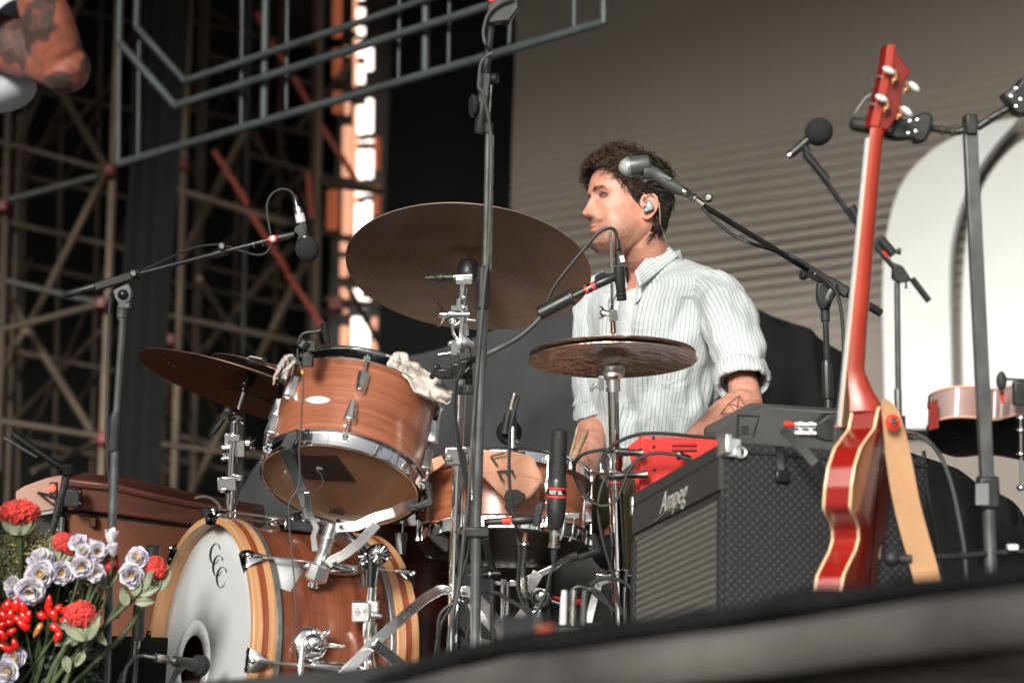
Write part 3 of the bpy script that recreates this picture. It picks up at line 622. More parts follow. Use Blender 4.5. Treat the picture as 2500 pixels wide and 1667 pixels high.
# ================================================================ CYMBALS
def cymbal(name, label, px, py, ratio, ang, hw, d, m, bow=.035, away=1, bell=.055, bh__=.018, spin=0, par=None, grp=None):
    n = disc_n(px, py, ratio, ang, away); c = P(px, py, d); r = S(hw, d); prof = [(0, 0)] ; k = 40
    def hgt(x):
        y = -bow * (x / r) ** 2
        return y + (bh__ * (math.cos(math.pi * x / bell) + 1) / 2 if x < bell else 0)
    up = [(hgt(r * i / k) - hgt(r), r * i / k) for i in range(k + 1)]
    lo = [(z - .0016, x) for z, x in up[::-1]]
    b = B().lathe(c - n * (hgt(0) - hgt(r)) * .3, n, up + lo, 128, (0, 0))
    return one(name, label, 'cymbal', b, m, grp), n, c, r
ride, rn, rc, rr_ = cymbal('ride_cymbal', 'large dark ride cymbal seen from below on the central chrome stand', 1145, 641, .51, 5.5, 300, 5.36, cym, grp='cymbals of the drum kit')
hat, hn, hc_, hr = cymbal('hihat_cymbal', 'bottom hi-hat cymbal with shiny hammered underside in front of the striped shirt', 1496, 868, .215, -.8, 206, 5.3, cym2, bow=.022, bell=.05, bh__=.012, grp='cymbals of the drum kit')
b = B(); hat2 = B().lathe(hc_ + hn * .004, hn, [(0, hr * .985), (.003, hr * .7), (.006, hr * .35), (.008, .05), (.02, .02), (.02, 0)], 96, (0, 0))
one('hihat_cymbal', 'top hi-hat cymbal closed on the lower one under the clutch', 'cymbal', hat2, cym2, 'cymbals of the drum kit', solid=.0012)
cr1, cn, cc1, cr_ = cymbal('crash_cymbal', 'brown crash cymbal with scrawled lettering left of the rack tom', 606, 938, .19, 19, 275, 5.6, cym3, grp='cymbals of the drum kit')
cr2, cn2, cc2, cr2_ = cymbal('crash_cymbal', 'small light brown cymbal with taped top edge behind the crash cymbal', 680, 925, .20, 24, 172, 5.85, cym3, away=1, grp='cymbals of the drum kit')
# scrawled maker's lettering under the crash, three rivet holes
def text_mesh(s, size, bold=0, font_shear=0):
    cu = bpy.data.curves.new('t', 'FONT'); cu.body = s; cu.size = size; cu.extrude = .0003; cu.offset = bold; cu.shear = font_shear; cu.align_x = 'CENTER'; cu.align_y = 'CENTER'
    o = bpy.data.objects.new('t', cu); C.objects.link(o); dg = bpy.context.evaluated_depsgraph_get(); me = bpy.data.meshes.new_from_object(o.evaluated_get(dg))
    vs = [V(v.co) for v in me.vertices]; fs = [list(p.vertices) for p in me.polygons]
    bpy.data.objects.remove(o); bpy.data.curves.remove(cu); bpy.data.meshes.remove(me); return vs, fs
def text(s, size, c, X, Y, m, par, bold=0, shear=0, name='lettering', warp=None):
    vs, fs = text_mesh(s, size, bold, shear); X, Y = X.normalized(), Y.normalized(); N = X.cross(Y)
    b = B().add([(warp(v) if warp else c + X * v.x + Y * v.y + N * v.z) for v in vs], fs)
    return obj(name, b, m, par)
lkx = M('faded_black_print', (.012, .009, .008), .5)
tx = (pl(690, 985, cc1, cn) - pl(580, 950, cc1, cn)).normalized(); ty = tx.cross(-cn)
if ty.dot(Uv) < 0: ty = -ty
text('Zildjian', .075, pl(650, 974, cc1, cn, -.006), tx, ty, lkx, cr1, .0012, .3)
for x, y in ((400, 877), (411, 886), (424, 894)): obj('rivet', B().sph(pl(x, y, cc1, cn, -.004), .0022, n=8, m=6), white, cr1)
obj('tape', B().prism([pl(x, y, cc2, cn2, -.012) for x, y in ((602, 874), (612, 868), (640, 874), (648, 884), (640, 890), (606, 884))], cn2 * -.003), white, cr2)
# ================================================================ STANDS AND MICROPHONES
Zv = V((0, 0, 1))
def stand_legs(t, base, m, n=3, r=.28, rt=.011, a0=20, h0=.10):
    for k in range(n):
        a = R_(a0 + 360 * k / n); u = V((math.cos(a), math.sin(a), 0))
        obj('leg', B().tube([base + V((0, 0, h0)) + u * .02, base + u * r + V((0, 0, .015))], rt), m, t)
def wing(par, c, ax, L, m=chrome, w_=.012):
    b = B(); t = ax.normalized(); s_, q = basis(t)
    b.lathe(c, t, [(-.004, .006), (.014, .0075), (.018, .004)], 12)
    for sg in (-1, 1):
        rs = []
        for k, ww in ((0, .5), (.3, .8), (.7, 1), (.95, .8), (1, .3)):
            p = c + t * .006 + s_ * sg * L * k + t * (.012 * k * k); rs.append([p + q * w_ * .5 * ww, p + t * .0035, p - q * w_ * .5 * ww, p - t * .0035])
        b.rings(rs)
    return obj('wing_nut', b, m, par, sharp=60)
def knob(par, c, ax, r, m=blk, dot=True):
    k = obj('knob', B().lathe(c, ax, [(0, r * .7), (r * .5, r * .75), (r * .5, r), (r * 1.3, r), (r * 1.4, r * .85), (r * 1.4, 0)], 20), m, par)
    if dot:
        obj('logo_dot', B().lathe(c + ax.normalized() * r * 1.41, ax, [(0, r * .62), (.0004, r * .6), (.0004, 0)], 20, (0, 1)), M('knob_print', (.3, .31, .31), .5, 0, .6, 900), k)
    return k
def capsule(par, pts, r, m, name, seg=18): return obj(name, B().tube(pts, r, seg), m, par)
def cab(label, pts, r, m=cable, n=8, grp=None, name='cable'):
    return one(name, label, 'cable', B().tube(cat(pts, n), r, 8), m, grp)
# ---- left overhead stand
t = thing('overhead_mic_stand', 'black boom mic stand on the left with its counterweight end up', 'mic stand', drop(P(262, 1500, 5.0)))
d = 5.0
a, b_ = P(300, 775, d), P(278, 1100, d); low = P(266, 1480, d); base = drop(P(259, 1660, d))
obj('upper_tube', B().tube([a, b_], S(8.5, d), 14), stand, t)
obj('grip', B().lathe(P(283, 1005, d), (b_ - a), [(0, S(10, d)), (.012, S(15, d)), (.08, S(15.5, d)), (.082, S(13, d))], 12), stand2, t, sharp=20)
obj('lower_tube', B().tube([P(281, 1095, d), low, base + V((0, 0, .05))], S(11, d), 16), stand, t)
obj('collar', B().lathe(P(299, 742, d), (b_ - a), [(0, S(13, d)), (.028, S(12, d)), (.030, S(9.5, d)), (.034, S(9.5, d))], 16), stand, t)
b = B(); c0 = P(298, 718, d)
b.prism([P(*q, d - .012) for q in ((276, 708), (313, 692), (319, 706), (320, 722), (316, 735), (307, 740), (316, 738), (315, 752), (290, 752), (288, 738), (281, 728))], Fv * .024); obj('swivel', b, stand, t, bevel=.003)
obj('bolt', B().lathe(P(300, 719, d - .014), -Fv, [(0, .011), (.004, .010), (.008, .006), (.009, 0)], 18), blkg, t)
p0, p1 = P(154, 722, d), P(232, 699, d); obj('counterweight', B().tube([p0, p0.lerp(p1, .03), p1], [S(8, d), S(9.5, d), S(9.5, d)], 18), blk, t)
q0, q1 = P(230, 702, d), P(345, 666, d); obj('boom_block', B().bar(q0, q1, S(22, d), S(20, d), Uv), blk, t, bevel=.004)
q2, q3 = P(340, 668, d), P(718, 574, d); ax = (q3 - q2).normalized()
obj('boom', B().tube([q2, P(525, 620, d)], S(6.2, d), 14), stand2, t); obj('boom_inner', B().tube([P(520, 621, d), P(660, 585, d)], S(4.8, d), 14), stand2, t)
obj('clutch', B().tube([P(522, 622, d), P(556, 611, d)], S(10, d), 14), blk, t); knob(t, P(543, 602, d) - Fv * .004, -Fv, S(9.5, d)); knob(t, P(329, 668, d) - Fv * .01, -Fv, S(9.5, d))
b = B()
for x, y in ((619, 597), (640, 592)): b.torus(P(x, y, d), ax, S(8, d), .0012, 20, 6)
obj('tape_ring', b, nickel, t); obj('red_tape', B().tube([P(656, 586, d), P(676, 582, d)], S(8.5, d), 16), redt, t); obj('label_tape', B().tube([P(661, 585, d), P(671, 583, d)], S(8.9, d), 16), white, t)
obj('thread_adapter', B().tube([P(678, 581, d), P(700, 577, d), P(719, 571, d)], [S(9, d), S(8.5, d), S(6, d)], 16), blk, t)
stand_legs(t, base, stand2)
def foam_ball(par, c, r, ax, stretch=1.12):
    a1, b1 = basis(ax); return obj('windscreen', B().sph(c, r, a1, b1, ax * stretch, 28, 18), foam, par)
mk = thing('overhead_mic', 'condenser mic with black foam ball hanging nose down from the left boom', 'microphone', P(735, 560, d))
mx = (P(752, 612, d) - P(722, 475, d)).normalized()
obj('body', B().lathe(P(727, 505, d), mx, [(0, .0085), (.002, .0095), (.03, .0098), (.032, .0088), (.06, .009), (.07, .012)], 20), nickel, mk)
obj('connector', B().lathe(P(719, 475, d), mx, [(0, .004), (.002, .0065), (.022, .0072), (.024, .0082), (.03, .0082)], 18), blkg, mk); obj('tape', B().lathe(P(731, 522, d), mx, [(0, .0101), (.018, .0101)], 20, (0, 0)), white, mk)
obj('clip', B().prism([P(*q, d - .012) for q in ((716, 565), (722, 552), (738, 547), (750, 570), (738, 582), (724, 588), (728, 574))], Fv * .022), stand2, mk, bevel=.002)
foam_ball(mk, P(750, 608, d), S(29, d), mx)
cab('thin black cable looping over the left boom and down its stand', [P(*q, d) for q in ((718, 476), (706, 465), (685, 462), (664, 474), (652, 500), (655, 540), (663, 585), (662, 600), (648, 618), (625, 622), (590, 613), (558, 602), (525, 597), (470, 606), (400, 636), (330, 668))] + [P(*q, d + .03) for q in ((290, 700), (272, 722), (266, 780), (264, 900), (262, 1000), (261, 1100), (268, 1200), (276, 1290), (272, 1400), (268, 1660))], S(3.2, d), grp='mic cables')
# ---- tall centre stand
d = 4.9
t = thing('tall_mic_stand', 'tall black mic stand rising through the middle of the drum kit', 'mic stand', drop(P(1158, 1640, d)))
obj('upper_tube', B().tube([P(1192, 322, d), P(1184, 700, d)], S(7.5, d), 16), stand, t); obj('tube_sheath', B().tube([P(1203, 330, d), P(1197, 660, d)], S(3.5, d), 10), nickel, t)
obj('middle_tube', B().tube([P(1179, 745, d), P(1162, 1280, d)], S(13, d), 16), stand, t)
obj('sleeve', B().lathe(P(1181, 648, d), P(1177, 765, d) - P(1181, 648, d), [(0, S(12, d)), (.006, S(16, d)), (.085, S(17.5, d)), (.09, S(14, d))], 14), blk, t, sharp=20)
obj('lower_tube', B().tube([P(1163, 1275, d), P(1160, 1570, d), drop(P(1157, 1680, d)) + V((0, 0, .05))], S(13.5, d), 16), stand, t)
obj('sheath_collar', B().lathe(P(1192, 300, d), P(1192, 326, d) - P(1192, 300, d), [(0, .0105), (.02, .0105), (.022, .008)], 14), stand2, t)
obj('swivel_block', B().bar(P(1187, 178, d), P(1178, 256, d), S(28, d), S(26, d), Rv), blk, t, bevel=.004)
obj('grip', B().tube([P(1178, 252, d), P(1171, 318, d), P(1170, 327, d)], [S(13, d), S(14, d), S(10, d)], 18), blk, t)
obj('clamp_disc', B().lathe(P(1160, 259, d), Rv * -1 - Fv * .3, [(0, S(26, d)), (.006, S(29, d)), (.009, S(24, d))], 28), stand2, t)
obj('boom', B().tube([P(1186, 182, d), P(1199, 62, d), P(1205, -40, d)], S(9.5, d), 16), stand2, t)
obj('clamp', B().prism([P(*q, d - .02) for q in ((1189, 10), (1262, -30), (1268, 20), (1244, 52), (1212, 56), (1190, 60))], Fv * .04), blk, t, bevel=.004)
for x, y in ((1199, 192), (1226, 52)): knob(t, P(x, y, d), Rv - Fv * .4, S(12, d), stand2, False)
obj('bolt_plate', B().tube([P(1200, 208, d - .012), P(1193, 310, d - .012)], S(2.4, d), 8), nickel, t)
obj('red_tape', B().tube([P(1203, -6, d), P(1204, 5, d)], S(11, d), 16), redt, t)
b = B()
for x, y in ((1165, 1297),): b.box(P(x, y, d - .0), Rv * S(30, d), Uv * S(12, d), Fv * .02)
obj('side_clamp', b, blk, t, bevel=.003)
obj('side_bar', B().tube([P(1115, 1298, d + .1), P(1155, 1298, d)], S(6, d), 10), nickel, t)
stand_legs(t, drop(P(1157, 1680, d)), stand2)
cab('thin cable wound around the upper part of the tall mic stand', [P(*q, d - .03) for q in ((1254, -5), (1215, 12), (1192, 35), (1183, 60), (1180, 85), (1186, 110))] + [P(*q, d + .02) for q in ((1196, 120), (1206, 128))] + [P(*q, d - .03) for q in ((1204, 128), (1180, 145), (1172, 165), (1170, 190), (1169, 215), (1180, 235))] + [P(*q, d - .015) for q in ((1198, 330), (1197, 500), (1192, 620), (1185, 680), (1176, 780), (1166, 900), (1158, 1000), (1150, 1120), (1143, 1220), (1133, 1300), (1120, 1430), (1100, 1520), (1092, 1600))], S(4, d), cableg, grp='mic cables')
cab('second cable running down the tall stand from the boom', [P(*q, d + .04) for q in ((1112, 920), (1108, 1000), (1118, 1080), (1130, 1150), (1148, 1240), (1146, 1330), (1130, 1400), (1110, 1470), (1106, 1600))], S(4.2, d), cable, grp='mic cables')
# ---- boom with hi-hat mic
d = 5.15
t = thing('hihat_mic_boom', 'short black boom with red tape reaching up towards the hi-hat rod', 'mic boom', P(1180, 870, d))
obj('boom', B().tube(cat([P(*q, d + dd) for q, dd in (((1095, 905), .1), ((1180, 868), 0), ((1255, 830), 0), ((1300, 795), 0), ((1325, 768), 0))], 8), S(7, d), 14), cableg, t)
obj('grip', B().lathe(P(1314, 767, d), P(1402, 722, d) - P(1314, 767, d), [(0, .008), (.002, .0145), (.075, .0155), (.0755, .018), (.081, .018), (.0815, .011)], 22), blk, t)
obj('inner_tube', B().tube([P(1400, 723, d), P(1462, 692, d)], S(9.5, d), 16), blk, t)
obj('red_tape', B().tube([P(1428, 709, d), P(1452, 697, d)], S(11, d), 18), redt, t); obj('label_tape', B().tube([P(1434, 706, d), P(1444, 701, d)], S(11.4, d), 18), blkg, t)
obj('adapter', B().tube([P(1454, 696, d), P(1458, 694, d), P(1498, 676, d), P(1508, 672, d)], [S(10, d), S(11.5, d), S(11, d), S(5, d)], 18), stand2, t)
text('KITS', .0075, P(1439, 703.5, d) - Fv * .0105, (P(1452, 697, d) - P(1428, 709, d)), Uv, white, t)
m_ = thing('hihat_mic', 'small black pencil mic pointing down beside the hi-hat rod', 'microphone', P(1514, 640, d))
mv = (P(1519, 738, d) - P(1511, 652, d)).normalized()
obj('body', B().lathe(P(1510.5, 650, d), mv, [(0, .008), (.002, .0112), (.035, .0118), (.04, .0102), (.072, .0106), (.074, .009)], 22), blk, m_)
bb = B()
for k in range(3): bb.torus(P(1516 + k, 708 + 9 * k, d), mv, .0107, .0005, 24, 6)
obj('slot_ring', bb, nickel, m_); obj('clip', B().tube([P(1508, 675, d), P(1514, 672, d), P(1516, 690, d)], S(9, d), 12), blk, m_)
obj('connector', B().lathe(P(1509, 607, d), mv, [(0, .0062), (.003, .009), (.006, .0075), (.034, .0098), (.036, .0085)], 20), nickel, m_)
obj('tag', B().bar(P(1517, 624, d - .01), P(1521, 640, d - .01), S(11, d), .001, Rv), white, m_)
obj('cable_boot', B().tube([P(1507, 583, d), P(1509, 612, d)], [S(5.5, d), S(7.5, d)], 14), blk, m_)
cab('black cable arching from the hi-hat mic down to the boom grip', [P(*q, d) for q in ((1507, 590), (1504, 570), (1496, 559), (1482, 558), (1460, 570), (1430, 604), (1395, 645), (1360, 690), (1342, 722), (1336, 742))], S(4.4, d), cable, grp='mic cables')
# ---- vocal mic on long boom, right of the drummer's head
d = 5.35
t = thing('vocal_mic_stand', 'black boom mic stand right of the drummer with a wing lever at its joint', 'mic stand', drop(P(2030, 1400, 5.5)))
e = 5.5
obj('upper_tube', B().tube([P(2015, 775, e), P(2024, 1010, e)], S(7.5, e), 14), stand2, t); obj('collar', B().tube([P(2014, 748, e), P(2015, 782, e)], S(11.5, e), 16), stand2, t)
obj('grip', B().lathe(P(2018, 880, e), P(2021, 975, e) - P(2018, 880, e), [(0, S(9, e)), (.012, S(13, e)), (.085, S(14, e)), (.088, S(10, e))], 12), blk, t, sharp=20)
obj('lower_tube', B().tube([P(2022, 970, e), drop(P(2030, 1400, e)) + V((0, 0, .05))], S(9.5, e), 14), stand2, t); stand_legs(t, drop(P(2030, 1400, e)), stand2)
obj('ring', B().torus(P(2015, 783, e), Zv, S(10, e), .0015, 24, 6), nickel, t)
obj('swivel', B().prism([P(*q, e - .014) for q in ((1996, 690), (2028, 690), (2034, 730), (2026, 756), (2004, 756), (1994, 728))], Fv * .028), stand2, t, bevel=.004)
b = B(); rs = []
for k, ww in ((0, .6), (.25, 1), (.6, 1), (.85, .8), (1, .4)):
    p = P(2040, 694, e - .03).lerp(P(2016, 746, e - .03), k); rs.append([p + Rv * .012 * ww, p + Fv * .006, p - Rv * .012 * ww, p - Fv * .006])
obj('lever', b.rings(rs), stand2, t, sharp=60)
q0, q1 = P(1718, 504, d), P(1995, 672, e); ax = (q1 - q0).normalized()
obj('boom', B().tube([q0, P(1980, 663, e)], S(7.5, d), 14), blkg, t); obj('clutch_block', B().bar(P(1972, 660, e), P(2070, 716, e), S(28, d), S(26, d), Uv), blk, t, bevel=.004)
obj('ring', B().torus(P(1984, 666, e), ax, S(13, e), .002, 20, 6), nickel, t); obj('boom_tail', B().tube([P(2065, 714, e), P(2150, 764, e + .03)], S(10, e), 14), blk, t)
knob(t, P(1968, 672, e) - Fv * .01, -Rv - Fv * .5, S(12, e), blk, False); knob(t, P(1729, 489, d), -Fv + Uv * .6, S(11, d))
vm = thing('vocal_mic', 'grey vocal microphone with silver mesh head in front of the drummer hair', 'microphone', P(1560, 420, d))
gm = M('mic_mesh', (.48, .5, .5), .5, .6, .35, 500, bump=.9, bs=900); gb = M('mic_body_grey', (.09, .10, .102), .42, .4, .1, 30)
hx = (P(1585, 402, d) - P(1530, 411, d)).normalized()
obj('grille', B().lathe(P(1510, 412, d), hx, [(0, .001), (.002, .009), (.007, .0155), (.014, .0195), (.021, .0215), (.0265, .022)], 28), gm, vm)
obj('head_shell', B().lathe(P(1534, 408, d), hx, [(0, .0225), (.003, .0232), (.035, .0215), (.046, .019), (.05, .013)], 28), gb, vm)
obj('ring', B().lathe(P(1531, 408.5, d), hx, [(0, .0225), (.004, .0235), (.006, .0232)], 28, (0, 0)), M('ring_grey', (.25, .27, .27), .4, .5), vm)
b = B(); pts = [P(1572, 418, d), P(1598, 425, d), P(1630, 446, d), P(1664, 466, d)]; b.tube(cat(pts, 5), [.019, .019, .018, .017, .016, .015, .0148, .0145, .0143, .0141, .014, .0139, .0137, .0134, .013, .0125][:len(cat(pts, 5))], 20); obj('handle', b, gb, vm)
b = B().bar(P(1592, 418, d - .008), P(1640, 440, d - .014), S(10, d), .008, Uv); obj('clip', b, M('clip_grey', (.12, .13, .13), .5), vm, bevel=.003)
kx = (P(1712, 497, d) - P(1662, 464, d))
obj('connector', B().lathe(P(1662, 464, d), kx, [(0, .0095), (.002, .0105), (.02, .0105), (.022, .009), (.03, .009), (.032, .0115), (.037, .0115), (.039, .008), (.06, .0078)], 20), nickel, vm)
obj('tag', B().bar(P(1680, 467, d - .011), P(1686, 482, d - .011), S(12, d), .001, Rv), blkg, vm)
cab('black cable hanging along the vocal mic boom and down its stand', [P(*q, d) for q in ((1714, 505), (1735, 530), (1770, 560), (1800, 580), (1840, 596))] + [P(*q, e - .04) for q in ((1900, 615), (1945, 632), (1990, 660), (2022, 690), (2045, 720), (2056, 780), (2060, 860), (2066, 940), (2070, 1100))], S(4.6, d), cable, grp='mic cables')
# ---- far stand with foam ball
d = 7.0
t = thing('rear_mic_stand', 'blurred boom mic stand in front of the white arch panel', 'mic stand', drop(P(2200, 1200, d)))
obj('tube', B().tube([P(2190, 690, d), P(2193, 950, d)], S(7.5, d), 12), stand, t); obj('lower_tube', B().tube([P(2192, 950, d), drop(P(2206, 1400, d)) + V((0, 0, .05))], S(9.5, d), 12), stand, t)
obj('foot_collar', B().tube([P(2195, 1015, d), P(2197, 1045, d)], S(15, d), 14), blk, t)
obj('boom', B().tube([P(1964, 372, d), P(2090, 545, d), P(2205, 680, d)], S(6.5, d), 12), stand2, t); obj('boom_grip', B().tube([P(1966, 375, d), P(2020, 440, d)], S(10, d), 12), blk, t)
obj('clutch', B().tube([P(2076, 505, d), P(2100, 545, d)], S(12, d), 12), blk, t); obj('clutch', B().tube([P(2150, 585, d), P(2182, 622, d)], S(12, d), 12), blk, t); obj('counterweight', B().tube([P(2226, 680, d), P(2268, 735, d)], S(8, d), 12), blk, t)
knob(t, P(2188, 614, d), Rv, S(8, d), blk, False); obj('swivel', B().prism([P(*q, d - .02) for q in ((2182, 640), (2205, 650), (2228, 685), (2196, 692), (2180, 680))], Fv * .04), blk, t, bevel=.004)
obj('lever', B().tube([P(2212, 670, d), P(2212, 705, d)], [.002, .004], 8), blk, t); obj('red_tape', B().tube([P(2154, 614, d), P(2164, 628, d)], S(6, d), 12), redt, t)
stand_legs(t, drop(P(2206, 1400, d)), stand2)
m_ = thing('foam_mic', 'mic with round black foam ball high against the taupe backdrop', 'microphone', P(1990, 330, d))
foam_ball(m_, P(1999, 322, d), S(34, d), (P(2015, 300, d) - P(1940, 375, d)).normalized(), 1.05); obj('body', B().tube([P(1972, 342, d), P(1930, 378, d)], S(11, d), 14), blk, m_); obj('connector', B().tube([P(1933, 376, d), P(1925, 382, d)], S(10, d), 14), nickel, m_)
obj('clip', B().tube([P(1960, 350, d), P(1972, 372, d)], S(10, d), 10), blk, m_)
stand_legs
# ---- low mic stand beside the organ
d = 5.6
t = thing('short_boom_stand', 'short black boom stand leaning beside the organ at lower left', 'mic stand', drop(P(70, 1420, d)))
obj('tube', B().tube([P(164, 1158, d), P(118, 1330, d), drop(P(90, 1500, d))], S(9, d), 14), stand, t); obj('joint', B().bar(P(162, 1132, d), P(168, 1160, d), S(26, d), .03, Rv), blk, t, bevel=.004)
obj('boom', B().tube([P(150, 1140, d), P(112, 1115, d), P(30, 1058, d)], S(9, d), 12), blk, t); obj('boom_rod', B().tube([P(90, 1116, d), P(10, 1068, d)], S(4.5, d), 10), stand, t); obj('clutch', B().tube([P(112, 1120, d), P(140, 1136, d)], S(5, d), 10), stand2, t)
stand_legs(t, drop(P(90, 1500, d)), stand2)
# ================================================================ CYMBAL / DRUM HARDWARE
# ride stand
d = 5.1
t = thing('ride_cymbal_stand', 'chrome double-braced stand carrying the large ride cymbal', 'cymbal stand', drop(P(1108, 1700, d)))
obj('base_tube', B().tube([P(1121, 1095, d), P(1112, 1300, d), drop(P(1098, 1720, d)) + V((0, 0, .02))], S(13.5, d), 20), chrome, t)
obj('base_tube', B().tube([P(1120, 1160, d + .02), P(1113, 1420, d + .02)], S(16, d), 20), chrome, t)
obj('middle_tube', B().tube([P(1131, 870, d), P(1122, 1100, d)], S(9.5, d), 16), chrome, t); obj('side_tube', B().tube([P(1124, 965, d - .01), P(1118, 1100, d - .01)], S(5, d), 12), chrome, t)
b = B().box(P(1117, 1112, d), Rv * S(30, d), Uv * S(23, d), Fv * .02); b.cyl(P(1098, 1120, d - .022), P(1098, 1120, d - .03), .008, seg=6); b.box(P(1135, 1098, d - .02), Rv * S(9, d), Uv * S(10, d), Fv * .01); obj('height_clamp', b, chrome, t, bevel=.004)
obj('memory_lock', B().box(P(1136, 950, d), Rv * S(19, d), Uv * S(13, d), Fv * .022), stand2, t, bevel=.003)
obj('lock_ribs', B().box(P(1142, 950, d - .024), Rv * S(4, d), Uv * S(9, d), Fv * .003), blk, t, bevel=.001)
b = B()
for c, w_, h_, z_ in (((1088, 912), 22, 13, 0), ((1120, 905), 20, 20, .01), ((1142, 912), 12, 26, -.01), ((1066, 905), 9, 16, 0)): b.box(P(*c, d - z_), Rv * S(w_, d), Uv * S(h_, d), Fv * .016)
b.bar(P(1052, 925, d), P(1070, 890, d), S(13, d), .02, Rv); b.tube([P(1126, 920, d - .03), P(1150, 895, d - .03)], S(7, d), 10); obj('multi_clamp', b, blkg, t, bevel=.004)
b = B().box(P(1113, 848, d), Rv * S(11, d), Uv * S(18, d), Fv * .018); b.lathe(P(1132, 842, d - .02), -Fv + Rv * .4, [(0, .016), (.012, .019), (.016, .013)], 20); b.cyl(P(1070, 866, d), P(1100, 862, d), S(5, d)); b.cyl(P(1070, 866, d), P(1070.5, 866, d), S(8, d)); b.cyl(P(1110, 832, d), P(1150, 836, d), S(8, d)); b.sph(P(1100, 838, d), S(8, d), n=12, m=8); b.sph(P(1148, 848, d), S(6, d), n=12, m=8)
obj('tilter_joint', b, chrome, t, sharp=50); obj('strap_wrap', B().bar(P(1118, 872, d - .02), P(1150, 860, d - .02), S(24, d), .03, Uv), blk, t, bevel=.003)
obj('upper_tube', B().tube([P(1132, 770, d), P(1126, 835, d)], S(9.5, d), 16), chrome, t); obj('upper_tube', B().tube([P(1129, 680, d), P(1124, 760, d)], S(7, d), 16), chrome, t)
b = B().cyl(P(1096, 768, d), P(1146, 768, d), S(11, d)); b.cyl(P(1096, 768, d), P(1112, 768, d), S(15, d)); b.box(P(1122, 752, d), Rv * S(20, d), Uv * S(6, d), Fv * .016); b.cyl(P(1140, 780, d), P(1162, 783, d), S(4.5, d)); b.sph(P(1132, 752, d - .01), S(9, d), n=12, m=8); b.sph(P(1106, 785, d), S(8, d), n=12, m=8)
b.torus(P(1110, 780, d), Fv, S(13, d), .0028, 20, 8); b.tube(cat([P(1104, 790, d - .01), P(1106, 812, d - .01), P(1116, 828, d - .01), P(1124, 832, d)], 5), S(4, d), 8); b.tube(cat([P(1138, 790, d - .01), P(1141, 812, d - .01), P(1138, 834, d - .01)], 5), S(3, d), 8)
obj('ratchet_joint', b, chrome, t, sharp=50); wing(t, P(1090, 768, d), -Rv, S(30, d), w_=.022)
b = B().cyl(P(1106, 677, d), P(1154, 674, d), S(9.5, d)); b.box(P(1133, 688, d), Rv * S(20, d), Uv * S(7, d), Fv * .014); b.cyl(P(1133, 700, d), P(1128, 735, d), S(9, d)); b.cyl(P(1124, 728, d), P(1122, 748, d), S(13, d)); b.sph(P(1134, 726, d - .01), S(4, d), n=10, m=6); obj('tilter_head', b, chrome, t, bevel=.0015, sharp=50)
b = B().tube([P(1038, 679, d), P(1060, 678, d), P(1062, 678, d), P(1080, 677, d), P(1082, 677, d), P(1106, 677, d)], [S(5.5, d), S(5.5, d), S(8, d), S(10.5, d), S(8, d), S(9, d)], 16); obj('lever_grip', b, blk, t, sharp=50)
b = B().tube([P(1144, 668, d), rc - rn * .03], .006, 12); b.lathe(rc - rn * .052, rn, [(0, .008), (.012, .018), (.03, .024), (.05, .022)], 20); obj('felt_seat', b, blk, t)
obj('spindle', B().cyl(rc - rn * .01, rc + rn * .05, .0035), chrome, t)
def straps(t, pts, w_, dd, side=None, nm='leg'):
    return obj(nm, B().strap([P(x, y, dd + z) for x, y, z in pts], w_, .005, side or (Fv * .5 + Uv)), chrome_soft, t, bevel=.001)
lside = Uv + Rv * .9
straps(t, [(1100, 1438, 0), (1072, 1440, -.04), (1035, 1462, -.08), (990, 1500, -.14), (900, 1582, -.23), (812, 1672, -.27)], .022, d, Uv - Rv * .8)
straps(t, [(1128, 1440, 0), (1150, 1446, -.02), (1180, 1475, -.05), (1215, 1520, -.1), (1250, 1570, -.16), (1300, 1660, -.2)], .022, d, Uv + Rv * .8)
straps(t, [(1132, 1470, .02), (1165, 1490, -.02), (1205, 1535, -.08), (1245, 1575, -.14)], .018, d, Uv + Rv * .8, 'brace')
straps(t, [(1098, 1520, .05), (1150, 1560, 0), (1230, 1580, -.1)], .016, d, Uv, 'brace')
straps(t, [(912, 1568, -.24), (960, 1606, -.21), (1002, 1642, -.19)], .023, d, Uv + Rv, 'brace')
obj('rivet', B().lathe(P(913, 1572, d - .25), -Fv, [(0, .005), (.003, .004), (.0035, 0)], 12), chrome_soft, t)
obj('leg_collar', B().lathe(P(1114, 1425, d), (P(1112, 1460, d) - P(1114, 1425, d)), [(0, .0165), (.003, .019), (.012, .0175), (.03, .017), (.033, .02), (.038, .016)], 20), chrome, t)
b = B().box(P(1090, 1436, d - .01), Rv * S(12, d), Uv * S(9, d), Fv * .012); b.box(P(1138, 1440, d - .01), Rv * S(12, d), Uv * S(12, d), Fv * .012); obj('leg_bracket', b, chrome, t, bevel=.002)
cab('black cable running down the chrome ride stand', [P(*q, d - .05) for q in ((1128, 900), (1114, 940), (1110, 1000), (1122, 1080), (1136, 1140), (1142, 1230), (1138, 1310), (1122, 1400), (1106, 1470), (1075, 1530), (1070, 1600), (1080, 1640))], S(4.3, d), cable, grp='cables around the drum stands')
cab('black cable looped at the foot of the ride stand', [P(*q, d - .12) for q in ((1060, 1620), (1068, 1560), (1075, 1500), (1110, 1472), (1138, 1480), (1146, 1520), (1140, 1560), (1155, 1590))], S(4.3, d), cable, grp='cables around the drum stands')
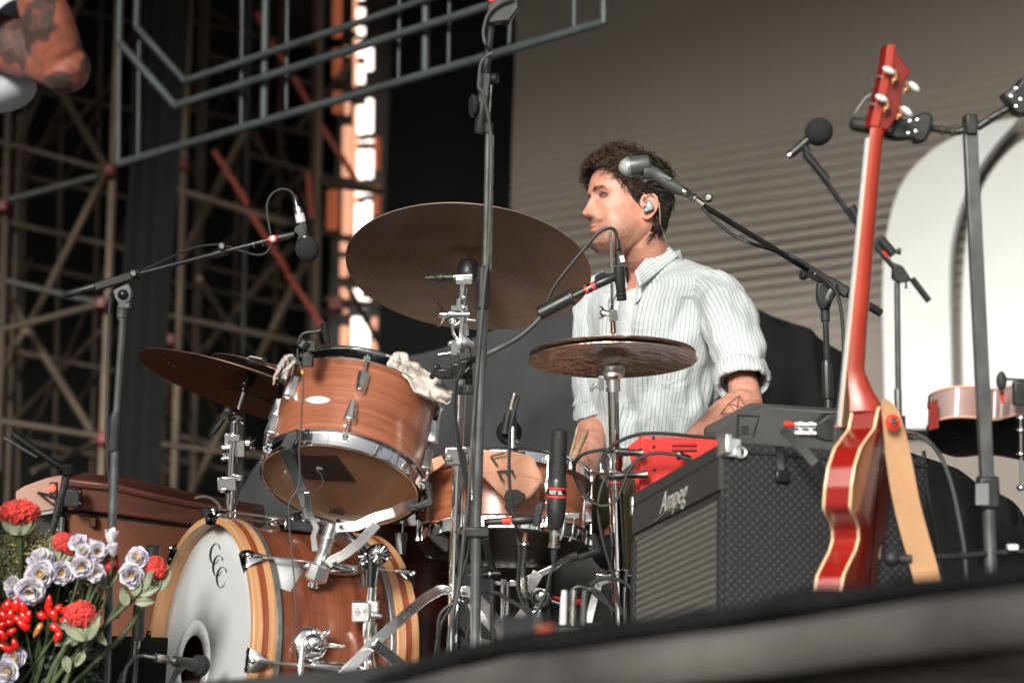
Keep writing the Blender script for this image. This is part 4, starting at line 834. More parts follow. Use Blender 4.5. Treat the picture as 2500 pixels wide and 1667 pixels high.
# hi-hat stand
d = 5.3
t = thing('hihat_stand', 'chrome hi-hat stand with thin pull rod in front of the drummer shirt', 'cymbal stand', drop(P(1515, 1600, d)))
obj('pull_rod', B().tube([P(1490, 567, d), P(1498, 830, d)], S(3.6, d), 8), chrome, t)
obj('clutch', B().lathe(P(1496, 757, d), P(1498, 782, d) - P(1496, 757, d), [(0, .006), (.001, .010), (.024, .011), (.026, .006)], 6), chrome_soft, t)
b = B()
for k in range(7): b.torus(P(1496.5 + k * .2, 785 + k * 4.2, d), Zv, S(6, d), .0012, 16, 6)
obj('spring', b, M('spring_brass', (.3, .16, .09), .3, 1), t)
wing(t, P(1484, 765, d), -Rv + Uv * .1, S(16, d), w_=.012); obj('stem', B().cyl(P(1475, 764, d), P(1488, 764, d), S(3, d)), chrome, t)
obj('seat_cup', B().lathe(P(1495, 892, d), P(1496, 924, d) - P(1495, 892, d), [(0, .020), (.001, .0265), (.013, .027), (.015, .0255), (.022, .0265), (.028, .02), (.032, .015)], 28), chrome_soft, t)
obj('upper_collar', B().tube([P(1496, 922, d), P(1497, 956, d)], S(18, d), 22), chrome_soft, t)
b = B().box(P(1468, 938, d), Rv * S(7, d), Uv * S(16, d), Fv * .008); b.cyl(P(1445, 944, d), P(1478, 944, d), S(3.5, d)); b.cyl(P(1460, 920, d), P(1480, 920, d), S(5, d)); b.tube([P(1442, 955, d), P(1450, 940, d), P(1458, 936, d)], S(4, d), 8); obj('collar_bolt', b, chrome, t, bevel=.001)
obj('upper_tube', B().tube([P(1497, 950, d), P(1501, 1120, d)], S(13.5, d), 22), chrome, t)
obj('height_clamp', B().lathe(P(1501, 1102, d), P(1503, 1145, d) - P(1501, 1102, d), [(0, .016), (.002, .0205), (.012, .0205), (.013, .0185), (.034, .0185)], 24), chrome, t)
obj('red_tape', B().lathe(P(1503, 1181, d), Zv, [(0, .0177), (.0015, .0177)], 22, (0, 0)), redt, t)
obj('lower_tube', B().tube([P(1502, 1140, d), P(1512, 1420, d), drop(P(1518, 1640, d)) + V((0, 0, .04))], S(18, d), 24), chrome, t)
b = B().cyl(P(1470, 1150, d - .01), P(1480, 1150, d - .01), S(9, d)); b.cyl(P(1470, 1128, d - .01), P(1472, 1168, d - .01), S(7.5, d)); b.bar(P(1490, 1160, d - .02), P(1440, 1150, d - .03), S(8, d), .01, Uv); obj('clamp_screw', b, chrome, t, bevel=.001)
text('dw', .014, P(1493, 1196, d) - Fv * .019, Rv, Uv, ink, t)
obj('leg_collar', B().lathe(P(1510, 1388, d), P(1512, 1430, d) - P(1510, 1388, d), [(0, .022), (.003, .026), (.01, .026), (.012, .022), (.038, .022), (.04, .018)], 24), chrome, t)
b = B()
b.prism([P(*q, d - .012) for q in ((1455, 1398), (1480, 1402), (1540, 1402), (1554, 1396), (1556, 1436), (1540, 1425), (1480, 1425), (1460, 1436))], Fv * .02)
obj('leg_bracket', b, chrome, t, bevel=.002)
for x, xx in ((1465, 1432), (1550, 1580)): straps(t, [(x, 1415, 0), ((x + xx) / 2, 1470, -.02), (xx, 1540, -.04), (xx - 10, 1640, -.06)], .018, d, Uv + Rv)
obj('bolt', B().lathe(P(1543, 1407, d - .02), -Fv, [(0, .006), (.002, .004), (.0025, 0)], 12), dchrome, t)
# crash stand
d = 5.55
t = thing('crash_cymbal_stand', 'chrome stand with black lever under the left crash cymbal', 'cymbal stand', drop(P(548, 1600, d)))
obj('base_tube', B().tube([P(564, 1228, d), drop(P(548, 1640, d)) + V((0, 0, .03))], S(13, d), 18), chrome, t); obj('tube_sleeve', B().tube([P(568, 1165, d), P(565, 1230, d)], S(16.5, d), 20), chrome, t)
obj('middle_tube', B().tube([P(572, 1080, d), P(566, 1170, d)], S(14, d), 18), chrome, t)
b = B().box(P(556, 1180, d - .01), Rv * S(24, d), Uv * S(18, d), Fv * .018); b.box(P(582, 1166, d - .015), Rv * S(11, d), Uv * S(9, d), Fv * .012); b.prism([P(*q, d - .03) for q in ((533, 1190), (560, 1190), (548, 1204), (536, 1206))], Fv * .03); obj('height_clamp', b, chrome, t, bevel=.003)
b = B().cyl(P(543, 1094, d), P(600, 1094, d), S(10, d)); b.cyl(P(543, 1094, d), P(558, 1094, d), S(16, d)); b.box(P(558, 1070, d), Rv * S(9, d), Uv * S(9, d), Fv * .015); b.torus(P(562, 1106, d), Fv, S(15, d), .003, 20, 8); b.box(P(590, 1094, d), Rv * S(9, d), Uv * S(20, d), Fv * .02); b.sph(P(545, 1120, d), S(8, d), n=12, m=8); b.sph(P(606, 1090, d), S(10, d), n=12, m=8); b.cyl(P(600, 1082, d), P(612, 1082, d), S(18, d)); obj('ratchet_joint', b, chrome, t, sharp=50, bevel=.001)
wing(t, P(603, 1094, d), Rv, S(22, d), w_=.018)
obj('upper_tube', B().tube([P(572, 1030, d), P(570, 1082, d)], S(10.5, d), 16), chrome, t); b = B().box(P(574, 1068, d - .01), Rv * S(14, d), Uv * S(9, d), Fv * .016); b.box(P(556, 1066, d - .01), Rv * S(7, d), Uv * S(9, d), Fv * .012); obj('lock', b, chrome, t, bevel=.002)
b = B().lathe(P(576, 1014, d), Rv - Fv * .6, [(-.014, .012), (-.012, .0165), (.004, .0175), (.006, .0155), (.012, .0155), (.014, .01)], 26); b.cyl(P(586, 1028, d), P(594, 1035, d), S(4, d)); obj('hinge', b, chrome, t, sharp=50)
b = B().lathe(P(556, 1005, d - .03), -Fv, [(-.01, .009), (.002, .0095), (.004, .006), (.0045, 0)], 18); b.bar(P(556, 1006, d - .025), P(542, 1024, d - .025), S(15, d), .014, Rv); b.tube([P(545, 1022, d - .025), P(531, 1042, d - .025), P(518, 1060, d - .025)], [S(7, d), S(8.5, d), S(6, d)], 12); obj('lever', b, blk, t, bevel=.0015)
obj('rod', B().tube([P(581, 1004, d), P(599, 945, d)], S(5, d), 14), chrome, t)
b = B().tube([P(596, 957, d), P(606, 925, d)], .007, 12); b.tube([P(604, 944, d), P(611, 917, d + .01)], [.010, .013], 14); b.lathe(P(611, 917, d + .01), cn, [(0, .012), (.003, .022), (.006, .024)], 22); obj('felt_seat', b, blkg, t)
b = B().sph(P(597, 935, d - .01), S(4.5, d), n=10, m=6); b.sph(P(594, 949, d - .01), S(4.5, d), n=10, m=6); obj('nut', b, chrome, t)
for a in (30, 150, 270): obj('leg', B().tube([drop(P(548, 1640, d)) + V((0, 0, .3)), drop(P(548, 1640, d)) + V((math.cos(R_(a)) * .3, math.sin(R_(a)) * .3, .01))], .009), chrome, t)
# tom stand with basket
d = 5.0
t = thing('tom_stand', 'chrome snare-style stand whose rubber tipped arms cradle the rack tom', 'drum stand', drop(P(895, 1800, d)))
obj('base_tube', B().tube([P(908, 1430, d), P(902, 1530, d)], S(12.5, d), 18), chrome, t); obj('lower_tube', B().tube([P(902, 1525, d), drop(P(890, 1850, d))], S(13.5, d), 18), chrome, t); obj('sleeve', B().tube([P(903, 1520, d), P(902, 1552, d)], S(18, d), 20), chrome, t)
b = B().box(P(882, 1492, d - .012), Rv * S(22, d), Uv * S(24, d), Fv * .018); b.box(P(912, 1480, d), Rv * S(13, d), Uv * S(14, d), Fv * .014); b.cyl(P(905, 1500, d - .01), P(934, 1504, d - .01), S(12, d), S(5, d)); clampb = obj('height_clamp', b, chrome_soft, t, bevel=.003)
b = B()
for r in (.004, .008, .012): b.torus(P(882, 1492, d - .031), Fv, r, .0007, 24, 6)
obj('target_rings', b, chrome, clampb)
b = B(); b.tube([P(905, 1432, d), P(908, 1352, d)], [S(15, d), S(22, d)], 18); b.tube([P(888, 1400, d), P(890, 1432, d)], S(10, d), 12); b.lathe(P(925, 1352, d - .02), -Fv + Rv * .4, [(-.02, .02), (.006, .022), (.012, .018), (.016, .008), (.018, 0)], 24); b.cyl(P(876, 1360, d), P(945, 1358, d), S(12, d)); b.cyl(P(944, 1358, d), P(958, 1362, d), S(4, d)); b.sph(P(887, 1378, d - .01), S(14, d), n=14, m=10)
obj('tilter', b, dchrome, t, sharp=45)
b = B()
for k in range(12):
    a = k * math.pi / 6; ax2 = (-Fv + Rv * .4).normalized(); u_, v_ = basis(ax2); q = P(925, 1352, d - .037); b.cyl(q + (u_ * math.cos(a) + v_ * math.sin(a)) * .006, q + (u_ * math.cos(a) + v_ * math.sin(a)) * .019, .0018)
obj('gear_teeth', b, chrome, t)
obj('tilt_arm', B().tube([P(896, 1356, d), P(850, 1305, d + .02), P(820, 1275, d + .04)], S(11, d), 16), dchrome, t)
c1, c2_ = P(813, 1275, d), P(776, 1392, d); bx_ = (c2_ - c1).normalized()
obj('basket_tube', B().lathe(c1, bx_, [(0, .012), (.002, .0145), (.03, .0145), (.031, .018), (.036, .018), (.037, .0142), (.1, .0142)], 24), chrome_soft, t)
obj('basket_nut', B().lathe(P(783, 1375, d), bx_, [(0, .016), (.004, .0225), (.034, .0235), (.04, .017)], 8), chrome_soft, t, sharp=20, bevel=.001)
obj('basket_screw', B().lathe(P(770, 1410, d), bx_, [(0, .009), (.012, .009), (.013, .0125), (.02, .0125), (.021, .006)], 20), chrome, t)
def arm(nm, pts, w_, side, m=chrome): return obj(nm, B().strap([P(x, y, d + z) for x, y, z in pts], w_, .0045, side), m, t, bevel=.001)
arm('basket_arm', [(820, 1288, -.01), (870, 1284, -.03), (920, 1262, -.03), (960, 1250, -.02), (985, 1236, .02), (1015, 1232, .05)], .021, Uv + Fv * .3, chrome_soft)
arm('basket_arm', [(920, 1278, -.04), (880, 1322, -.03), (845, 1350, -.02), (806, 1372, -.02), (800, 1378, -.02)], .02, Uv - Rv, chrome_soft)
arm('basket_arm', [(770, 1345, -.03), (765, 1310, -.03), (772, 1288, -.03), (760, 1260, -.03), (752, 1230, -.04), (750, 1200, -.05)], .013, Rv)
arm('basket_arm', [(757, 1265, .01), (735, 1195, .02), (722, 1155, .02), (705, 1120, .01), (695, 1095, 0)], .022, Rv, stand2)
b = B(); b.lathe(P(833, 1286, d - .025), -Fv, [(0, .005), (.003, .004), (.0035, 0)], 12); b.lathe(P(816, 1374, d - .025), -Fv, [(0, .005), (.003, .004), (.0035, 0)], 12); obj('rivet', b, dchrome, t)
b = B().prism([P(*q, d + .02) for q in ((681, 1090), (700, 1058), (722, 1048), (730, 1050), (728, 1070), (715, 1092), (725, 1108), (705, 1125), (696, 1118), (700, 1098))], Fv * .03); obj('rubber_tip', b, blk, t, bevel=.004)
b = B().prism([P(*q, d + .04) for q in ((1040, 1170), (1050, 1180), (1060, 1228), (1055, 1236), (1018, 1244), (1013, 1230), (1044, 1218), (1034, 1176))], Fv * .03); obj('rubber_tip', b, blk, t, bevel=.004)
for a in (40, 160, 280): obj('leg', B().tube([drop(P(890, 1850, d)) + V((0, 0, .25)), drop(P(890, 1850, d)) + V((math.cos(R_(a)) * .3, math.sin(R_(a)) * .3, .01))], .009), chrome, t)
# snare stand
d = 5.25
t = thing('snare_stand', 'chrome stand with black rubber tips under the snare drum', 'drum stand', drop(P(1230, 1700, d)))
obj('post', B().tube([P(1228, 1412, d), P(1226, 1520, d), drop(P(1220, 1720, d))], S(11, d), 18), chrome, t); obj('side_tube', B().tube([P(1240, 1420, d), P(1238, 1500, d)], S(6, d), 14), chrome, t)
b = B().box(P(1255, 1422, d), Rv * S(12, d), Uv * S(8, d), Fv * .01); b.box(P(1212, 1422, d), Rv * S(12, d), Uv * S(6, d), Fv * .01); obj('bracket', b, chrome, t, bevel=.002)
arm2 = lambda nm, pts, w_, side, m=chrome: obj(nm, B().strap([P(x, y, d + z) for x, y, z in pts], w_, .0045, side), m, t, bevel=.001)
arm2('basket_arm', [(1288, 1412, -.03), (1320, 1400, -.03), (1352, 1385, -.03), (1372, 1368, 0), (1410, 1352, .02)], .014, Uv, chrome_soft); arm2('basket_arm', [(1314, 1396, -.05), (1302, 1420, -.05), (1285, 1440, -.04)], .024, Uv - Rv, chrome_soft)
arm2('basket_arm', [(1100, 1345, .03), (1145, 1385, .02), (1200, 1420, 0)], .014, Uv, stand2)
b = B().prism([P(*q, d - .04) for q in ((1047, 1310), (1060, 1285), (1075, 1275), (1090, 1285), (1088, 1300), (1100, 1315), (1098, 1345), (1088, 1352), (1052, 1320))], Fv * .03); obj('rubber_tip', b, blk, t, bevel=.005)
b = B().prism([P(*q, d + .0) for q in ((1440, 1308), (1452, 1302), (1470, 1340), (1468, 1352), (1412, 1370), (1408, 1354), (1452, 1340))], Fv * .03); obj('rubber_tip', b, blk, t, bevel=.004)
b = B(); b.lathe(P(1318, 1460, d), -Fv - Rv * .2, [(-.02, .022), (0, .028), (.008, .024), (.012, .012), (.014, 0)], 24); b.cyl(P(1340, 1465, d), P(1368, 1474, d), S(9, d)); b.torus(P(1318, 1460, d - .014), Fv, .017, .002, 24, 8); obj('tilter', b, dchrome, t, sharp=45)
b = B(); b.cyl(P(1350, 1462, d + .02), P(1420, 1470, d + .1), S(8, d)); obj('cross_rod', b, redt, t)
obj('lower_clamp', B().box(P(1308, 1498, d - .02), Rv * S(13, d), Uv * S(10, d), Fv * .012), chrome, t, bevel=.002)
straps(t, [(1262, 1515, -.05), (1275, 1498, -.05), (1290, 1480, -.05)], .02, d, Rv, 'brace')
# snare mics
m_ = thing('snare_top_mic', 'black round-headed mic with clamp above the snare drum', 'microphone', P(1250, 1100, 5.2))
dd = 5.25
a1, b1 = basis(Fv); obj('head', B().sph(P(1243, 1055, dd + .04), S(32, dd), n=28, m=18), foam, m_)
obj('body', B().tube([P(1232, 1058, dd), P(1242, 1010, dd)], S(11, dd), 16), blk, m_); obj('connector', B().tube(cat([P(1245, 1012, dd), P(1253, 975, dd), P(1258, 960, dd)], 4), S(9, dd), 14), nickel, m_)
obj('stem', B().tube([P(1252, 1030, dd - .02), P(1251, 1142, dd - .05)], S(6, dd), 12), nickel, m_); obj('shaft', B().tube([P(1252, 1000, dd - .02), P(1252, 1072, dd - .02)], S(9.5, dd), 14), blk, m_)
obj('flange', B().lathe(P(1251, 1078, dd - .02), Zv, [(0, .013), (.004, .0135), (.005, .01)], 20), nickel, m_)
b = B().box(P(1250, 1108, dd - .08), Rv * S(16, dd), Uv * S(8, dd), Fv * .015); b.box(P(1273, 1107, dd - .08), Rv * S(10, dd), Uv * S(5, dd), Fv * .01); b.box(P(1279, 1112, dd - .08), Rv * S(4, dd), Uv * S(10, dd), Fv * .01); b.box(P(1240, 1128, dd - .06), Rv * S(5, dd), Uv * S(18, dd), Fv * .015); b.box(P(1259, 1128, dd - .06), Rv * S(5, dd), Uv * S(14, dd), Fv * .015); obj('rim_clamp', b, blk, m_, bevel=.002)
cab('black cable dropping from the snare top mic in front of the snare', [P(*q, 5.0) for q in ((1262, 966), (1264, 975), (1254, 1010), (1246, 1050), (1243, 1120), (1244, 1180), (1250, 1230), (1256, 1260), (1262, 1300), (1268, 1350), (1264, 1430), (1275, 1470), (1290, 1490))], S(4.2, 5), cable, grp='mic cables')
one('rubber_patch', 'angular black rubber patch under the hide pad on the snare', 'patch', B().prism([P(*q, 5.09) for q in ((1236, 1196), (1262, 1194), (1282, 1206), (1277, 1226), (1255, 1238), (1245, 1258), (1232, 1240), (1234, 1228), (1238, 1222), (1230, 1212))], Fv * .008), blk, bevel=.002)
dm = 4.95
m_ = thing('kit_mic', 'large black ribbed mic with red KIT SL label standing before the snare', 'microphone', P(1358, 1300, dm))
mv = (P(1355, 1290, dm) - P(1366, 1050, dm)).normalized()
obj('grille', B().lathe(P(1366, 1048, dm), mv, [(0, .006), (.002, .0145), (.006, .0165), (.012, .0168), (.10, .0178), (.103, .0178)], 28), M('mic_ribbed', (.02, .022, .022), .55, .2, .2, 30, bump=1.0, bs=420, st=(.2, .2, 1.6)), m_)
obj('body', B().lathe(P(1361, 1168, dm), mv, [(0, .0182), (.004, .0198), (.03, .0205), (.04, .0195), (.046, .019)], 28), stand2, m_)
lb = obj('red_label', B().lathe(P(1360, 1189, dm), mv, [(0, .0203), (.021, .0208)], 28, (0, 0)), redt, m_); obj('label_band', B().lathe(P(1359.5, 1193, dm), mv, [(0, .0206), (.013, .0210)], 28, (0, 0)), blkg, lb)
def cylwarp(c, r, up, shift=0):
    up = up.normalized(); f = (-Fv - up * (-Fv).dot(up)).normalized(); s_ = up.cross(f)
    if s_.dot(Rv) < 0: s_ = -s_
    def w_(v):
        a = v.x / r + shift; return c + up * v.y + (s_ * math.sin(a) + f * math.cos(a)) * (r + v.z)
    return w_
text('KIT SL', .0105, None, Rv, Uv, white, lb, .0004, warp=cylwarp(P(1360, 1201, dm), .0212, -mv, -.15))
obj('holder', B().lathe(P(1359, 1215, dm), mv, [(0, .0195), (.01, .0205), (.04, .0195), (.055, .0165), (.062, .014)], 26), blk, m_)
obj('holder_tab', B().prism([P(*q, dm - .012) for q in ((1302, 1250), (1312, 1230), (1326, 1226), (1328, 1240), (1322, 1262), (1318, 1285), (1300, 1284))], Fv * .02), blk, m_, bevel=.003)
obj('connector', B().lathe(P(1355, 1290, dm), mv, [(0, .008), (.002, .0105), (.032, .0105), (.034, .013), (.038, .013), (.04, .0095)], 20), nickel, m_); obj('cable_boot', B().tube([P(1354, 1334, dm), P(1352, 1370, dm)], [S(9.5, dm), S(7, dm)], 14), stand2, m_)
text('AUD', .008, P(1356, 1303, dm) - Fv * .0112, Rv, Uv, M('print_grey', (.3, .31, .31), .5), m_)
obj('boom_stub', B().tube([P(1181, 1275, dm), P(1226, 1272, dm)], S(9.5, dm), 14), blk, m_); obj('red_tape', B().tube([P(1226, 1272, dm), P(1248, 1271, dm)], S(10.5, dm), 16), redt, m_); obj('boom_tip', B().tube([P(1248, 1271, dm), P(1252, 1270, dm), P(1298, 1267, dm), P(1302, 1267, dm)], [S(9, dm), S(12, dm), S(12, dm), S(9, dm)], 16), blk, m_)
cab('black cable looping under the KIT SL mic', [P(*q, dm) for q in ((1352, 1368), (1350, 1385), (1342, 1405), (1335, 1440), (1320, 1475), (1298, 1510), (1285, 1530), (1262, 1560))], S(4.5, dm), cable, grp='mic cables')
m_ = thing('snare_bottom_mic', 'thin mic on a black stem pointing up below the snare drum', 'microphone', P(1285, 1380, 5.0))
obj('shaft', B().tube([P(1283, 1300, 5.0), P(1281, 1325, 5.0)], S(6.5, 5), 12), M('copper_shaft', (.45, .25, .17), .35, .8), m_); obj('flange', B().lathe(P(1281, 1325, 5.0), -Zv, [(0, .0095), (.002, .0105), (.005, .0105), (.006, .008)], 20), nickel, m_)
obj('body', B().tube([P(1281, 1330, 5.0), P(1281, 1352, 5), P(1276, 1385, 5), P(1278, 1408, 5)], [S(9.5, 5), S(9.5, 5), S(7, 5), S(9, 5)], 16), blk, m_); obj('connector', B().tube([P(1277, 1406, 5), P(1280, 1440, 5), P(1283, 1458, 5)], [S(8, 5), S(10, 5), S(7, 5)], 14), nickel, m_)
cab('thin cable around the snare bottom mic', [P(*q, 5.0) for q in ((1284, 1456), (1288, 1480), (1296, 1498), (1300, 1540))], S(4.2, 5), cable, grp='mic cables')
t = thing('low_boom_stand', 'low black boom stand arm crossing beneath the snare drum', 'mic stand', drop(P(1215, 1500, 5.02)))
obj('boom', B().tube([P(1185, 1315, 5.02), P(1205, 1402, 5.02)], S(10, 5), 14), blk, t); b = B().cyl(P(1145, 1404, 5.02), P(1222, 1400, 5.02), S(8, 5)); b.cyl(P(1183, 1402, 5.02), P(1216, 1400, 5.02), S(14, 5)); obj('joint', b, blkg, t); obj('ring', B().cyl(P(1193, 1402, 5.02), P(1198, 1402, 5.02), S(14.5, 5)), nickel, t); obj('tube', B().tube([P(1202, 1404, 5.02), drop(P(1215, 1560, 5.02))], S(7, 5), 10), blk, t)
# clip-on tom mic at the top left rim, with its gooseneck
m_ = thing('tom_clip_mic', 'small black clip mic with a gooseneck on the rack tom rim', 'microphone', P(760, 850, 5.05)); dt = 5.05
obj('gooseneck', B().tube(cat([P(*q, dt) for q in ((728, 838), (735, 820), (748, 812), (768, 810), (784, 806))], 6), S(4.5, dt), 10), blk, m_); obj('capsule', B().tube([P(791, 788, dt), P(794, 812, dt), P(800, 840, dt)], [S(8.5, dt), S(9.5, dt), S(8, dt)], 16), blkg, m_)
b = B().box(P(752, 880, dt), Rv * S(14, dt), Uv * S(16, dt), Fv * .016); b.cyl(P(734, 850, dt), P(748, 832, dt), S(14, dt)); b.box(P(757, 845, dt + .01), Rv * S(16, dt), Uv * S(14, dt), Fv * .01); b.bar(P(730, 870, dt), P(760, 862, dt), S(10, dt), .02, Uv); obj('clamp', b, blk, m_, bevel=.003)
cab('hair-thin wire loop over the tom clip mic', [P(*q, dt) for q in ((790, 788), (778, 776), (766, 780), (764, 792), (772, 802), (782, 806))], S(1.2, dt), cable, grp='mic cables')
cab('thin black wire hanging down the front of the rack tom and bass drum', [P(*q, 4.93) for q in ((727, 850), (726, 870), (732, 892), (737, 905), (741, 935), (737, 1000), (735, 1050), (730, 1100), (732, 1150), (727, 1190), (712, 1215), (705, 1236), (706, 1280), (712, 1350), (719, 1420), (722, 1500), (718, 1560), (728, 1640), (735, 1690))], S(1.9, 4.93), cableg, grp='mic cables')
cab('curl of thin wire under the rack tom head', [P(*q, 4.95) for q in ((772, 1146), (784, 1160), (788, 1180), (775, 1194), (750, 1198), (730, 1202), (712, 1216), (705, 1232), (718, 1248), (740, 1240), (748, 1222), (746, 1204))], S(1.8, 4.95), cable, grp='mic cables')
obj('wire_ferrule', B().tube([P(737, 903, 4.93), P(739, 912, 4.93)], S(3.4, 4.9), 8), M('ferrule', (.8, .4, .05), .4), m_)
# kick-in mic, stand behind the flowers
dk = 4.85
m_ = thing('kick_drum_mic', 'black mic poking into the port hole of the white bass drum head', 'microphone', P(440, 1610, dk))
kx = (P(486, 1625, dk + .12) - P(352, 1600, dk)).normalized()
obj('cable_boot', B().tube([P(352, 1600, dk), P(380, 1605, dk)], [S(6, dk), S(7, dk)], 14), stand2, m_)
obj('connector', B().lathe(P(378, 1604, dk), kx, [(0, .0075), (.003, .0095), (.008, .008), (.03, .0085), (.032, .0095), (.038, .009)], 20), nickel, m_)
obj('body', B().tube([P(418, 1610, dk + .03), P(424, 1612, dk + .03), P(455, 1618, dk + .06), P(480, 1624, dk + .09)], [S(9, dk), S(13, dk), S(14, dk), S(17, dk)], 20), blk, m_); obj('head', B().lathe(P(477, 1622, dk + .09), kx, [(0, .016), (.004, .021), (.02, .022), (.027, .015), (.03, 0)], 24), foam, m_)
obj('clip', B().tube([P(448, 1622, dk + .05), P(428, 1645, dk + .03), P(415, 1675, dk)], [S(9, dk), S(8, dk), S(7, dk)], 12), blk, m_)
cab('cable curving from the bass drum mic towards the flowers', [P(*q, dk) for q in ((354, 1600), (338, 1602), (320, 1615), (306, 1640), (300, 1690))], S(5, dk), cable, grp='mic cables')
dk = 4.95
t = thing('kick_mic_stand', 'small black stand with silver plug just left of the bass drum hoop', 'mic stand', drop(P(330, 1750, dk)))
obj('tube', B().tube([P(340, 1478, dk), P(336, 1560, dk)], S(15, dk), 16), blk, t); obj('cap', B().tube([P(374, 1332, dk), P(372, 1365, dk)], S(18, dk), 16), stand2, t); obj('upper_tube', B().tube([P(373, 1362, dk), P(345, 1480, dk)], S(9, dk), 12), blk, t)
obj('plug', B().tube([P(332, 1562, dk), P(328, 1600, dk)], [S(12, dk), S(8, dk)], 14), nickel, t); obj('lower_tube', B().tube([P(335, 1560, dk), drop(P(322, 1760, dk))], S(6, dk), 10), stand2, t)
cab('pair of cables hanging beside the bass drum mic stand', [P(*q, dk) for q in ((322, 1590), (312, 1620), (296, 1650), (284, 1690))], S(5, dk), cable, grp='mic cables')
# ================================================================ PEOPLE
def skinmat(name, base, tattoo=False):
    m, n, p = nodes(name); L = n.links
    at = n.nodes.new('ShaderNodeVertexColor'); at.layer_name = 'Col'
    tc = n.nodes.new('ShaderNodeTexCoord'); nz = n.nodes.new('ShaderNodeTexNoise'); nz.inputs['Scale'].default_value = 45; nz.inputs['Detail'].default_value = 6; L.new(tc.outputs['Object'], nz.inputs['Vector'])
    mr = n.nodes.new('ShaderNodeMapRange'); mr.inputs[3].default_value = .76; mr.inputs[4].default_value = 1.2; mr.inputs[1].default_value = .3; mr.inputs[2].default_value = .7; L.new(nz.outputs[0], mr.inputs[0])
    mx = n.nodes.new('ShaderNodeMix'); mx.data_type = 'RGBA'; mx.blend_type = 'MULTIPLY'; mx.inputs[0].default_value = 1
    L.new(at.outputs['Color'], mx.inputs[6]); cx = n.nodes.new('ShaderNodeCombineXYZ')
    for i in range(3): L.new(mr.outputs[0], cx.inputs[i])
    L.new(cx.outputs[0], mx.inputs[7]); L.new(mx.outputs[2], p.inputs['Base Color'])
    p.inputs['Roughness'].default_value = .5; p.inputs['Subsurface Weight'].default_value = .12; p.inputs['Subsurface Radius'].default_value = (.012, .004, .002); p.inputs['Subsurface Scale'].default_value = .5
    n3 = n.nodes.new('ShaderNodeTexNoise'); n3.inputs['Scale'].default_value = 260; n3.inputs['Detail'].default_value = 3; L.new(tc.outputs['Object'], n3.inputs['Vector'])
    bp = n.nodes.new('ShaderNodeBump'); bp.inputs['Strength'].default_value = .25; bp.inputs['Distance'].default_value = .001; L.new(n3.outputs[0], bp.inputs['Height']); L.new(bp.outputs[0], p.inputs['Normal'])
    return m
skin = skinmat('skin', (.6, .3, .2))
def remeshed(name, b, m, parent, voxel, colfn, smooth=4):
    o = obj(name, b, m, parent, sharp=180); base = wloc(o)
    md = o.modifiers.new('r', 'REMESH'); md.mode = 'VOXEL'; md.voxel_size = voxel; md.use_smooth_shade = True
    ms = o.modifiers.new('s', 'SMOOTH'); ms.iterations = smooth; ms.factor = .5
    dg = bpy.context.evaluated_depsgraph_get(); dg.update(); me = bpy.data.meshes.new_from_object(o.evaluated_get(dg)); o.modifiers.clear(); old = o.data; o.data = me; bpy.data.meshes.remove(old)
    me.name = name; n = len(me.vertices); co = np.empty(n * 3); me.vertices.foreach_get('co', co); co = co.reshape(-1, 3) + np.array(base)
    col = colfn(co); ca = me.color_attributes.new('Col', 'FLOAT_COLOR', 'POINT'); ca.data.foreach_set('color', np.concatenate([col, np.ones((n, 1))], 1).astype(np.float32).ravel())
    me.polygons.foreach_set('use_smooth', [True] * len(me.polygons))
    if not me.materials: me.materials.append(m)
    return o
# ---- drummer's head, in its own frame: X forward, Y left, Z up, origin between the eyes' level and the ears
ya = R_(66); HX = V((-math.sin(ya), -math.cos(ya), 0)); HY = V((0, 0, 1)).cross(HX); HZ = V((0, 0, 1))
HX2 = (HX + HZ * .03).normalized(); HO = P(1529, 499, 5.95)
def hw(p): return HO + HX * p[0] + HY * p[1] + HZ * (p[2] + .03 * p[0])
prof = [(-.136, .052, .012, .020), (-.130, .074, .006, .034), (-.118, .089, -.012, .047), (-.102, .088, -.034, .059), (-.085, .0885, -.056, .0655), (-.065, .090, -.074, .069), (-.045, .0915, -.086, .0695), (-.022, .091, -.095, .0715), (0, .0905, -.100, .074), (.02, .096, -.102, .0765), (.04, .095, -.102, .0775), (.06, .0895, -.100, .0765), (.08, .077, -.092, .070), (.097, .055, -.074, .058), (.108, .032, -.05, .04), (.114, .008, -.026, .018), (.1155, -.008, -.016, .004)]
PZ = np.array(prof)
def G(x, s): return math.exp(-(x / s) ** 2)
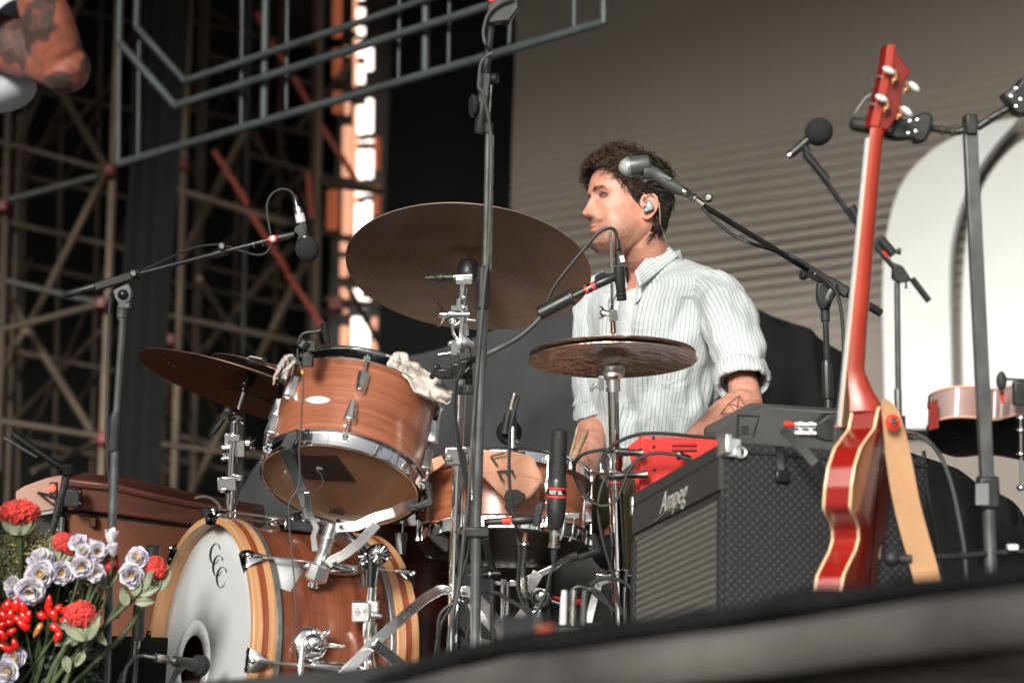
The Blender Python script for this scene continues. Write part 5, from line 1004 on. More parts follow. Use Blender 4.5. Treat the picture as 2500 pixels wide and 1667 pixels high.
def hp_(th, z):
    xf = float(np.interp(z, PZ[:, 0], PZ[:, 1])); xb = float(np.interp(z, PZ[:, 0], PZ[:, 2])); w_ = float(np.interp(z, PZ[:, 0], PZ[:, 3]))
    c, s = math.cos(th), math.sin(th); e = 2 / 2.25; x0 = -.012 if z > -.06 else -.012 + (-.06 - z) * .5
    cx, sy = math.copysign(abs(c) ** e, c), math.copysign(abs(s) ** e, s)
    x = x0 + (xf - x0) * cx if c > 0 else x0 + (x0 - xb) * cx
    y = w_ * sy; ay = abs(y)
    if c > 0:
        k = min(1, c * 1.6)
        if z < -.03: 
            pass
        nose = 0
        if -.058 < z < .012:
            t = (.012 - z) / .056; hgt = .004 + .0245 * min(1, t) ** 1.15; sg = .0075 + .006 * min(1, t)
            if z < -.042: hgt *= max(0, 1 - ((-.042 - z) / .0155) ** 2.2)
            nose = hgt * G(y, sg)
        nose += .0115 * G(ay - .0135, .0058) * G(z + .045, .0068)
        x += k * (nose + .0025 * G(y, .02) * G(z + .078, .012) - .0125 * G(ay - .031, .0135) * G(z + .001, .0095) + .0052 * G(ay - .026, .02) * G(z - .0175, .0065) - .002 * G(y, .012) * G(z - .006, .007)
                  + .006 * G(ay - .046, .018) * G(z + .028, .014) + .0055 * G(y, .017) * G(z + .0715, .0048) + .0062 * G(y, .015) * G(z + .0845, .0052) - .0035 * G(y, .024) * G(z + .078, .002)
                  - .004 * G(y, .02) * G(z + .096, .006) + .0065 * G(y, .016) * G(z + .114, .011) + .003 * G(y, .02) * G(z + .064, .006) - .0035 * G(ay - .03, .014) * G(z + .064, .018) + .0035 * G(ay - .031, .012) * G(z + .0105, .004))
    y += math.copysign(1, s) * (.003 * G(z + .03, .02) * G(c - .35, .3) - .003 * G(c - .25, .25) * G(z - .035, .02)) if abs(s) > .2 else 0
    return (x, y, z)
bod = B(); nT, nZ = 150, 130; zs = [(-.136 + (.1155 + .136) * (i / nZ)) for i in range(nZ + 1)]
bod.rings([[hw(hp_(2 * math.pi * k / nT, z)) for k in range(nT)] for z in zs])
def ear(sgn):
    for part in (0,):
        def E(a, bb, h): # a backwards, bb up in ear plane
            o = (-.016, .0735 * sgn, -.024); t = .42
            return hw((o[0] - a * math.cos(t), o[1] + sgn * (a * math.sin(t) + .004 + h), o[2] + bb))
        out = [(-.010, .006, .000), (-.007, .020, .001), (.002, .029, .002), (.013, .031, .003), (.022, .024, .003), (.0255, .010, .003), (.023, -.004, .002), (.017, -.016, .001), (.008, -.026, .001), (-.001, -.030, 0), (-.007, -.024, 0), (-.008, -.014, 0)]
        ps = cat([E(*q) for q in out], 4); bod.tube(ps, [.0034] * 12 + [.0037] * (len(ps) - 24) + [.0045] * 12, 8)
        cen = E(.006, 0, -.005); rr = [[p.lerp(cen, t) + HY * sgn * (-.001 - .004 * t) for p in ps] for t in (0, .3, .6, .9)]
        back = [[p - HY * sgn * .005 for p in r] for r in rr[::-1]]
        bod.rings(rr + back)
        an = cat([E(.014, .020, .0), E(.017, .008, 0), E(.014, -.006, 0), (E(.006, -.014, 0))], 5); bod.tube(an, .0026, 6)
        bod.sph(E(-.009, -.001, .001), .0045, n=10, m=8)
ear(1); ear(-1)
# neck
ncb = P(1602, 720, 6.0)
bod.tube(cat([hw((-.03, 0, -.03)), hw((-.036, 0, -.09)), P(1588, 640, 5.985), ncb, P(1606, 790, 6.02)], 5), [.045, .047, .05, .055, .056, .0565, .057, .0575, .058, .0585, .059, .06, .062, .066, .07, .076, .08, .085, .09, .095, .1][:21], 28)
bod.tube([hw((.004, .045, -.085)), P(1570, 650, 5.93), P(1553, 720, 5.92)], [.012, .011, .009], 10)       # neck tendon
# chest and torso inside the shirt
TA = R_(46); TF = V((-math.sin(TA), -math.cos(TA), 0)); TL = V((0, 0, 1)).cross(TF)
tcs = {1.3: P(1600, 640, 5.99), 1.2: P(1611, 740, 5.97), .95: P(1592, 985, 6.0), .7: P(1578, 1200, 6.06)}
def tcx(z):
    ks_ = sorted(tcs); zz = [k for k in ks_]; xs = [tcs[k].x for k in ks_]; ys = [tcs[k].y for k in ks_]
    return V((float(np.interp(z, zz, xs)), float(np.interp(z, zz, ys)), z))
rs = []
for z, a_, b__ in ((.62, .15, .11), (.7, .165, .12), (.85, .155, .105), (1.0, .16, .105), (1.1, .175, .11), (1.17, .18, .105), (1.21, .15, .085), (1.245, .09, .065), (1.27, .06, .05)):
    c = tcx(z); rs.append([c + TL * a_ * math.cos(2 * math.pi * k / 32) + TF * b__ * math.sin(2 * math.pi * k / 32) for k in range(32)])
bod.rings(rs)
EL, WL = P(1822, 982, 5.63), P(1684, 1088, 5.47); ER, WR = P(1447, 1040, 6.0), P(1424, 1172, 5.80)
SL, SRt = P(1742, 745, 5.84), P(1466, 722, 6.12)
bod.tube([SL, P(1795, 845, 5.75), P(1813, 930, 5.68), EL, EL.lerp(WL, .12), EL.lerp(WL, .35), EL.lerp(WL, .7), WL], [.04, .036, .036, .040, .044, .045, .036, .029], 20)
bod.tube([P(1480, 760, 6.08), P(1456, 860, 6.07), P(1448, 985, 6.02), ER, ER.lerp(WR, .15), ER.lerp(WR, .4), ER.lerp(WR, .7), WR], [.035, .034, .035, .039, .04, .038, .032, .027], 20)
def hand(b, W, fd_, pn, side, s=1.0, curl=1.15):
    """palm, four bent fingers of different lengths, thumb from the side of the palm. fd_ forward, pn palm normal (fingers curl towards it), side = thumb side"""
    fd_ = fd_.normalized(); pn = (pn - fd_ * pn.dot(fd_)).normalized(); sd2 = fd_.cross(pn).normalized() * side
    rs = []
    for t, hw_, hh in ((-.01, .026, .019), (.01, .03, .018), (.045, .041, .0165), (.075, .043, .0145), (.088, .041, .012)):
        c = W + fd_ * t * s; rs.append([c + sd2 * hw_ * s * math.cos(2 * math.pi * k / 16) + pn * hh * s * math.sin(2 * math.pi * k / 16) for k in range(16)])
    b.rings(rs)
    for i, (off, L, r) in enumerate(((.031, .072, .0088), (.011, .082, .0092), (-.01, .076, .0088), (-.029, .06, .0076))):
        p = W + (fd_ * .082 + sd2 * off) * s; pts = [p - fd_ * .012 * s, p]; ang = 0
        for seg, k in enumerate((.46, .30, .24)):
            ang += curl * (.75, 1.0, .7)[seg] + .06 * i; p = p + (fd_ * math.cos(ang) + pn * math.sin(ang)) * L * k * s; pts.append(p)
        b.tube(cat(pts, 3), [r * s * (1 - .02 * q) for q in range(len(cat(pts, 3)))], 10)
    p = W + (fd_ * .02 + sd2 * .026) * s; pts = [p]
    for dv, L in (((fd_ * .6 + sd2 * .75 + pn * .25), .036), ((fd_ * .75 + sd2 * .1 + pn * .7), .032), ((fd_ * .5 - sd2 * .45 + pn * .75), .027)):
        p = p + dv.normalized() * L * s; pts.append(p)
    b.tube(cat(pts, 3), [.0125, .0122, .012, .0115, .011, .0105, .0102, .01, .0095, .0088][:len(cat(pts, 3))], 10)
hand(bod, WL, (WL - EL), V((-.3, .1, -1)), 1); hand(bod, WR, (WR - ER) + V((-.1, -.06, .02)), V((-.6, .2, -.6)), -1)
KL, KR = P(1568, 1222, 5.5), P(1280, 1240, 5.85); HL, HR_ = P(1655, 1205, 5.9), P(1545, 1205, 6.12)
for H_, K_ in ((HL, KL), (HR_, KR)):
    A_ = V((K_.x - .02, K_.y + .02, .10)); bod.tube([H_, H_.lerp(K_, .5), K_, K_.lerp(A_, .35), A_], [.07, .062, .05, .05, .036], 16); bod.tube([A_, A_ + V((-.06, -.06, -.05)), A_ + V((-.12, -.12, -.06))], [.036, .034, .025], 12)
def smooth(e0, e1, x): t = np.clip((x - e0) / (e1 - e0), 0, 1); return t * t * (3 - 2 * t)
def drumcol(co):
    d_ = co - np.array(HO); x = d_ @ np.array(HX); y = d_ @ np.array(HY); z = d_[:, 2] - .03 * x; n = len(co); ay = np.abs(y)
    base = np.tile(np.array([.50, .24, .172]), (n, 1))
    rnd = np.array([fbm(V(c) * 60) for c in co]) if n < 400000 else np.zeros(n)
    def mix(mask, c): nonlocal base; mask = np.clip(mask, 0, 1)[:, None]; base = base * (1 - mask) + np.array(c) * mask
    hd_ = (z > -.15) & (x > -.13)
    g = lambda v, s: np.exp(-(v / s) ** 2)
    mix(hd_ * .5 * g(ay - .05, .022) * g(z + .035, .024), (.62, .22, .145)); mix(hd_ * .55 * g(y, .016) * g(z + .042, .012) * (x > .09), (.66, .23, .16))
    mix(hd_ * .95 * smooth(-.045, -.08, z) * smooth(-.03, .01, x) * (.55 + .9 * rnd), (.22, .115, .08))                      # stubble
    mix(hd_ * .75 * g(z + .0632, .0058) * g(y, .031) * (x > .055) * (.95 + .8 * rnd), (.13, .07, .045))                    # moustache
    mix(hd_ * .85 * (g(z + .0725, .0032) * g(y, .024) + g(z + .084, .0042) * g(y, .021)) * (x > .06), (.47, .165, .125))   # lips
    mix(hd_ * .9 * g(z + .078, .0013) * g(y, .026) * (x > .06), (.18, .05, .04))
    mix(hd_ * .75 * g(z - .0195 + .08 * (ay - .028) ** 1, .0042) * g(ay - .03, .017) * (x > .06) * (.9 + .5 * rnd), (.22, .12, .08))  # brows
    mix(hd_ * .8 * g(z + .053, .003) * g(ay - .0075, .0035) * (x > .09), (.22, .06, .04))                               # nostrils
    mix(.35 * (np.abs(x + .02) < .03) * (ay > .075) * (z < .02) * (z > -.07), (.68, .22, .15))
    mix(.3 * (rnd > .25), (.50, .20, .13)); return base
drummer = thing('person', 'drummer with curly brown hair in a rolled-sleeve white pinstripe shirt looking left', 'person', drop(P(1590, 1200, 6.0)))
body = remeshed('body', bod, skin, drummer, .0021, drumcol, 3)
# eyes
eyem = M('eye_white', (.17, .12, .105), .25, 0, .03); irm = M('iris_brown', (.05, .025, .014), .15); lashm = M('lash_dark', (.03, .016, .012), .7)
for sg in (1, -1):
    def eh(yy, zz, off=.0012):
        best = min((R_(k * .25) * sg for k in range(0, 280)), key=lambda t: abs(hp_(t, zz)[1] - yy * sg)); q = hp_(best, zz); return hw((q[0] + off, q[1], zz))
    up = [(.0205, -.0018), (.024, .0032), (.031, .0052), (.038, .0038), (.0435, -.0008)]; lo = [(.0205, -.0018), (.026, -.0045), (.032, -.0056), (.039, -.0042), (.0435, -.0008)]
    uu = [eh(a, c, .0018) for a, c in up]; ll = [eh(a, c, .0014) for a, c in lo]; b = B(); U_ = cat(uu, 4); L_ = cat(ll, 4); n = len(U_)
    mid = [U_[i].lerp(L_[i], .5) + HX * .0015 * math.sin(math.pi * i / (n - 1)) for i in range(n)]
    vs = U_ + mid + L_; b.add(vs, [[i, i + 1, n + i + 1, n + i] for i in range(n - 1)] + [[n + i, n + i + 1, 2 * n + i + 1, 2 * n + i] for i in range(n - 1)]); ey = obj('eye', b, eyem, drummer, solid=.0005)
    c = eh(.0300, .0004, .0048); obj('iris', B().sph(c - HX * .0035, .0058, HX * .75, HY, HZ * .82, 16, 12), irm, ey)
    obj('lashes', B().tube([p + HX * .0016 for p in U_], [.0007 + .0008 * math.sin(math.pi * i / (n - 1)) for i in range(n)], 6), lashm, ey)
    b = B(); ul = cat([eh(a, c + .0042, .0008) for a, c in up], 4); b.tube([q + HX * .0006 for q in ul], .0013, 6); b.tube([p + HX * .0003 for p in L_], .0009, 6)
    ey2 = remeshed('eyelid', b, skin, drummer, .0008, lambda co: np.tile(np.array([.46, .2, .13]), (len(co), 1)), 2)
# hair
def hline(a):
    a = abs(a); return float(np.interp(a, [0, 18, 36, 50, 60, 68, 76, 84, 88, 104, 112, 130, 180], [.074, .072, .066, .050, .034, .020, -.012, -.016, .012, .014, -.06, -.092, -.098]))
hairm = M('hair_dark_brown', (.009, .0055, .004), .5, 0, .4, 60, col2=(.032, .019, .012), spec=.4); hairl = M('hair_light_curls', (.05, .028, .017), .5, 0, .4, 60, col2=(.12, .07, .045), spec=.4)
def hthick(a, z):
    a = abs(a); t = .010 + .011 * smooth(.04, .1, np.array(z)) + .008 * math.exp(-((a - 15) / 30) ** 2) * (z > .05)
    if 55 < a < 106 and z < .05: t *= .35 + .65 * max(0, z / .05) ** 1 if z > 0 else .3
    if a > 115: t = t * .9 + .002
    return float(t)
def nrm(th, z):
    e = .01; a = V(hp_(th + e, z)) - V(hp_(th - e, z)); c = V(hp_(th, min(z + .003, .1155))) - V(hp_(th, z - .003)); return a.cross(c).normalized()
def hairpt(ad, z, k=1, seed=0):
    th = R_(ad); q = V(hp_(th, z)); nn = nrm(th, z); nn = nn if nn.dot(q - V((-.01, 0, q.z * .6))) > 0 else -nn
    if z > .105: nn = V((0, 0, 1))
    return q, nn
b = B(); NA, NZ = 144, 70; idx = {}; vs = []; fs = []
for j in range(NZ + 1):
    for i in range(NA):
        ad = -180 + 360 * i / NA; z0 = hline(ad); z = z0 + (.1155 - z0) * (j / NZ); q, nn = hairpt(ad, z)
        tt = hthick(ad, z) * min(1, (j / NZ) * 9 + .05); bump = fbm(V(q) * 48, 3) * .013 * min(1, j / 6)
        vs.append(hw(q + nn * (tt * .72 + bump))); idx[(j, i)] = len(vs) - 1
for j in range(NZ):
    for i in range(NA): fs.append([idx[(j, i)], idx[(j, (i + 1) % NA)], idx[(j + 1, (i + 1) % NA)], idx[(j + 1, i)]])
b.add(vs, fs); hair = obj('hair', b, hairm, drummer, sharp=180)
rnd = random.Random(3)
def curls(cnt, m, nm, lo=.0009, flt=None, lift=1, ln=(.020, .044)):
    b = B(); c = 0
    while c < cnt:
        ad = rnd.uniform(-180, 180); z0 = hline(ad); z = z0 + (.1155 - z0) * (rnd.random() ** .8)
        if flt and not flt(ad, z): continue
        c += 1; q, nn = hairpt(ad, z); tt = hthick(ad, z); th = R_(ad)
        down = V((0, 0, -1)); tan = (down - nn * down.dot(nn)); tan = tan.normalized() if tan.length > .1 else V((1, 0, 0)); sd3 = nn.cross(tan)
        if z > .06: tan = (tan * rnd.uniform(-.2, 1) + sd3 * rnd.uniform(-1, 1)).normalized()
        else: tan = (tan + sd3 * rnd.uniform(-.5, .5) + (V((-.6, 0, 0)) if 50 < abs(ad) < 115 else V((0, 0, 0)))).normalized()
        sd3 = nn.cross(tan); L = rnd.uniform(*ln) * (.55 if 52 < abs(ad) < 106 and z < .03 else 1); cr = rnd.uniform(.004, .0115) * (1 if z > .02 else .45); tw = rnd.uniform(2.5, 6.5) * (1 if z > .02 else .5); ph = rnd.uniform(0, 6.28); pts = []
        for k in range(9):
            s = k / 8; arch_ = math.sin(math.pi * min(1, s * .75)) * tt * .35 * lift
            p = q + nn * (tt * (.5 + .25 * s) + arch_) + tan * L * s + (nn * math.cos(ph + tw * s) * .7 + sd3 * math.sin(ph + tw * s)) * cr * (.3 + s)
            pts.append(hw(p))
        r0_ = rnd.uniform(lo, lo * 1.9); b.tube(pts, [r0_ * (1 - .75 * (k / 8)) for k in range(9)], 4, (0, 0))
    return obj(nm, b, m, drummer, sharp=180)
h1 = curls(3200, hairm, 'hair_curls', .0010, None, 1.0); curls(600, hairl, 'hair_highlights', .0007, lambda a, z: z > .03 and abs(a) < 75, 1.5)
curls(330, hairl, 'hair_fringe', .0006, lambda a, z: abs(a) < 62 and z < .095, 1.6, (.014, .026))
# eyebrows as fine hairs, in-ear monitor
b = B()
for sg in (1,):
    for _ in range(130):
        yy = rnd.uniform(.012, .048); zz = .0125 + .006 * math.sin((yy - .01) / .04 * 2.6) + rnd.uniform(-.0045, .004); best = min((R_(k * .5) * sg for k in range(0, 140)), key=lambda t: abs(hp_(t, zz)[1] - yy)); q = hp_(best, zz)
        p = hw((q[0] + .0006, q[1], zz)); b.tube([p, p + HY * .004 + HZ * .0006 + HX * .001], [.0005, .0002], 3, (0, 0))
obj('eyebrow', b, M('brow_hair', (.11, .06, .04), .6), drummer)
b = B()
for _ in range(3600):
    ad = rnd.uniform(-88, 88); z = rnd.uniform(-.128, -.058); q = V(hp_(R_(ad), z)); mo = abs(q.y) < .032 and -.069 < z < -.058
    if not mo and (rnd.random() > smooth(-.062, -.095, z) or (abs(q.y) < .02 and -.09 < z < -.069)): continue
    nn = nrm(R_(ad), z); nn = nn if nn.x > 0 else -nn; p = hw(q); e_ = hw(q + nn * .0016 + V((0, rnd.uniform(-.001, .001), -.0026 if mo else -.0014))); b.tube([p, e_], [.0005 if mo else .00036, .0001], 3, (0, 0))
obj('stubble', b, M('stubble_hair', (.07, .036, .022), .6), drummer)
iem = P(1582, 506, 5.867)
b = B(); q = [iem + Rv * S(a, 5.87) + Uv * S(c, 5.87) for a, c in ((2, 15), (8, 10), (13, 1), (11, -6), (2, -10), (-8, -12), (-9, -6), (-5, 2), (-2, 12))]
cen_ = sum(q, V()) / len(q); o_ = -Fv
b.rings([[p.lerp(cen_, t) + o_ * h_ for p in q] for t, h_ in ((0, -.006), (.0, .002), (.2, .0045), (.7, .006))]); obj('earpiece', b, M('earpiece_pearl', (.38, .5, .54), .18, .1, .25, 120, coat=.6), drummer, bevel=.001)
obj('earpiece_edge', B().tube([p + o_ * .001 for p in cat(q + [q[0]], 3)], .0012, 6), blkg, drummer)
obj('earpiece_wire', B().tube(cat([P(*q, 5.86 + dd) for q, dd in (((1574, 476), 0), ((1567, 484), -.004), ((1569, 496), -.004), ((1578, 502), -.004))], 6), .0014, 6), M('clear_wire', (.6, .5, .45), .3), drummer)
obj('earpiece_cable', B().tube(cat([P(*q, 5.86 + dd) for q, dd in (((1609, 494), -.0), ((1611, 520), .01), ((1612, 545), .03), ((1620, 570), .06), ((1629, 600), .09))], 6), .0011, 6), M('clear_wire2', (.55, .42, .36), .3), drummer)
# ---- shirt
def shirtmat():
    m, n, p = nodes('pinstripe_cotton'); L = n.links
    tc = n.nodes.new('ShaderNodeTexCoord'); sx = n.nodes.new('ShaderNodeSeparateXYZ'); L.new(tc.outputs['UV'], sx.inputs[0])
    mu = n.nodes.new('ShaderNodeMath'); mu.operation = 'MULTIPLY'; mu.inputs[1].default_value = 100; L.new(sx.outputs[0], mu.inputs[0])
    fr_ = n.nodes.new('ShaderNodeMath'); fr_.operation = 'FRACT'; L.new(mu.outputs[0], fr_.inputs[0])
    cr = n.nodes.new('ShaderNodeValToRGB'); e = cr.color_ramp.elements; e[0].position = 0; e[0].color = (.50, .55, .565, 1); e[1].position = 1; e[1].color = (.50, .55, .565, 1)
    for po, c in ((.38, (.50, .55, .565, 1)), (.44, (.21, .25, .27, 1)), (.56, (.21, .25, .27, 1)), (.62, (.50, .55, .565, 1))): x = e.new(po); x.color = c
    L.new(fr_.outputs[0], cr.inputs[0]); nz = n.nodes.new('ShaderNodeTexNoise'); nz.inputs['Scale'].default_value = 130; nz.inputs['Detail'].default_value = 4; L.new(tc.outputs['UV'], nz.inputs['Vector'])
    mx = n.nodes.new('ShaderNodeMix'); mx.data_type = 'RGBA'; L.new(cr.outputs[0], mx.inputs[6]); mx.inputs[7].default_value = (.51, .56, .575, 1)
    mr = n.nodes.new('ShaderNodeMapRange'); mr.inputs[1].default_value = .42; mr.inputs[2].default_value = 1.0; L.new(nz.outputs[0], mr.inputs[0]); L.new(mr.outputs[0], mx.inputs[0]); L.new(mx.outputs[2], p.inputs['Base Color'])
    p.inputs['Roughness'].default_value = .85; p.inputs['Specular IOR Level'].default_value = .15; p.inputs['Sheen Weight'].default_value = .1
    n2 = n.nodes.new('ShaderNodeTexNoise'); n2.inputs['Scale'].default_value = 17; n2.inputs['Detail'].default_value = 7; n2.inputs['Distortion'].default_value = 1.2; L.new(tc.outputs['Object'], n2.inputs['Vector']); bp = n.nodes.new('ShaderNodeBump'); bp.inputs['Strength'].default_value = .5; bp.inputs['Distance'].default_value = .012
    L.new(n2.outputs[0], bp.inputs['Height']); L.new(bp.outputs[0], p.inputs['Normal']); return m
shm = shirtmat()
SRings = [(.70, .168, .135, 0), (.78, .172, .137, 0), (.86, .176, .135, 0), (.93, .180, .133, 0), (1.0, .186, .134, 0), (1.06, .193, .136, 0), (1.12, .200, .136, 0), (1.165, .203, .130, 0), (1.195, .206, .120, .04), (1.222, .200, .110, .12), (1.244, .180, .098, .3), (1.262, .145, .086, .55), (1.277, .105, .075, .85), (1.288, .072, .067, 1)]
SR_ = np.array(SRings)
def shirtpt(th, s, off=0):
    k = s * (len(SRings) - 1); ii = np.arange(len(SRings)); z, a_, b__, dp = [float(np.interp(k, ii, SR_[:, q])) for q in range(4)]
    c, sn_ = math.cos(th), math.sin(th)  # th=0 front
    zz = z + dp * (-.11 * math.exp(-(th / .5) ** 2) - .03 * (1 + c) / 2 + .03 * (1 - c) / 2)
    cc = tcx(z); nx = TF * c + TL * sn_
    base = cc + TF * b__ * math.copysign(abs(c) ** .85, c) + TL * a_ * math.copysign(abs(sn_) ** .9, sn_)
    f = fbm(V((th * 1.6, zz * 5, 1.7))) * .013 + .007 * math.sin(th * 9 + zz * 16 + 3 * fbm(V((th, zz * 3, 9)))) * max(0, 1 - s * .9) + .006 * math.sin(zz * 55 + th * 5 + 4 * fbm(V((th * 2, zz * 4, 5)))) * math.exp(-((zz - .93) / .13) ** 2)
    f += -.010 * math.exp(-((th - 1.0 + (1.17 - zz) * 2.5) / .12) ** 2) * (.9 < zz < 1.17)
    return V((base.x, base.y, zz)) + nx * (f * (1 - .8 * dp) + off)
b = B(); NU = 160; NV = 110
vs = [shirtpt(-math.pi + 2 * math.pi * i / NU, j / NV) for j in range(NV + 1) for i in range(NU + 1)]; fs = []; uv = []
for j in range(NV):
    for i in range(NU):
        a = j * (NU + 1) + i; fs.append([a, a + 1, a + NU + 2, a + NU + 1]); uv.append([(i / NU, j / NV), ((i + 1) / NU, j / NV), ((i + 1) / NU, (j + 1) / NV), (i / NU, (j + 1) / NV)])
b.add(vs, fs, uv); shirt = obj('shirt', b, shm, drummer, sharp=180, solid=.002)
def sleeve(path, rad, nm, seed, par):
    ps = cat(path, 8); n = len(ps); rr = [float(np.interp(i / (n - 1), np.linspace(0, 1, len(rad)), rad)) for i in range(n)]
    b = B(); t0 = (ps[1] - ps[0]).normalized(); a, _ = basis(t0, Fv); NS = 64; vs = []; fs = []; uv = []
    for i, p in enumerate(ps):
        t = (ps[min(i + 1, n - 1)] - ps[max(i - 1, 0)]).normalized(); a = (a - t * a.dot(t)).normalized(); c = t.cross(a)
        for k in range(NS + 1):
            an = 2 * math.pi * k / NS; s = i / (n - 1)
            f = 1 + .16 * fbm(V((math.cos(an) * 1.3, math.sin(an) * 1.3 + seed, s * 5))) + .05 * math.sin(s * 26 + 3 * math.sin(an + seed)) * (.3 + s)
            vs.append(p + (a * math.cos(an) + c * math.sin(an)) * rr[i] * f)
    for i in range(n - 1):
        for k in range(NS): q = i * (NS + 1) + k; fs.append([q, q + 1, q + NS + 2, q + NS + 1]); uv.append([(k / NS * .4, i * .01), ((k + 1) / NS * .4, i * .01), ((k + 1) / NS * .4, i * .01 + .01), (k / NS * .4, i * .01 + .01)])
    b.add(vs, fs, uv); return obj(nm, b, shm, par, sharp=180, solid=.002)
sl = sleeve([P(1700, 715, 5.90), P(1742, 726, 5.84), P(1775, 772, 5.79), P(1799, 840, 5.74), P(1812, 905, 5.70), P(1815, 935, 5.68)], [.050, .062, .068, .067, .062, .057, .056], 'sleeve', 1, shirt)
sr = sleeve([P(1490, 715, 6.06), P(1466, 735, 6.08), P(1455, 830, 6.07), P(1449, 930, 6.05), P(1448, 1000, 6.02)], [.055, .062, .057, .053, .049, .047], 'sleeve', 5, shirt)
def cuff(c, ax, r, h_, seed):
    b = B(); prof = [(-h_ * .5, r * .93), (-h_ * .5, r * 1.02), (-h_ * .1, r * 1.08), (h_ * .35, r * 1.1), (h_ * .5, r * 1.04), (h_ * .5, r * .92), (h_ * .2, r * .88)]
    ax = ax.normalized(); a, c2 = basis(ax, Fv); NS = 64; vs = []; fs = []; uv = []
    for j, (h__, rq) in enumerate(prof):
        for k in range(NS + 1):
            an = 2 * math.pi * k / NS; f = 1 + .09 * fbm(V((math.cos(an) * 1.5, math.sin(an) * 1.5, seed + j * .25))); vs.append(c + ax * (h__ + .006 * math.sin(an * 2 + seed) + .005 * fbm(V((math.cos(an) * 3, math.sin(an) * 3, seed)))) + (a * math.cos(an) + c2 * math.sin(an)) * rq * f)
    for j in range(len(prof) - 1):
        for k in range(NS): q = j * (NS + 1) + k; fs.append([q, q + 1, q + NS + 2, q + NS + 1]); uv.append([(k / NS * .4, j * .01), ((k + 1) / NS * .4, j * .01), ((k + 1) / NS * .4, j * .01 + .01), (k / NS * .4, j * .01 + .01)])
    b.add(vs, fs, uv); obj('cuff', b, shm, shirt, sharp=180, sub=1)
cuff(P(1812, 922, 5.67), P(1822, 965, 5.62) - P(1808, 880, 5.7), .060, .052, 2); cuff(P(1448, 1008, 6.01), P(1447, 1030, 6.0) - P(1448, 970, 6.02), .044, .042, 6)
# collar: band around the neck and folded leaf with points
b = B(); cc_ = P(1590, 655, 5.975); NC = 60; vs = []; fs = []; uv = []
for i in range(NC + 1):
    s = -1 + 2 * i / NC; th = s * R_(156) + math.pi; fr_ = abs(s) ** 2.2
    dirv = TF * math.cos(th) + TL * math.sin(th); zt = 1.335 - .115 * fr_; low = .036 + .03 * abs(s) ** 6
    ri, ro = .066 - .006 * fr_, .078 + .012 * fr_
    base = V((cc_.x, cc_.y, 0)) + TF * .012 * fr_
    for h_, r_ in ((-.03, ri + .004), (0, ri + .002), (.003, ri + .006), (-.01, ro - .005), (-low, ro + .003 + .01 * abs(s) ** 4)):
        vs.append(base + dirv * r_ + V((0, 0, zt + h_)))
for i in range(NC):
    for j in range(4): q = i * 5 + j; fs.append([q, q + 1, q + 6, q + 5]); uv.append([(i * .008, j * .01), (i * .008, j * .01 + .01), (i * .008 + .008, j * .01 + .01), (i * .008 + .008, j * .01)])
b.add(vs, fs, uv); obj('collar', b, shm, shirt, sharp=180, solid=.0025, sub=1)
lfc = [P(1614, 585, 6.0), P(1656, 624, 5.93), P(1562, 702, 5.83), P(1549, 664, 5.85)]
def leaff(u, v):
    p = lfc[0].lerp(lfc[3], u).lerp(lfc[1].lerp(lfc[2], u), v); return p - Fv * .010 * math.sin(math.pi * v) * (.6 + .4 * u) - Fv * .004
lb_ = B().grid(leaff, 16, 8); lb_.uv = [[(q[1] * .06 + q[0] * .01, q[0] * .1) for q in f] for f in lb_.uv]; obj('collar_leaf', lb_, shm, shirt, sharp=180, solid=.003)
# placket with buttons, chest pocket edge
b = B(); pp = [(0, i / 26 * .86) for i in range(27)]; vs = []; fs = []; uv = []
for th, s in pp:
    for dx in (-.016, -.015, .015, .016): vs.append(shirtpt(th + .03 + dx / .13, s, .0045 if abs(dx) < .0155 else .001))
for i in range(26):
    for j in range(3): q = i * 4 + j; fs.append([q, q + 1, q + 5, q + 4]); uv.append([(j * .01, 0)] * 4)
b.add(vs, fs, uv); obj('placket', b, shm, shirt, sharp=180)
for s in (.15, .32, .48, .62, .74): c = shirtpt(.03, s, .0055); obj('button', B().lathe(c, TF, [(0, .0055), (.0015, .005), (.0016, 0)], 14), M('button_white', (.7, .7, .68), .3), shirt)
b = B(); pk = [(.50, .45), (.50, .29), (.72, .265), (.95, .285), (.95, .45)]; pts = []
for (a, s), (a2, s2) in zip(pk[:-1], pk[1:]):
    for k in range(6): pts.append(shirtpt(a + (a2 - a) * k / 6, s + (s2 - s) * k / 6, .002))
b.tube(pts, .0009, 6); obj('pocket_seam', b, M('shirt_seam', (.5, .57, .59), .9), shirt)
# tattoos as fine ink lines on the skin
inkm = M('tattoo_ink', (.10, .06, .055), .7)
def tat(segs, a, e, r, nm):
    ax = (e - a).normalized(); b = B()
    for (x1, y1, x2, y2) in segs: b.tube([cylhit(x1 + (x2 - x1) * k / 5, y1 + (y2 - y1) * k / 5, a, ax, r) for k in range(6)], .0007, 5)
    return obj(nm, b, inkm, body)
tt_ = [(1760, 1008, 1778, 985), (1778, 985, 1805, 965), (1805, 965, 1824, 998), (1824, 998, 1798, 1008), (1798, 1008, 1760, 1008), (1778, 985, 1798, 1008), (1778, 985, 1800, 990), (1800, 990, 1805, 965), (1800, 990, 1824, 998), (1800, 990, 1798, 1008), (1760, 1008, 1790, 1017), (1790, 1017, 1824, 998), (1768, 996, 1756, 1016)]
tat(tt_, EL, WL, .0475, 'tattoo'); tat([(1424, 1098, 1432, 1092), (1432, 1092, 1430, 1112), (1430, 1112, 1440, 1124), (1440, 1124, 1436, 1140), (1436, 1140, 1446, 1130), (1430, 1112, 1426, 1130)], ER, WR, .0445, 'tattoo')
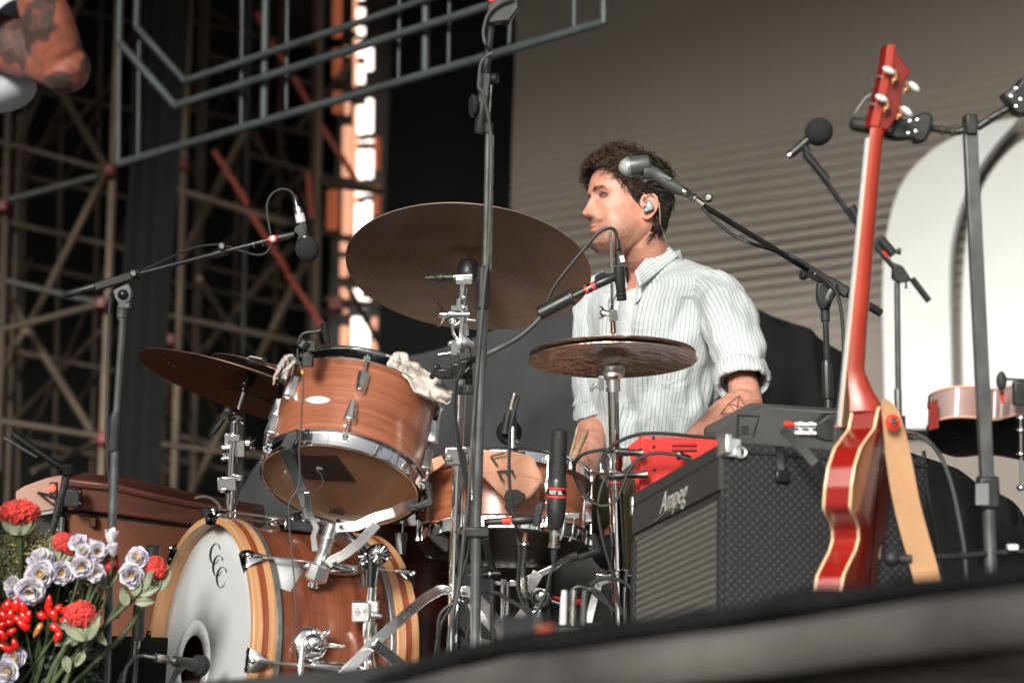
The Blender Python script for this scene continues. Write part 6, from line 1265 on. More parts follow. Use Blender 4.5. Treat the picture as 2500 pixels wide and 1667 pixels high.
# trousers, shoes
olm = M('olive_cotton', (.07, .058, .036), .9, 0, .25, 12, bump=.4, bs=90); b = B()
for H_, K_, sd in ((HL, KL, 1), (HR_, KR, 5)):
    A_ = V((K_.x - .01, K_.y + .01, .08)); ps = cat([H_, H_.lerp(K_, .5), K_, K_.lerp(A_, .35), A_], 6); rr = [float(np.interp(i / (len(ps) - 1), [0, .25, .5, .7, 1], [.095, .085, .072, .065, .055])) * (1 + .08 * fbm(ps[i] * 9)) for i in range(len(ps))]; b.tube(ps, rr, 24)
b.sph((HL + HR_) / 2, .14, n=28, m=16); obj('trousers', b, olm, drummer, sharp=180)
for K_ in (KL, KR):
    A_ = V((K_.x - .01, K_.y + .01, .08)); obj('shoe', B().tube([A_ + V((.03, .03, -.03)), A_ + V((-.02, -.02, -.03)), A_ + V((-.10, -.10, -.045)), A_ + V((-.16, -.16, -.055))], [.04, .045, .038, .022], 16), blk, drummer)
seat_z = min(HL.z, HR_.z) - .10; sc_ = V(((HL.x + HR_.x) / 2, (HL.y + HR_.y) / 2, 0)); th_ = thing('drum_throne', 'round black drum stool under the drummer', 'stool', sc_)
obj('seat', B().lathe(sc_ + V((0, 0, seat_z - .08)), Zv, [(0, .15), (.02, .17), (.06, .17), (.08, .14)], 40), blk, th_); obj('post', B().cyl(sc_ + V((0, 0, .08)), sc_ + V((0, 0, seat_z - .07)), .015), chrome, th_)
for k in range(3): u = V((math.cos(k * 2.09), math.sin(k * 2.09), 0)); obj('leg', B().cyl(sc_ + V((0, 0, .25)), sc_ + u * .26 + V((0, 0, .012)), .010), chrome, th_)
stickm = woodm('drumstick_hickory', (.42, .25, .14), (.52, .33, .19), (.6, .4, .25), 4, 60, .5, .1)
for (x1, y1, x2, y2, r, lab, dz) in ((1370, 1205, 1411, 1041, 5.2, 'thin tipped drumstick leaning against the other in the drummer hand', 0), (1362, 1200, 1433, 1048, 8.5, 'thicker drumstick held butt end up beside the black ribbed mic', -.03)):
    a, c = P(x1, y1, 5.68 + dz), P(x2, y2, 5.72 + dz); u = (c - a).normalized(); rr_s = S(r, 5.7)
    one('drumstick', lab, 'drumstick', B().lathe(a - u * .18, u, [(0, rr_s * .5), (.03, rr_s * .9), (.2, rr_s), (.18 + (c - a).length - .02, rr_s if r > 7 else rr_s * .6), (.18 + (c - a).length - .01, rr_s * (1 if r > 7 else .9)), (.18 + (c - a).length, rr_s * .5)], 16), stickm, 'drumsticks')
# ---- singer at the top left: only the tattooed elbow and white shirt are in frame
d = 4.3; so_ = P(-330, 330, 4.6); singer = thing('person', 'tattooed bare arm and white t-shirt of a singer at the top left edge', 'person', drop(so_))
b = B(); SH, EB, WB = P(-120, 60, 4.42), P(150, 158, 4.28), P(62, -110, 4.2)
b.tube([SH, SH.lerp(EB, .35), SH.lerp(EB, .7), EB.lerp(SH, .08), EB, EB.lerp(WB, .15), EB.lerp(WB, .4), EB.lerp(WB, .75), WB], [.062, .052, .049, .047, .044, .046, .047, .036, .028], 28); b.sph(P(158, 166, 4.28), .046, n=20, m=14)
sx_ = V((so_.x - .02, so_.y + .05, 0)); b.rings([[sx_ + V((a_ * math.cos(2 * math.pi * k / 28), b__ * math.sin(2 * math.pi * k / 28), z)) for k in range(28)] for z, a_, b__ in ((.85, .16, .11), (1.0, .145, .10), (1.15, .165, .11), (1.3, .19, .11), (1.38, .17, .09), (1.42, .07, .065), (1.5, .055, .06))])
hc0 = sx_ + V((.0, -.03, 1.62)); b.sph(hc0, .1, V((.76, 0, 0)), V((0, .95, 0)), V((0, 0, 1.18)), 28, 20); b.sph(hc0 + V((0, -.1, -.02)), .018, n=10, m=8)
for sg in (-1, 1):
    b.sph(hc0 + V((sg * .078, 0, -.01)), .02, V((.4, 0, 0)), V((0, .8, 0)), V((0, 0, 1.5)), 10, 8); hp0_ = sx_ + V((sg * .09, 0, .9)); b.tube([hp0_, hp0_ + V((0, -.02, -.43)), hp0_ + V((0, .02, -.82)), hp0_ + V((0, -.12, -.87))], [.09, .06, .042, .035], 16)
b.tube([sx_ + V((-.19, 0, 1.34)), sx_ + V((-.26, -.02, 1.1)), sx_ + V((-.2, -.2, 1.2))], [.05, .042, .03], 16); hand(b, WB, (WB - EB), V((-1, -.2, 0)), -1); hand(b, sx_ + V((-.2, -.2, 1.2)), V((.4, -.7, .5)), V((.5, .5, 0)), 1)
def singcol(co):
    out = np.tile(np.array([.24, .075, .048]), (len(co), 1)).astype(float)
    for i, c in enumerate(co):
        f = fbm(V(c) * 13 + V((3, 0, 1))); g_ = abs(fbm(V(c) * 9 + V((9, 2, 4))))
        k = min(1, max(0, (f - .12) / .07)) * (.55 + .45 * min(1, abs(fbm(V(c) * 45)) * 6)); k = max(k, .8 * max(0, 1 - g_ / .022))
        for q in range(3): out[i][q] = out[i][q] * (1 - k) + (.05, .032, .03)[q] * k
    return out
remeshed('body', b, skin, singer, .004, singcol, 3)
tm = M('white_jersey', (.48, .52, .56), .85, 0, .05, 6, bump=.4, bs=20); b = B()
b.rings([[sx_ + V((a_ * math.cos(2 * math.pi * k / 48), b__ * math.sin(2 * math.pi * k / 48), z)) * 1 + V((.012 * fbm(V((k * .4, z * 6, 0))), .012 * fbm(V((k * .4, z * 6, 4))), 0)) for k in range(48)] for z, a_, b__ in ((.86, .2, .15), (.95, .19, .14), (1.05, .2, .14), (1.15, .205, .145), (1.3, .215, .135), (1.38, .19, .11), (1.42, .1, .085))], (0, 0))
b.tube([P(-140, 20, 4.42), P(-60, 55, 4.38), P(-5, 85, 4.35), P(22, 98, 4.34)], [.08, .082, .08, .078], 32, (0, 0)); b.sph(P(-12, 212, 4.42), S(100, 4.4), Rv, Fv, Uv * .64, n=28, m=16)
obj('t_shirt', b, tm, singer, sharp=180); bj = B()
for sg in (-1, 1): hp0_ = sx_ + V((sg * .09, 0, .9)); bj.tube([hp0_, hp0_ + V((0, -.02, -.43)), hp0_ + V((0, .02, -.8))], [.105, .075, .06], 20)
obj('trousers', bj, M('dark_denim', (.02, .025, .035), .9), singer, sharp=180); obj('hair', B().sph(hc0 + V((0, .02, .03)), .108, V((.8, 0, 0)), V((0, .95, 0)), V((0, 0, 1.1)), 28, 20), hairm, singer)
# ================================================================ AMPLIFIER AND GEAR ON IT
def gridm(name, c1, c2, sc_=90, rough=.6, bumps=.6):
    m, n, p = nodes(name); L = n.links; tc = n.nodes.new('ShaderNodeTexCoord'); mp = n.nodes.new('ShaderNodeMapping'); mp.inputs['Rotation'].default_value = (0, 0, R_(45)); L.new(tc.outputs['UV'], mp.inputs[0])
    w1 = n.nodes.new('ShaderNodeTexWave'); w1.inputs['Scale'].default_value = sc_; w1.bands_direction = 'X'; w1.inputs['Distortion'].default_value = .3; w2 = n.nodes.new('ShaderNodeTexWave'); w2.inputs['Scale'].default_value = sc_; w2.bands_direction = 'Y'; w2.inputs['Distortion'].default_value = .3
    L.new(mp.outputs[0], w1.inputs['Vector']); L.new(mp.outputs[0], w2.inputs['Vector']); mu = n.nodes.new('ShaderNodeMath'); mu.operation = 'MULTIPLY'; L.new(w1.outputs['Fac'], mu.inputs[0]); L.new(w2.outputs['Fac'], mu.inputs[1])
    cr = n.nodes.new('ShaderNodeValToRGB'); cr.color_ramp.elements[0].color = (*c1, 1); cr.color_ramp.elements[1].color = (*c2, 1); cr.color_ramp.elements[0].position = .1; cr.color_ramp.elements[1].position = .6; L.new(mu.outputs[0], cr.inputs[0]); L.new(cr.outputs[0], p.inputs['Base Color']); p.inputs['Roughness'].default_value = rough
    bp = n.nodes.new('ShaderNodeBump'); bp.inputs['Strength'].default_value = bumps; bp.inputs['Distance'].default_value = .002; L.new(mu.outputs[0], bp.inputs['Height']); L.new(bp.outputs[0], p.inputs['Normal']); return m
tolex = gridm('black_diamond_tolex', (.005, .006, .007), (.026, .030, .032), 27, .85)
leath = gridm('dark_leather_panel', (.02, .021, .02), (.06, .062, .059), 70, .6)
C0 = P(1772, 1074, 4.45); CW = P(1553, 1208, 4.98) - C0; CW.z = 0; CD = P(2258, 1086, 4.56) - C0; CD.z = 0; CD = CD - CW * (CD.dot(CW) / CW.dot(CW)); wn, dn = CW.normalized(), CD.normalized(); H = C0.z - .012
amp = thing('guitar_amp', 'black textured guitar amplifier with grey ribbed grille cloth and silver script badge', 'amplifier', drop(C0 + CW / 2 + CD / 2))
def qb(c, a, b_, e, nm, m, par, bev=.003): return obj(nm, B().box(c, a, b_, e), m, par, bevel=bev)
ctr_ = C0 + CW / 2 + CD / 2; ctr_.z = C0.z - H / 2
qb(ctr_, CW / 2, CD / 2, V((0, 0, H / 2)), 'cabinet', tolex, amp, .010)
fcn = -dn  # front face normal
def fp(u, z, off=0): return V((C0.x, C0.y, C0.z)) + CW * u + V((0, 0, -z)) + fcn * off
pan = B().box(fp(.5, .049, .004), CW * .485, fcn * .006, V((0, 0, .043))); p1_ = obj('top_panel', pan, leath, amp, bevel=.002)
obj('panel_strip', B().box(fp(.5, .031, .0105), CW * .484, fcn * .001, V((0, 0, .0012))), blk, p1_)
obj('shadow_gap', B().box(fp(.5, .099, .0015), CW * .485, fcn * .003, V((0, 0, .008))), blk, amp, bevel=.001)  # black strip put in for the shaded gap above the grille
def ribm():
    m, n, p = nodes('ribbed_grille_cloth'); L = n.links; tc = n.nodes.new('ShaderNodeTexCoord'); sx = n.nodes.new('ShaderNodeSeparateXYZ'); L.new(tc.outputs['Object'], sx.inputs[0]); mu = n.nodes.new('ShaderNodeMath'); mu.operation = 'MULTIPLY'; mu.inputs[1].default_value = 72; L.new(sx.outputs[2], mu.inputs[0]); f = n.nodes.new('ShaderNodeMath'); f.operation = 'PINGPONG'; f.inputs[1].default_value = .5; L.new(mu.outputs[0], f.inputs[0])
    nz = n.nodes.new('ShaderNodeTexNoise'); nz.inputs['Scale'].default_value = 500; L.new(tc.outputs['Object'], nz.inputs['Vector']); a = n.nodes.new('ShaderNodeMath'); a.operation = 'MULTIPLY_ADD'; a.inputs[1].default_value = .35; L.new(nz.outputs[0], a.inputs[0]); L.new(f.outputs[0], a.inputs[2])
    cr = n.nodes.new('ShaderNodeValToRGB'); cr.color_ramp.elements[0].position = .2; cr.color_ramp.elements[0].color = (.035, .033, .03, 1); cr.color_ramp.elements[1].position = .6; cr.color_ramp.elements[1].color = (.12, .115, .104, 1); L.new(a.outputs[0], cr.inputs[0]); L.new(cr.outputs[0], p.inputs['Base Color']); p.inputs['Roughness'].default_value = .8; return m
gz0, gz1 = .107, H - .03
obj('grille', B().box(fp(.5, (gz0 + gz1) / 2, .001), CW * .455, fcn * .003, V((0, 0, (gz1 - gz0) / 2))), ribm(), amp)
for u in (.02, .98): obj('side_rail', B().box(fp(u, (gz0 + gz1) / 2, .004), CW * .018, fcn * .006, V((0, 0, (gz1 - gz0) / 2))), tolex, amp, bevel=.002)
silv = M('silver_script', (.6, .6, .58), .45, .3, .1, 80); badge = text('Ampeg', .058, fp(.50, .062, .0115), -wn, V((0, 0, 1)), silv, amp, -.0002, .5, 'badge'); obj('underline', B().tube([fp(.70, .088, .012), fp(.6, .084, .012), fp(.45, .0835, .012)], .0011, 6), chrome_soft, badge)
b = B().box(C0 + V((0, 0, -.012)) + fcn * .004 - wn * .004, wn * .026, fcn * .006, V((0, 0, .018))); b.box(C0 + V((0, 0, -.014)) + dn * .012 - wn * .004, wn * .003, dn * .016, V((0, 0, .018))); b.lathe(C0 + dn * .026 - wn * .006 + V((0, 0, -.022)), -wn, [(-.003, .008), (-.003, .013), (.004, .013), (.004, .008), (-.003, .008)], 18, (0, 0)); obj('corner_guard', b, chrome_soft, amp, bevel=.002)
b = B().box(C0 + CW + V((0, 0, -.03)) + fcn * .006, wn * .008, fcn * .005, V((0, 0, .02))); obj('corner_guard', b, chrome_soft, amp, bevel=.002)
hx0 = P(1906, 1090, 4.46) ; b = B().strap([P(1903, 1090, 4.47), P(1905, 1110, 4.455), P(1907, 1150, 4.45)], .016, .004, Rv); b.box(P(1909, 1162, 4.455), dn * .012, wn * .006, V((0, 0, .012))); obj('side_latch', b, blkg, amp, bevel=.003)
obj('top_edge', B().tube([C0 + V((0, 0, -.02)) + dn * .02 - wn * .001, C0 + V((0, 0, -.02)) + CD - wn * .001], .003, 8), blk, amp)
obj('power_cord', B().strap([P(1912, 1050, 4.40), P(1950, 1085, 4.36), P(1990, 1130, 4.34), P(2040, 1190, 4.36), P(2070, 1240, 4.38)], .016, .006, Uv + Rv), rub, amp)
# grey lidded case behind the amp
case = thing('flight_case', 'dark grey case standing behind the amplifier with audio boxes on it', 'case', drop(P(1950, 1200, 5.1)))
gcm2 = M('grey_case_laminate', (.055, .058, .058), .6, 0, .12, 8, bump=.1, bs=100)
def qz(px, py, d, z): p = P(px, py, d); return V((p.x, p.y, z))
zc = P(1870, 992, 5.25).z
b = B().prism([P(1742, 1056, 5.2), P(1866, 992, 5.05), P(2120, 1008, 4.95), P(2125, 1400, 4.95), P(1742, 1400, 5.2)], Fv * .3); obj('body', b, gcm2, case, bevel=.006)
b = B().tube([P(1800, 1075, 4.9), P(1802, 1014, 4.9), P(1853, 1016, 4.9), P(1838, 1066, 4.9)], S(4, 4.9), 8); b.box(P(1818, 1050, 4.92), Rv * S(9, 4.9), Uv * S(12, 4.9), Fv * .01); obj('folding_bracket', b, stand2, case)
dib = thing('audio_box', 'black audio box with silver plugs and a red tipped jack on the grey case', 'audio box', P(2025, 1080, 4.5)); dd_ = 4.5
b = B().prism([P(*q, dd_) for q in ((1990, 1035), (2024, 1010), (2085, 1010), (2085, 1078), (2015, 1078), (1992, 1070))], Fv * .08); obj('case', b, blk, dib, bevel=.004); obj('orange_stripe', B().box(P(2050, 1040, dd_ - .004), Rv * S(13, dd_), Uv * S(2.5, dd_), Fv * .002), M('orange_print', (.75, .12, .04), .5), dib)
for y in (1036, 1058):
    b = B().cyl(P(1940, y, dd_), P(1992, y + 1, dd_), S(9, dd_)); b.cyl(P(1950, y, dd_), P(1958, y, dd_), S(12, dd_)); b.cyl(P(1975, y, dd_), P(1983, y, dd_), S(12, dd_)); obj('plug', b, chrome_soft, dib)
obj('red_jack', B().tube([P(1914, 1034, dd_), P(1925, 1035, dd_), P(1940, 1037, dd_)], [S(7, dd_), S(7, dd_), S(4, dd_)], 12), redt, dib)
# red metal amp head
redm = M('red_enamel', (.55, .022, .016), .42, 0, .12, 6, coat=.2); rd_ = thing('red_amp_head', 'bright red sheet metal box with slots and jack plugs behind the amplifier', 'effects box', P(1640, 1150, 5.15)); e = 5.12
obj('shell', B().prism([P(*q, e) for q in ((1564, 1066), (1640, 1068), (1765, 1074), (1755, 1110), (1560, 1240))], Fv * .1), redm, rd_, bevel=.003)
obj('side_wing', B().prism([P(*q, e + .02) for q in ((1531, 1092), (1564, 1066), (1578, 1105), (1575, 1190), (1553, 1208), (1548, 1150))], Fv * .004), redm, rd_, bevel=.001)
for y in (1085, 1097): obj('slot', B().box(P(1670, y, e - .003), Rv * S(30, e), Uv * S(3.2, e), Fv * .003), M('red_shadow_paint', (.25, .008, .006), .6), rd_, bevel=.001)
for x, y in ((1596, 1090), (1598, 1146), (1595, 1068)): obj('screw', B().lathe(P(x, y, e - .002), -Fv, [(0, S(4, e)), (.002, S(3, e)), (.0021, 0)], 12), dchrome, rd_)
for a, c in (((1500, 1102), (1565, 1106)), ((1478, 1162), (1578, 1158)), ((1688, 1124), (1660, 1112))):
    a, c = P(*a, e - .05), P(*c, e - .03); u = (c - a).normalized(); L_ = (c - a).length; obj('jack_plug', B().lathe(a, u, [(0, .005), (.003, .008), (L_ * .5, .009), (L_ * .52, .0075), (L_ * .8, .0075), (L_, .011)], 16), nickel, rd_)
cab('black cable arching over the red box behind the hi-hat stand', [P(*q, 5.0) for q in ((1748, 1068), (1690, 1064), (1620, 1058), (1560, 1060), (1510, 1078), (1482, 1102), (1473, 1130), (1482, 1155), (1500, 1165))], S(4.6, 5), cable, grp='cables around the amplifier')
cab('black cable loop in front of the hi-hat stand', [P(*q, 5.05) for q in ((1500, 1101), (1470, 1098), (1425, 1108), (1403, 1132), (1404, 1165), (1425, 1205), (1455, 1230), (1482, 1233), (1508, 1215), (1522, 1180), (1540, 1140), (1565, 1116), (1600, 1106), (1650, 1110), (1688, 1122))], S(4.6, 5), cable, grp='cables around the amplifier')
cab('black cable dropping straight down beside the hi-hat stand', [P(*q, 5.08) for q in ((1480, 1162), (1468, 1190), (1460, 1240), (1470, 1310), (1486, 1370), (1500, 1410), (1508, 1460), (1520, 1500))], S(4.6, 5), cable, grp='cables around the amplifier')
for i, pts in enumerate((((1440, 1430), (1460, 1415), (1500, 1412), (1535, 1430), (1560, 1470)), ((1390, 1490), (1392, 1450), (1410, 1432), (1440, 1440), (1470, 1465), (1500, 1490)), ((1185, 1443), (1215, 1448), (1250, 1468), (1285, 1492), (1300, 1530)), ((1420, 1500), (1432, 1445), (1450, 1438), (1476, 1460), (1495, 1495)))):
    cab(('loose black cable curving over the hi-hat pedal foot', 'black cable bending over white plugs at stage level', 'black cable curving from the tall stand foot to the snare stand foot', 'short black cable loop beside the white plugs')[i], [P(*q, 4.95) for q in pts], S(5, 4.95), cable, grp='cables on the floor')
pz = thing('stage_multibox', 'row of upright white and grey plugs in a floor box by the stage lip', 'plug box', drop(P(1400, 1530, 4.6))); obj('box', B().box(P(1410, 1560, 4.6), Rv * .05, Fv * .03, Zv * .03), blk, pz, bevel=.004)
for x, m_q in ((1376, white), (1400, nickel), (1426, stand)): obj('plug', B().tube([P(x - 2, 1530, 4.6), P(x, 1470, 4.6), P(x + 2, 1440, 4.6)], [S(9, 4.6), S(8.5, 4.6), S(7, 4.6)], 14), m_q, pz)
# grey monitor wedge seen between the stands
wdg = thing('floor_monitor', 'grey slanted floor monitor seen between snare stand and hi-hat stand', 'monitor speaker', drop(P(1400, 1600, 5.9)))
b = B().prism([P(*q, 5.9) for q in ((1348, 1400), (1400, 1352), (1452, 1330), (1540, 1330), (1545, 1640), (1345, 1640))], Fv * .3); obj('cabinet', b, M('grey_wedge_paint', (.11, .118, .115), .6, 0, .12, 12, bump=.2, bs=200), wdg, bevel=.006); obj('trim', B().box(P(1380, 1465, 5.88), Rv * S(50, 5.9), Uv * S(8, 5.9), Fv * .01), M('dark_red_trim', (.12, .02, .012), .5), wdg)
# ================================================================ BASS GUITAR AND STAND
gl = 4.4; yb = R_(21); gt = V((-math.cos(yb), math.sin(yb), 0)); gw = V((-math.sin(yb), -math.cos(yb), 0))       # front-face normal, near-side width axis
gA, gB = P(2176, 120, gl), P(2052, 1442, gl)
bass = thing('bass_guitar', 'cherry red bass guitar seen edge on with cream binding and tan strap button', 'guitar', P(2050, 1500, gl))
cherry = M('cherry_lacquer', (.19, .007, .005), .3, 0, .35, 4, coat=.45, col2=(.30, .012, .007)); cherry2 = M('cherry_back', (.20, .008, .004), .25, 0, .3, 5, coat=.7, col2=(.38, .022, .008)); rneck = M('neck_lacquer', (.34, .035, .016), .3, 0, .2, 6, coat=.8); bind = M('cream_binding', (.75, .55, .32), .4, 0, .08, 10)
def axp(py): k = (py - 120) / (1442 - 120); return gA.lerp(gB, k)
hprof = [(1002, .02), (1010, .03), (1060, .045), (1090, .085), (1130, .135), (1180, .165), (1230, .175), (1275, .172), (1287, .160), (1296, .12), (1310, .095), (1335, .085), (1365, .10), (1400, .135), (1440, .172), (1480, .18), (1520, .16), (1550, .10), (1562, .03)]
hy = [p[0] for p in hprof]; hh_ = [p[1] for p in hprof]; NB = 90; T2 = .0235
def outline(side, y): return axp(y) + gw * side * float(np.interp(y, hy, hh_)) + Rv * .021
ysb = [1002 + (1562 - 1002) * i / NB for i in range(NB + 1)]
loop = [outline(1, y) for y in ysb] + [outline(-1, y) for y in ysb[::-1]]
def ringat(off, sc2=1.0):
    return [p + gt * off for p in loop]
cenb = axp(1280) + Rv * .021
b = B().rings([ringat(-T2), ringat(-T2 * .3), ringat(T2 * .3), ringat(T2)], (0, 0)); obj('side_band', b, cherry, bass, sharp=30)
for s_, m_q, nm in ((-1, cherry2, 'back'), (1, cherry, 'front')):
    rs = [[p.lerp(axp(1002 + 560 * 0.5).lerp(p, 0) if False else (axp(min(max(0, 0), 1)) if False else cenb + (p - cenb).project((gB - gA).normalized())), t) + gt * s_ * (T2 + .007 * math.sin(min(1, t * 1.4) * math.pi / 2)) for p in loop] for t in (0, .08, .2, .4, .7, .97)]
    obj(nm, B().rings(rs, (0, 0)), m_q, bass, sharp=180)
    obj('binding', B().tube([p + gt * s_ * T2 for p in loop] + [loop[0] + gt * s_ * T2], .0028, 8), bind, bass)
# neck with heel, fretboard, headstock
nk = []
for y, w_, t_, o_ in ((318, .019, .012, 0), (345, .020, .0105, 0), (420, .0205, .0105, 0), (600, .022, .0115, 0), (800, .024, .013, 0), (905, .025, .0145, .001), (950, .027, .022, .006), (985, .03, .030, .012), (1012, .032, .034, .014)):
    c = axp(y) + gt * (.012 - o_) - Rv * .004; nk.append([c + gw * w_ * math.cos(a) + gt * -t_ * max(0, math.sin(a)) * 1.5 + gt * (.004 if math.sin(a) <= 0 else 0) for a in [2 * math.pi * k / 20 for k in range(20)]])
obj('neck', B().rings(nk), rneck, bass, sharp=60)
a, c = axp(338) + gt * .0195 - Rv * .004, axp(1040) + gt * .0225 - Rv * .004; b = B().bar(a, c, .046, .007, gw); obj('fretboard', b, M('fretboard_edge', (.35, .37, .40), .35, 0, .1, 30, coat=.4), bass, bevel=.001)
obj('fret_binding', B().bar(a - gt * .0045 + gw * .002, c - gt * .0045 + gw * .002, .047, .0018, gw), bind, bass)
for k in range(4): obj('string', B().cyl(axp(330) + gt * .0255 + gw * (-.013 + .009 * k), axp(1120) + gt * .034 + gw * (-.02 + .013 * k), .0008, seg=6), nickel, bass)
hs = [(2124, 308), (2130, 286), (2146, 220), (2160, 160), (2166, 110), (2176, 106), (2187, 110), (2196, 135), (2212, 158), (2224, 168), (2222, 182), (2206, 205), (2200, 232), (2202, 250), (2192, 285), (2168, 320)]
hd_ = [P(x, y, gl - .01) for x, y in hs]; obj('headstock', B().prism(hd_, (gw * -1 * .012 + gt * .016)), M('headstock_dark_cherry', (.12, .006, .004), .3, 0, .3, 6, coat=.5, col2=(.2, .011, .006)), bass, bevel=.003)
edge_ = [P(x, y, gl - .016) for x, y in ((2124, 308), (2130, 286), (2146, 220), (2160, 160), (2166, 110), (2186, 108), (2180, 165), (2166, 230), (2152, 286), (2146, 312))]; obj('headstock_edge', B().prism(edge_, Fv * .01), rneck, bass, bevel=.002)
tunm = M('tuner_pearl', (.62, .66, .68), .25, .1, .08, 60, coat=.4)
for (x, y), (kx_, ky_), an in (((2186, 180), (2170, 172), 0), ((2214, 205), (2232, 212), 1), ((2166, 250), (2152, 240), 0), ((2198, 268), (2214, 272), 1)):
    t_ = obj('tuner', B().cyl(P(x, y, gl - .03), P(kx_, ky_, gl - .03), .003), nickel, bass); u = (P(kx_, ky_, gl) - P(x, y, gl)).normalized()
    u2 = (Rv + Uv * (-.45 if not an else -.9)).normalized(); obj('tuner_key', B().sph(P(kx_, ky_, gl - .035), .0098, u2 * 1.25, Fv * .45, u2.cross(Fv).normalized() * .62, 16, 10), tunm, t_)
    b = B().cyl(P(x, y - 8, gl - .028), P(x + 2, y + 18, gl - .028), .0042); b.sph(P(x - 2, y + 16, gl - .03), .0045, n=10, m=6); b.cyl(P(x - 6, y + 10, gl - .03), P(x - 7, y + 24, gl - .03), .0022); obj('gear', b, M('tuner_brass', (.55, .3, .13), .3, .9), t_)
for x, y in ((2146, 187), (2127, 254)): obj('peg_post', B().tube([P(x + 12, y + 2, gl - .01), P(x - 2, y, gl - .01), P(x - 4, y, gl - .01)], [.0028, .0028, .004], 10), chrome_soft, bass)
for sd_q, pts in ((0, ((2146, 187), (2128, 180), (2116, 200), (2128, 226), (2112, 240), (2096, 262), (2086, 282), (2090, 296))), (1, ((2127, 254), (2112, 246), (2094, 250), (2080, 268), (2076, 290), (2092, 300)))): obj('string_end', B().tube(cat([P(*q, gl - .01 + .01 * sd_q) for q in pts], 6), .0006, 5), dchrome, bass)
strm2 = M('tan_leather_strap', (.46, .265, .135), .7, 0, .12, 14, bump=.5, bs=140)
sp_ = [((2160, 975), .012), ((2172, 1000), .03), ((2185, 1060), .042), ((2196, 1130), .049), ((2212, 1220), .051), ((2232, 1300), .052), ((2255, 1380), .052), ((2268, 1440), .052), ((2272, 1500), .05)]
b = B(); rs = []; q_ = cat([V((p[0][0], p[0][1], p[1] * 1000)) for p in sp_], 6); tops = [P(q.x, q.y, gl - .05 + .02 * math.sin(i * .05)) for i, q in enumerate(q_)]
for i, p in enumerate(tops):
    wv = q_[i].z / 1000; y_ = (Rv + Fv * .2).normalized(); rs.append([p - y_ * wv / 2, p + y_ * wv / 2, p + y_ * wv / 2 + Fv * .003, p - y_ * wv / 2 + Fv * .003])
one('guitar_strap', 'wide tan leather strap hanging from the heel of the red bass', 'strap', b.rings(rs), strm2, sharp=40)
obj('strap_washer', B().lathe(P(2179, 1030, gl - .065), -Fv + Rv * .3, [(0, S(19, gl)), (.004, S(18, gl)), (.0045, S(8, gl))], 24), redt, bass); obj('strap_button', B().lathe(P(2179, 1029, gl - .069), -Fv + Rv * .3, [(0, S(10, gl)), (.006, S(10, gl)), (.010, S(6, gl)), (.0105, 0)], 20), chrome, bass)
# guitar stand
gs = thing('guitar_stand', 'tall black guitar stand with rubber yokes holding the bass by the neck', 'guitar stand', drop(P(2420, 1600, 4.45))); d = 4.45
obj('post', B().bar(P(2367, 300, d), P(2411, 1205, d), S(32, d), S(34, d), Rv), stand, gs, bevel=.002); obj('top_cap', B().box(P(2368, 306, d), Rv * S(15, d), Uv * S(25, d), Fv * .02), blk, gs, bevel=.004)
obj('collar', B().bar(P(2410, 1162, d), P(2414, 1240, d), S(50, d), S(50, d), Rv), blk, gs, bevel=.005); obj('post_lower', B().tube([P(2413, 1230, d), P(2420, 1420, d), drop(P(2424, 1520, d))], S(15.5, d), 18), stand, gs); obj('collar_tape', B().box(P(2398, 1206, d - .022), Rv * S(16, d), Uv * S(26, d), Fv * .001), M('grey_label', (.16, .17, .17), .7), gs)
obj('left_arm', B().tube(cat([P(2352, 318, d), P(2330, 322, d), P(2300, 318, d), P(2268, 312, d)], 4), [S(11, d), S(8, d), S(9, d)] + [S(8, d)] * 10, 14), stand2, gs); obj('right_arm', B().tube([P(2386, 312, d), P(2420, 288, d), P(2468, 262, d)], S(10, d), 14), stand2, gs)
for (x, y), m_q in (((2300, 318), 0), ((2325, 321), 0), ((2412, 294), 0), ((2440, 278), 0)): obj('spring_coil', B().torus(P(x, y, d), Rv, S(9, d), .003, 16, 6), M('coil_brown', (.09, .06, .045), .5, .4), gs)
y1_ = obj('yoke_plate', B().prism([P(*q, d - .03) for q in ((2190, 292), (2232, 290), (2244, 278), (2268, 272), (2280, 284), (2274, 320), (2260, 348), (2238, 350), (2228, 340), (2196, 342), (2160, 336), (2160, 295))], Fv * .045), blk, gs, bevel=.006)
obj('yoke_pad', B().tube([P(2074, 303, d - .03), P(2080, 303, d - .03), P(2120, 308, d - .03), P(2165, 314, d - .03)], [S(9, d), S(16, d), S(19, d), S(20, d)], 20), rub, gs); obj('yoke_pad', B().tube([P(2130, 290, d + .035), P(2200, 300, d + .02)], S(17, d), 20), rub, gs); obj('yoke_clip', B().bar(P(2130, 303, d - .045), P(2180, 312, d - .045), S(34, d), S(24, d), Uv), stand2, gs, bevel=.004)
for x, y in ((2222, 297), (2240, 294), (2218, 326), (2236, 322)): obj('rivet', B().lathe(P(x, y, d - .031), -Fv, [(0, S(5, d)), (.002, S(4, d)), (.003, 0)], 14), chrome_soft, y1_)
y2_ = obj('yoke_plate', B().prism([P(*q, d - .03) for q in ((2446, 230), (2480, 212), (2496, 190), (2530, 180), (2540, 270), (2500, 284), (2478, 276), (2464, 254))], Fv * .045), blk, gs, bevel=.006)
for x, y in ((2469, 236), (2481, 217), (2481, 261), (2492, 244)): obj('rivet', B().lathe(P(x, y, d - .031), -Fv, [(0, S(5, d)), (.002, S(4, d)), (.003, 0)], 14), chrome_soft, y2_)
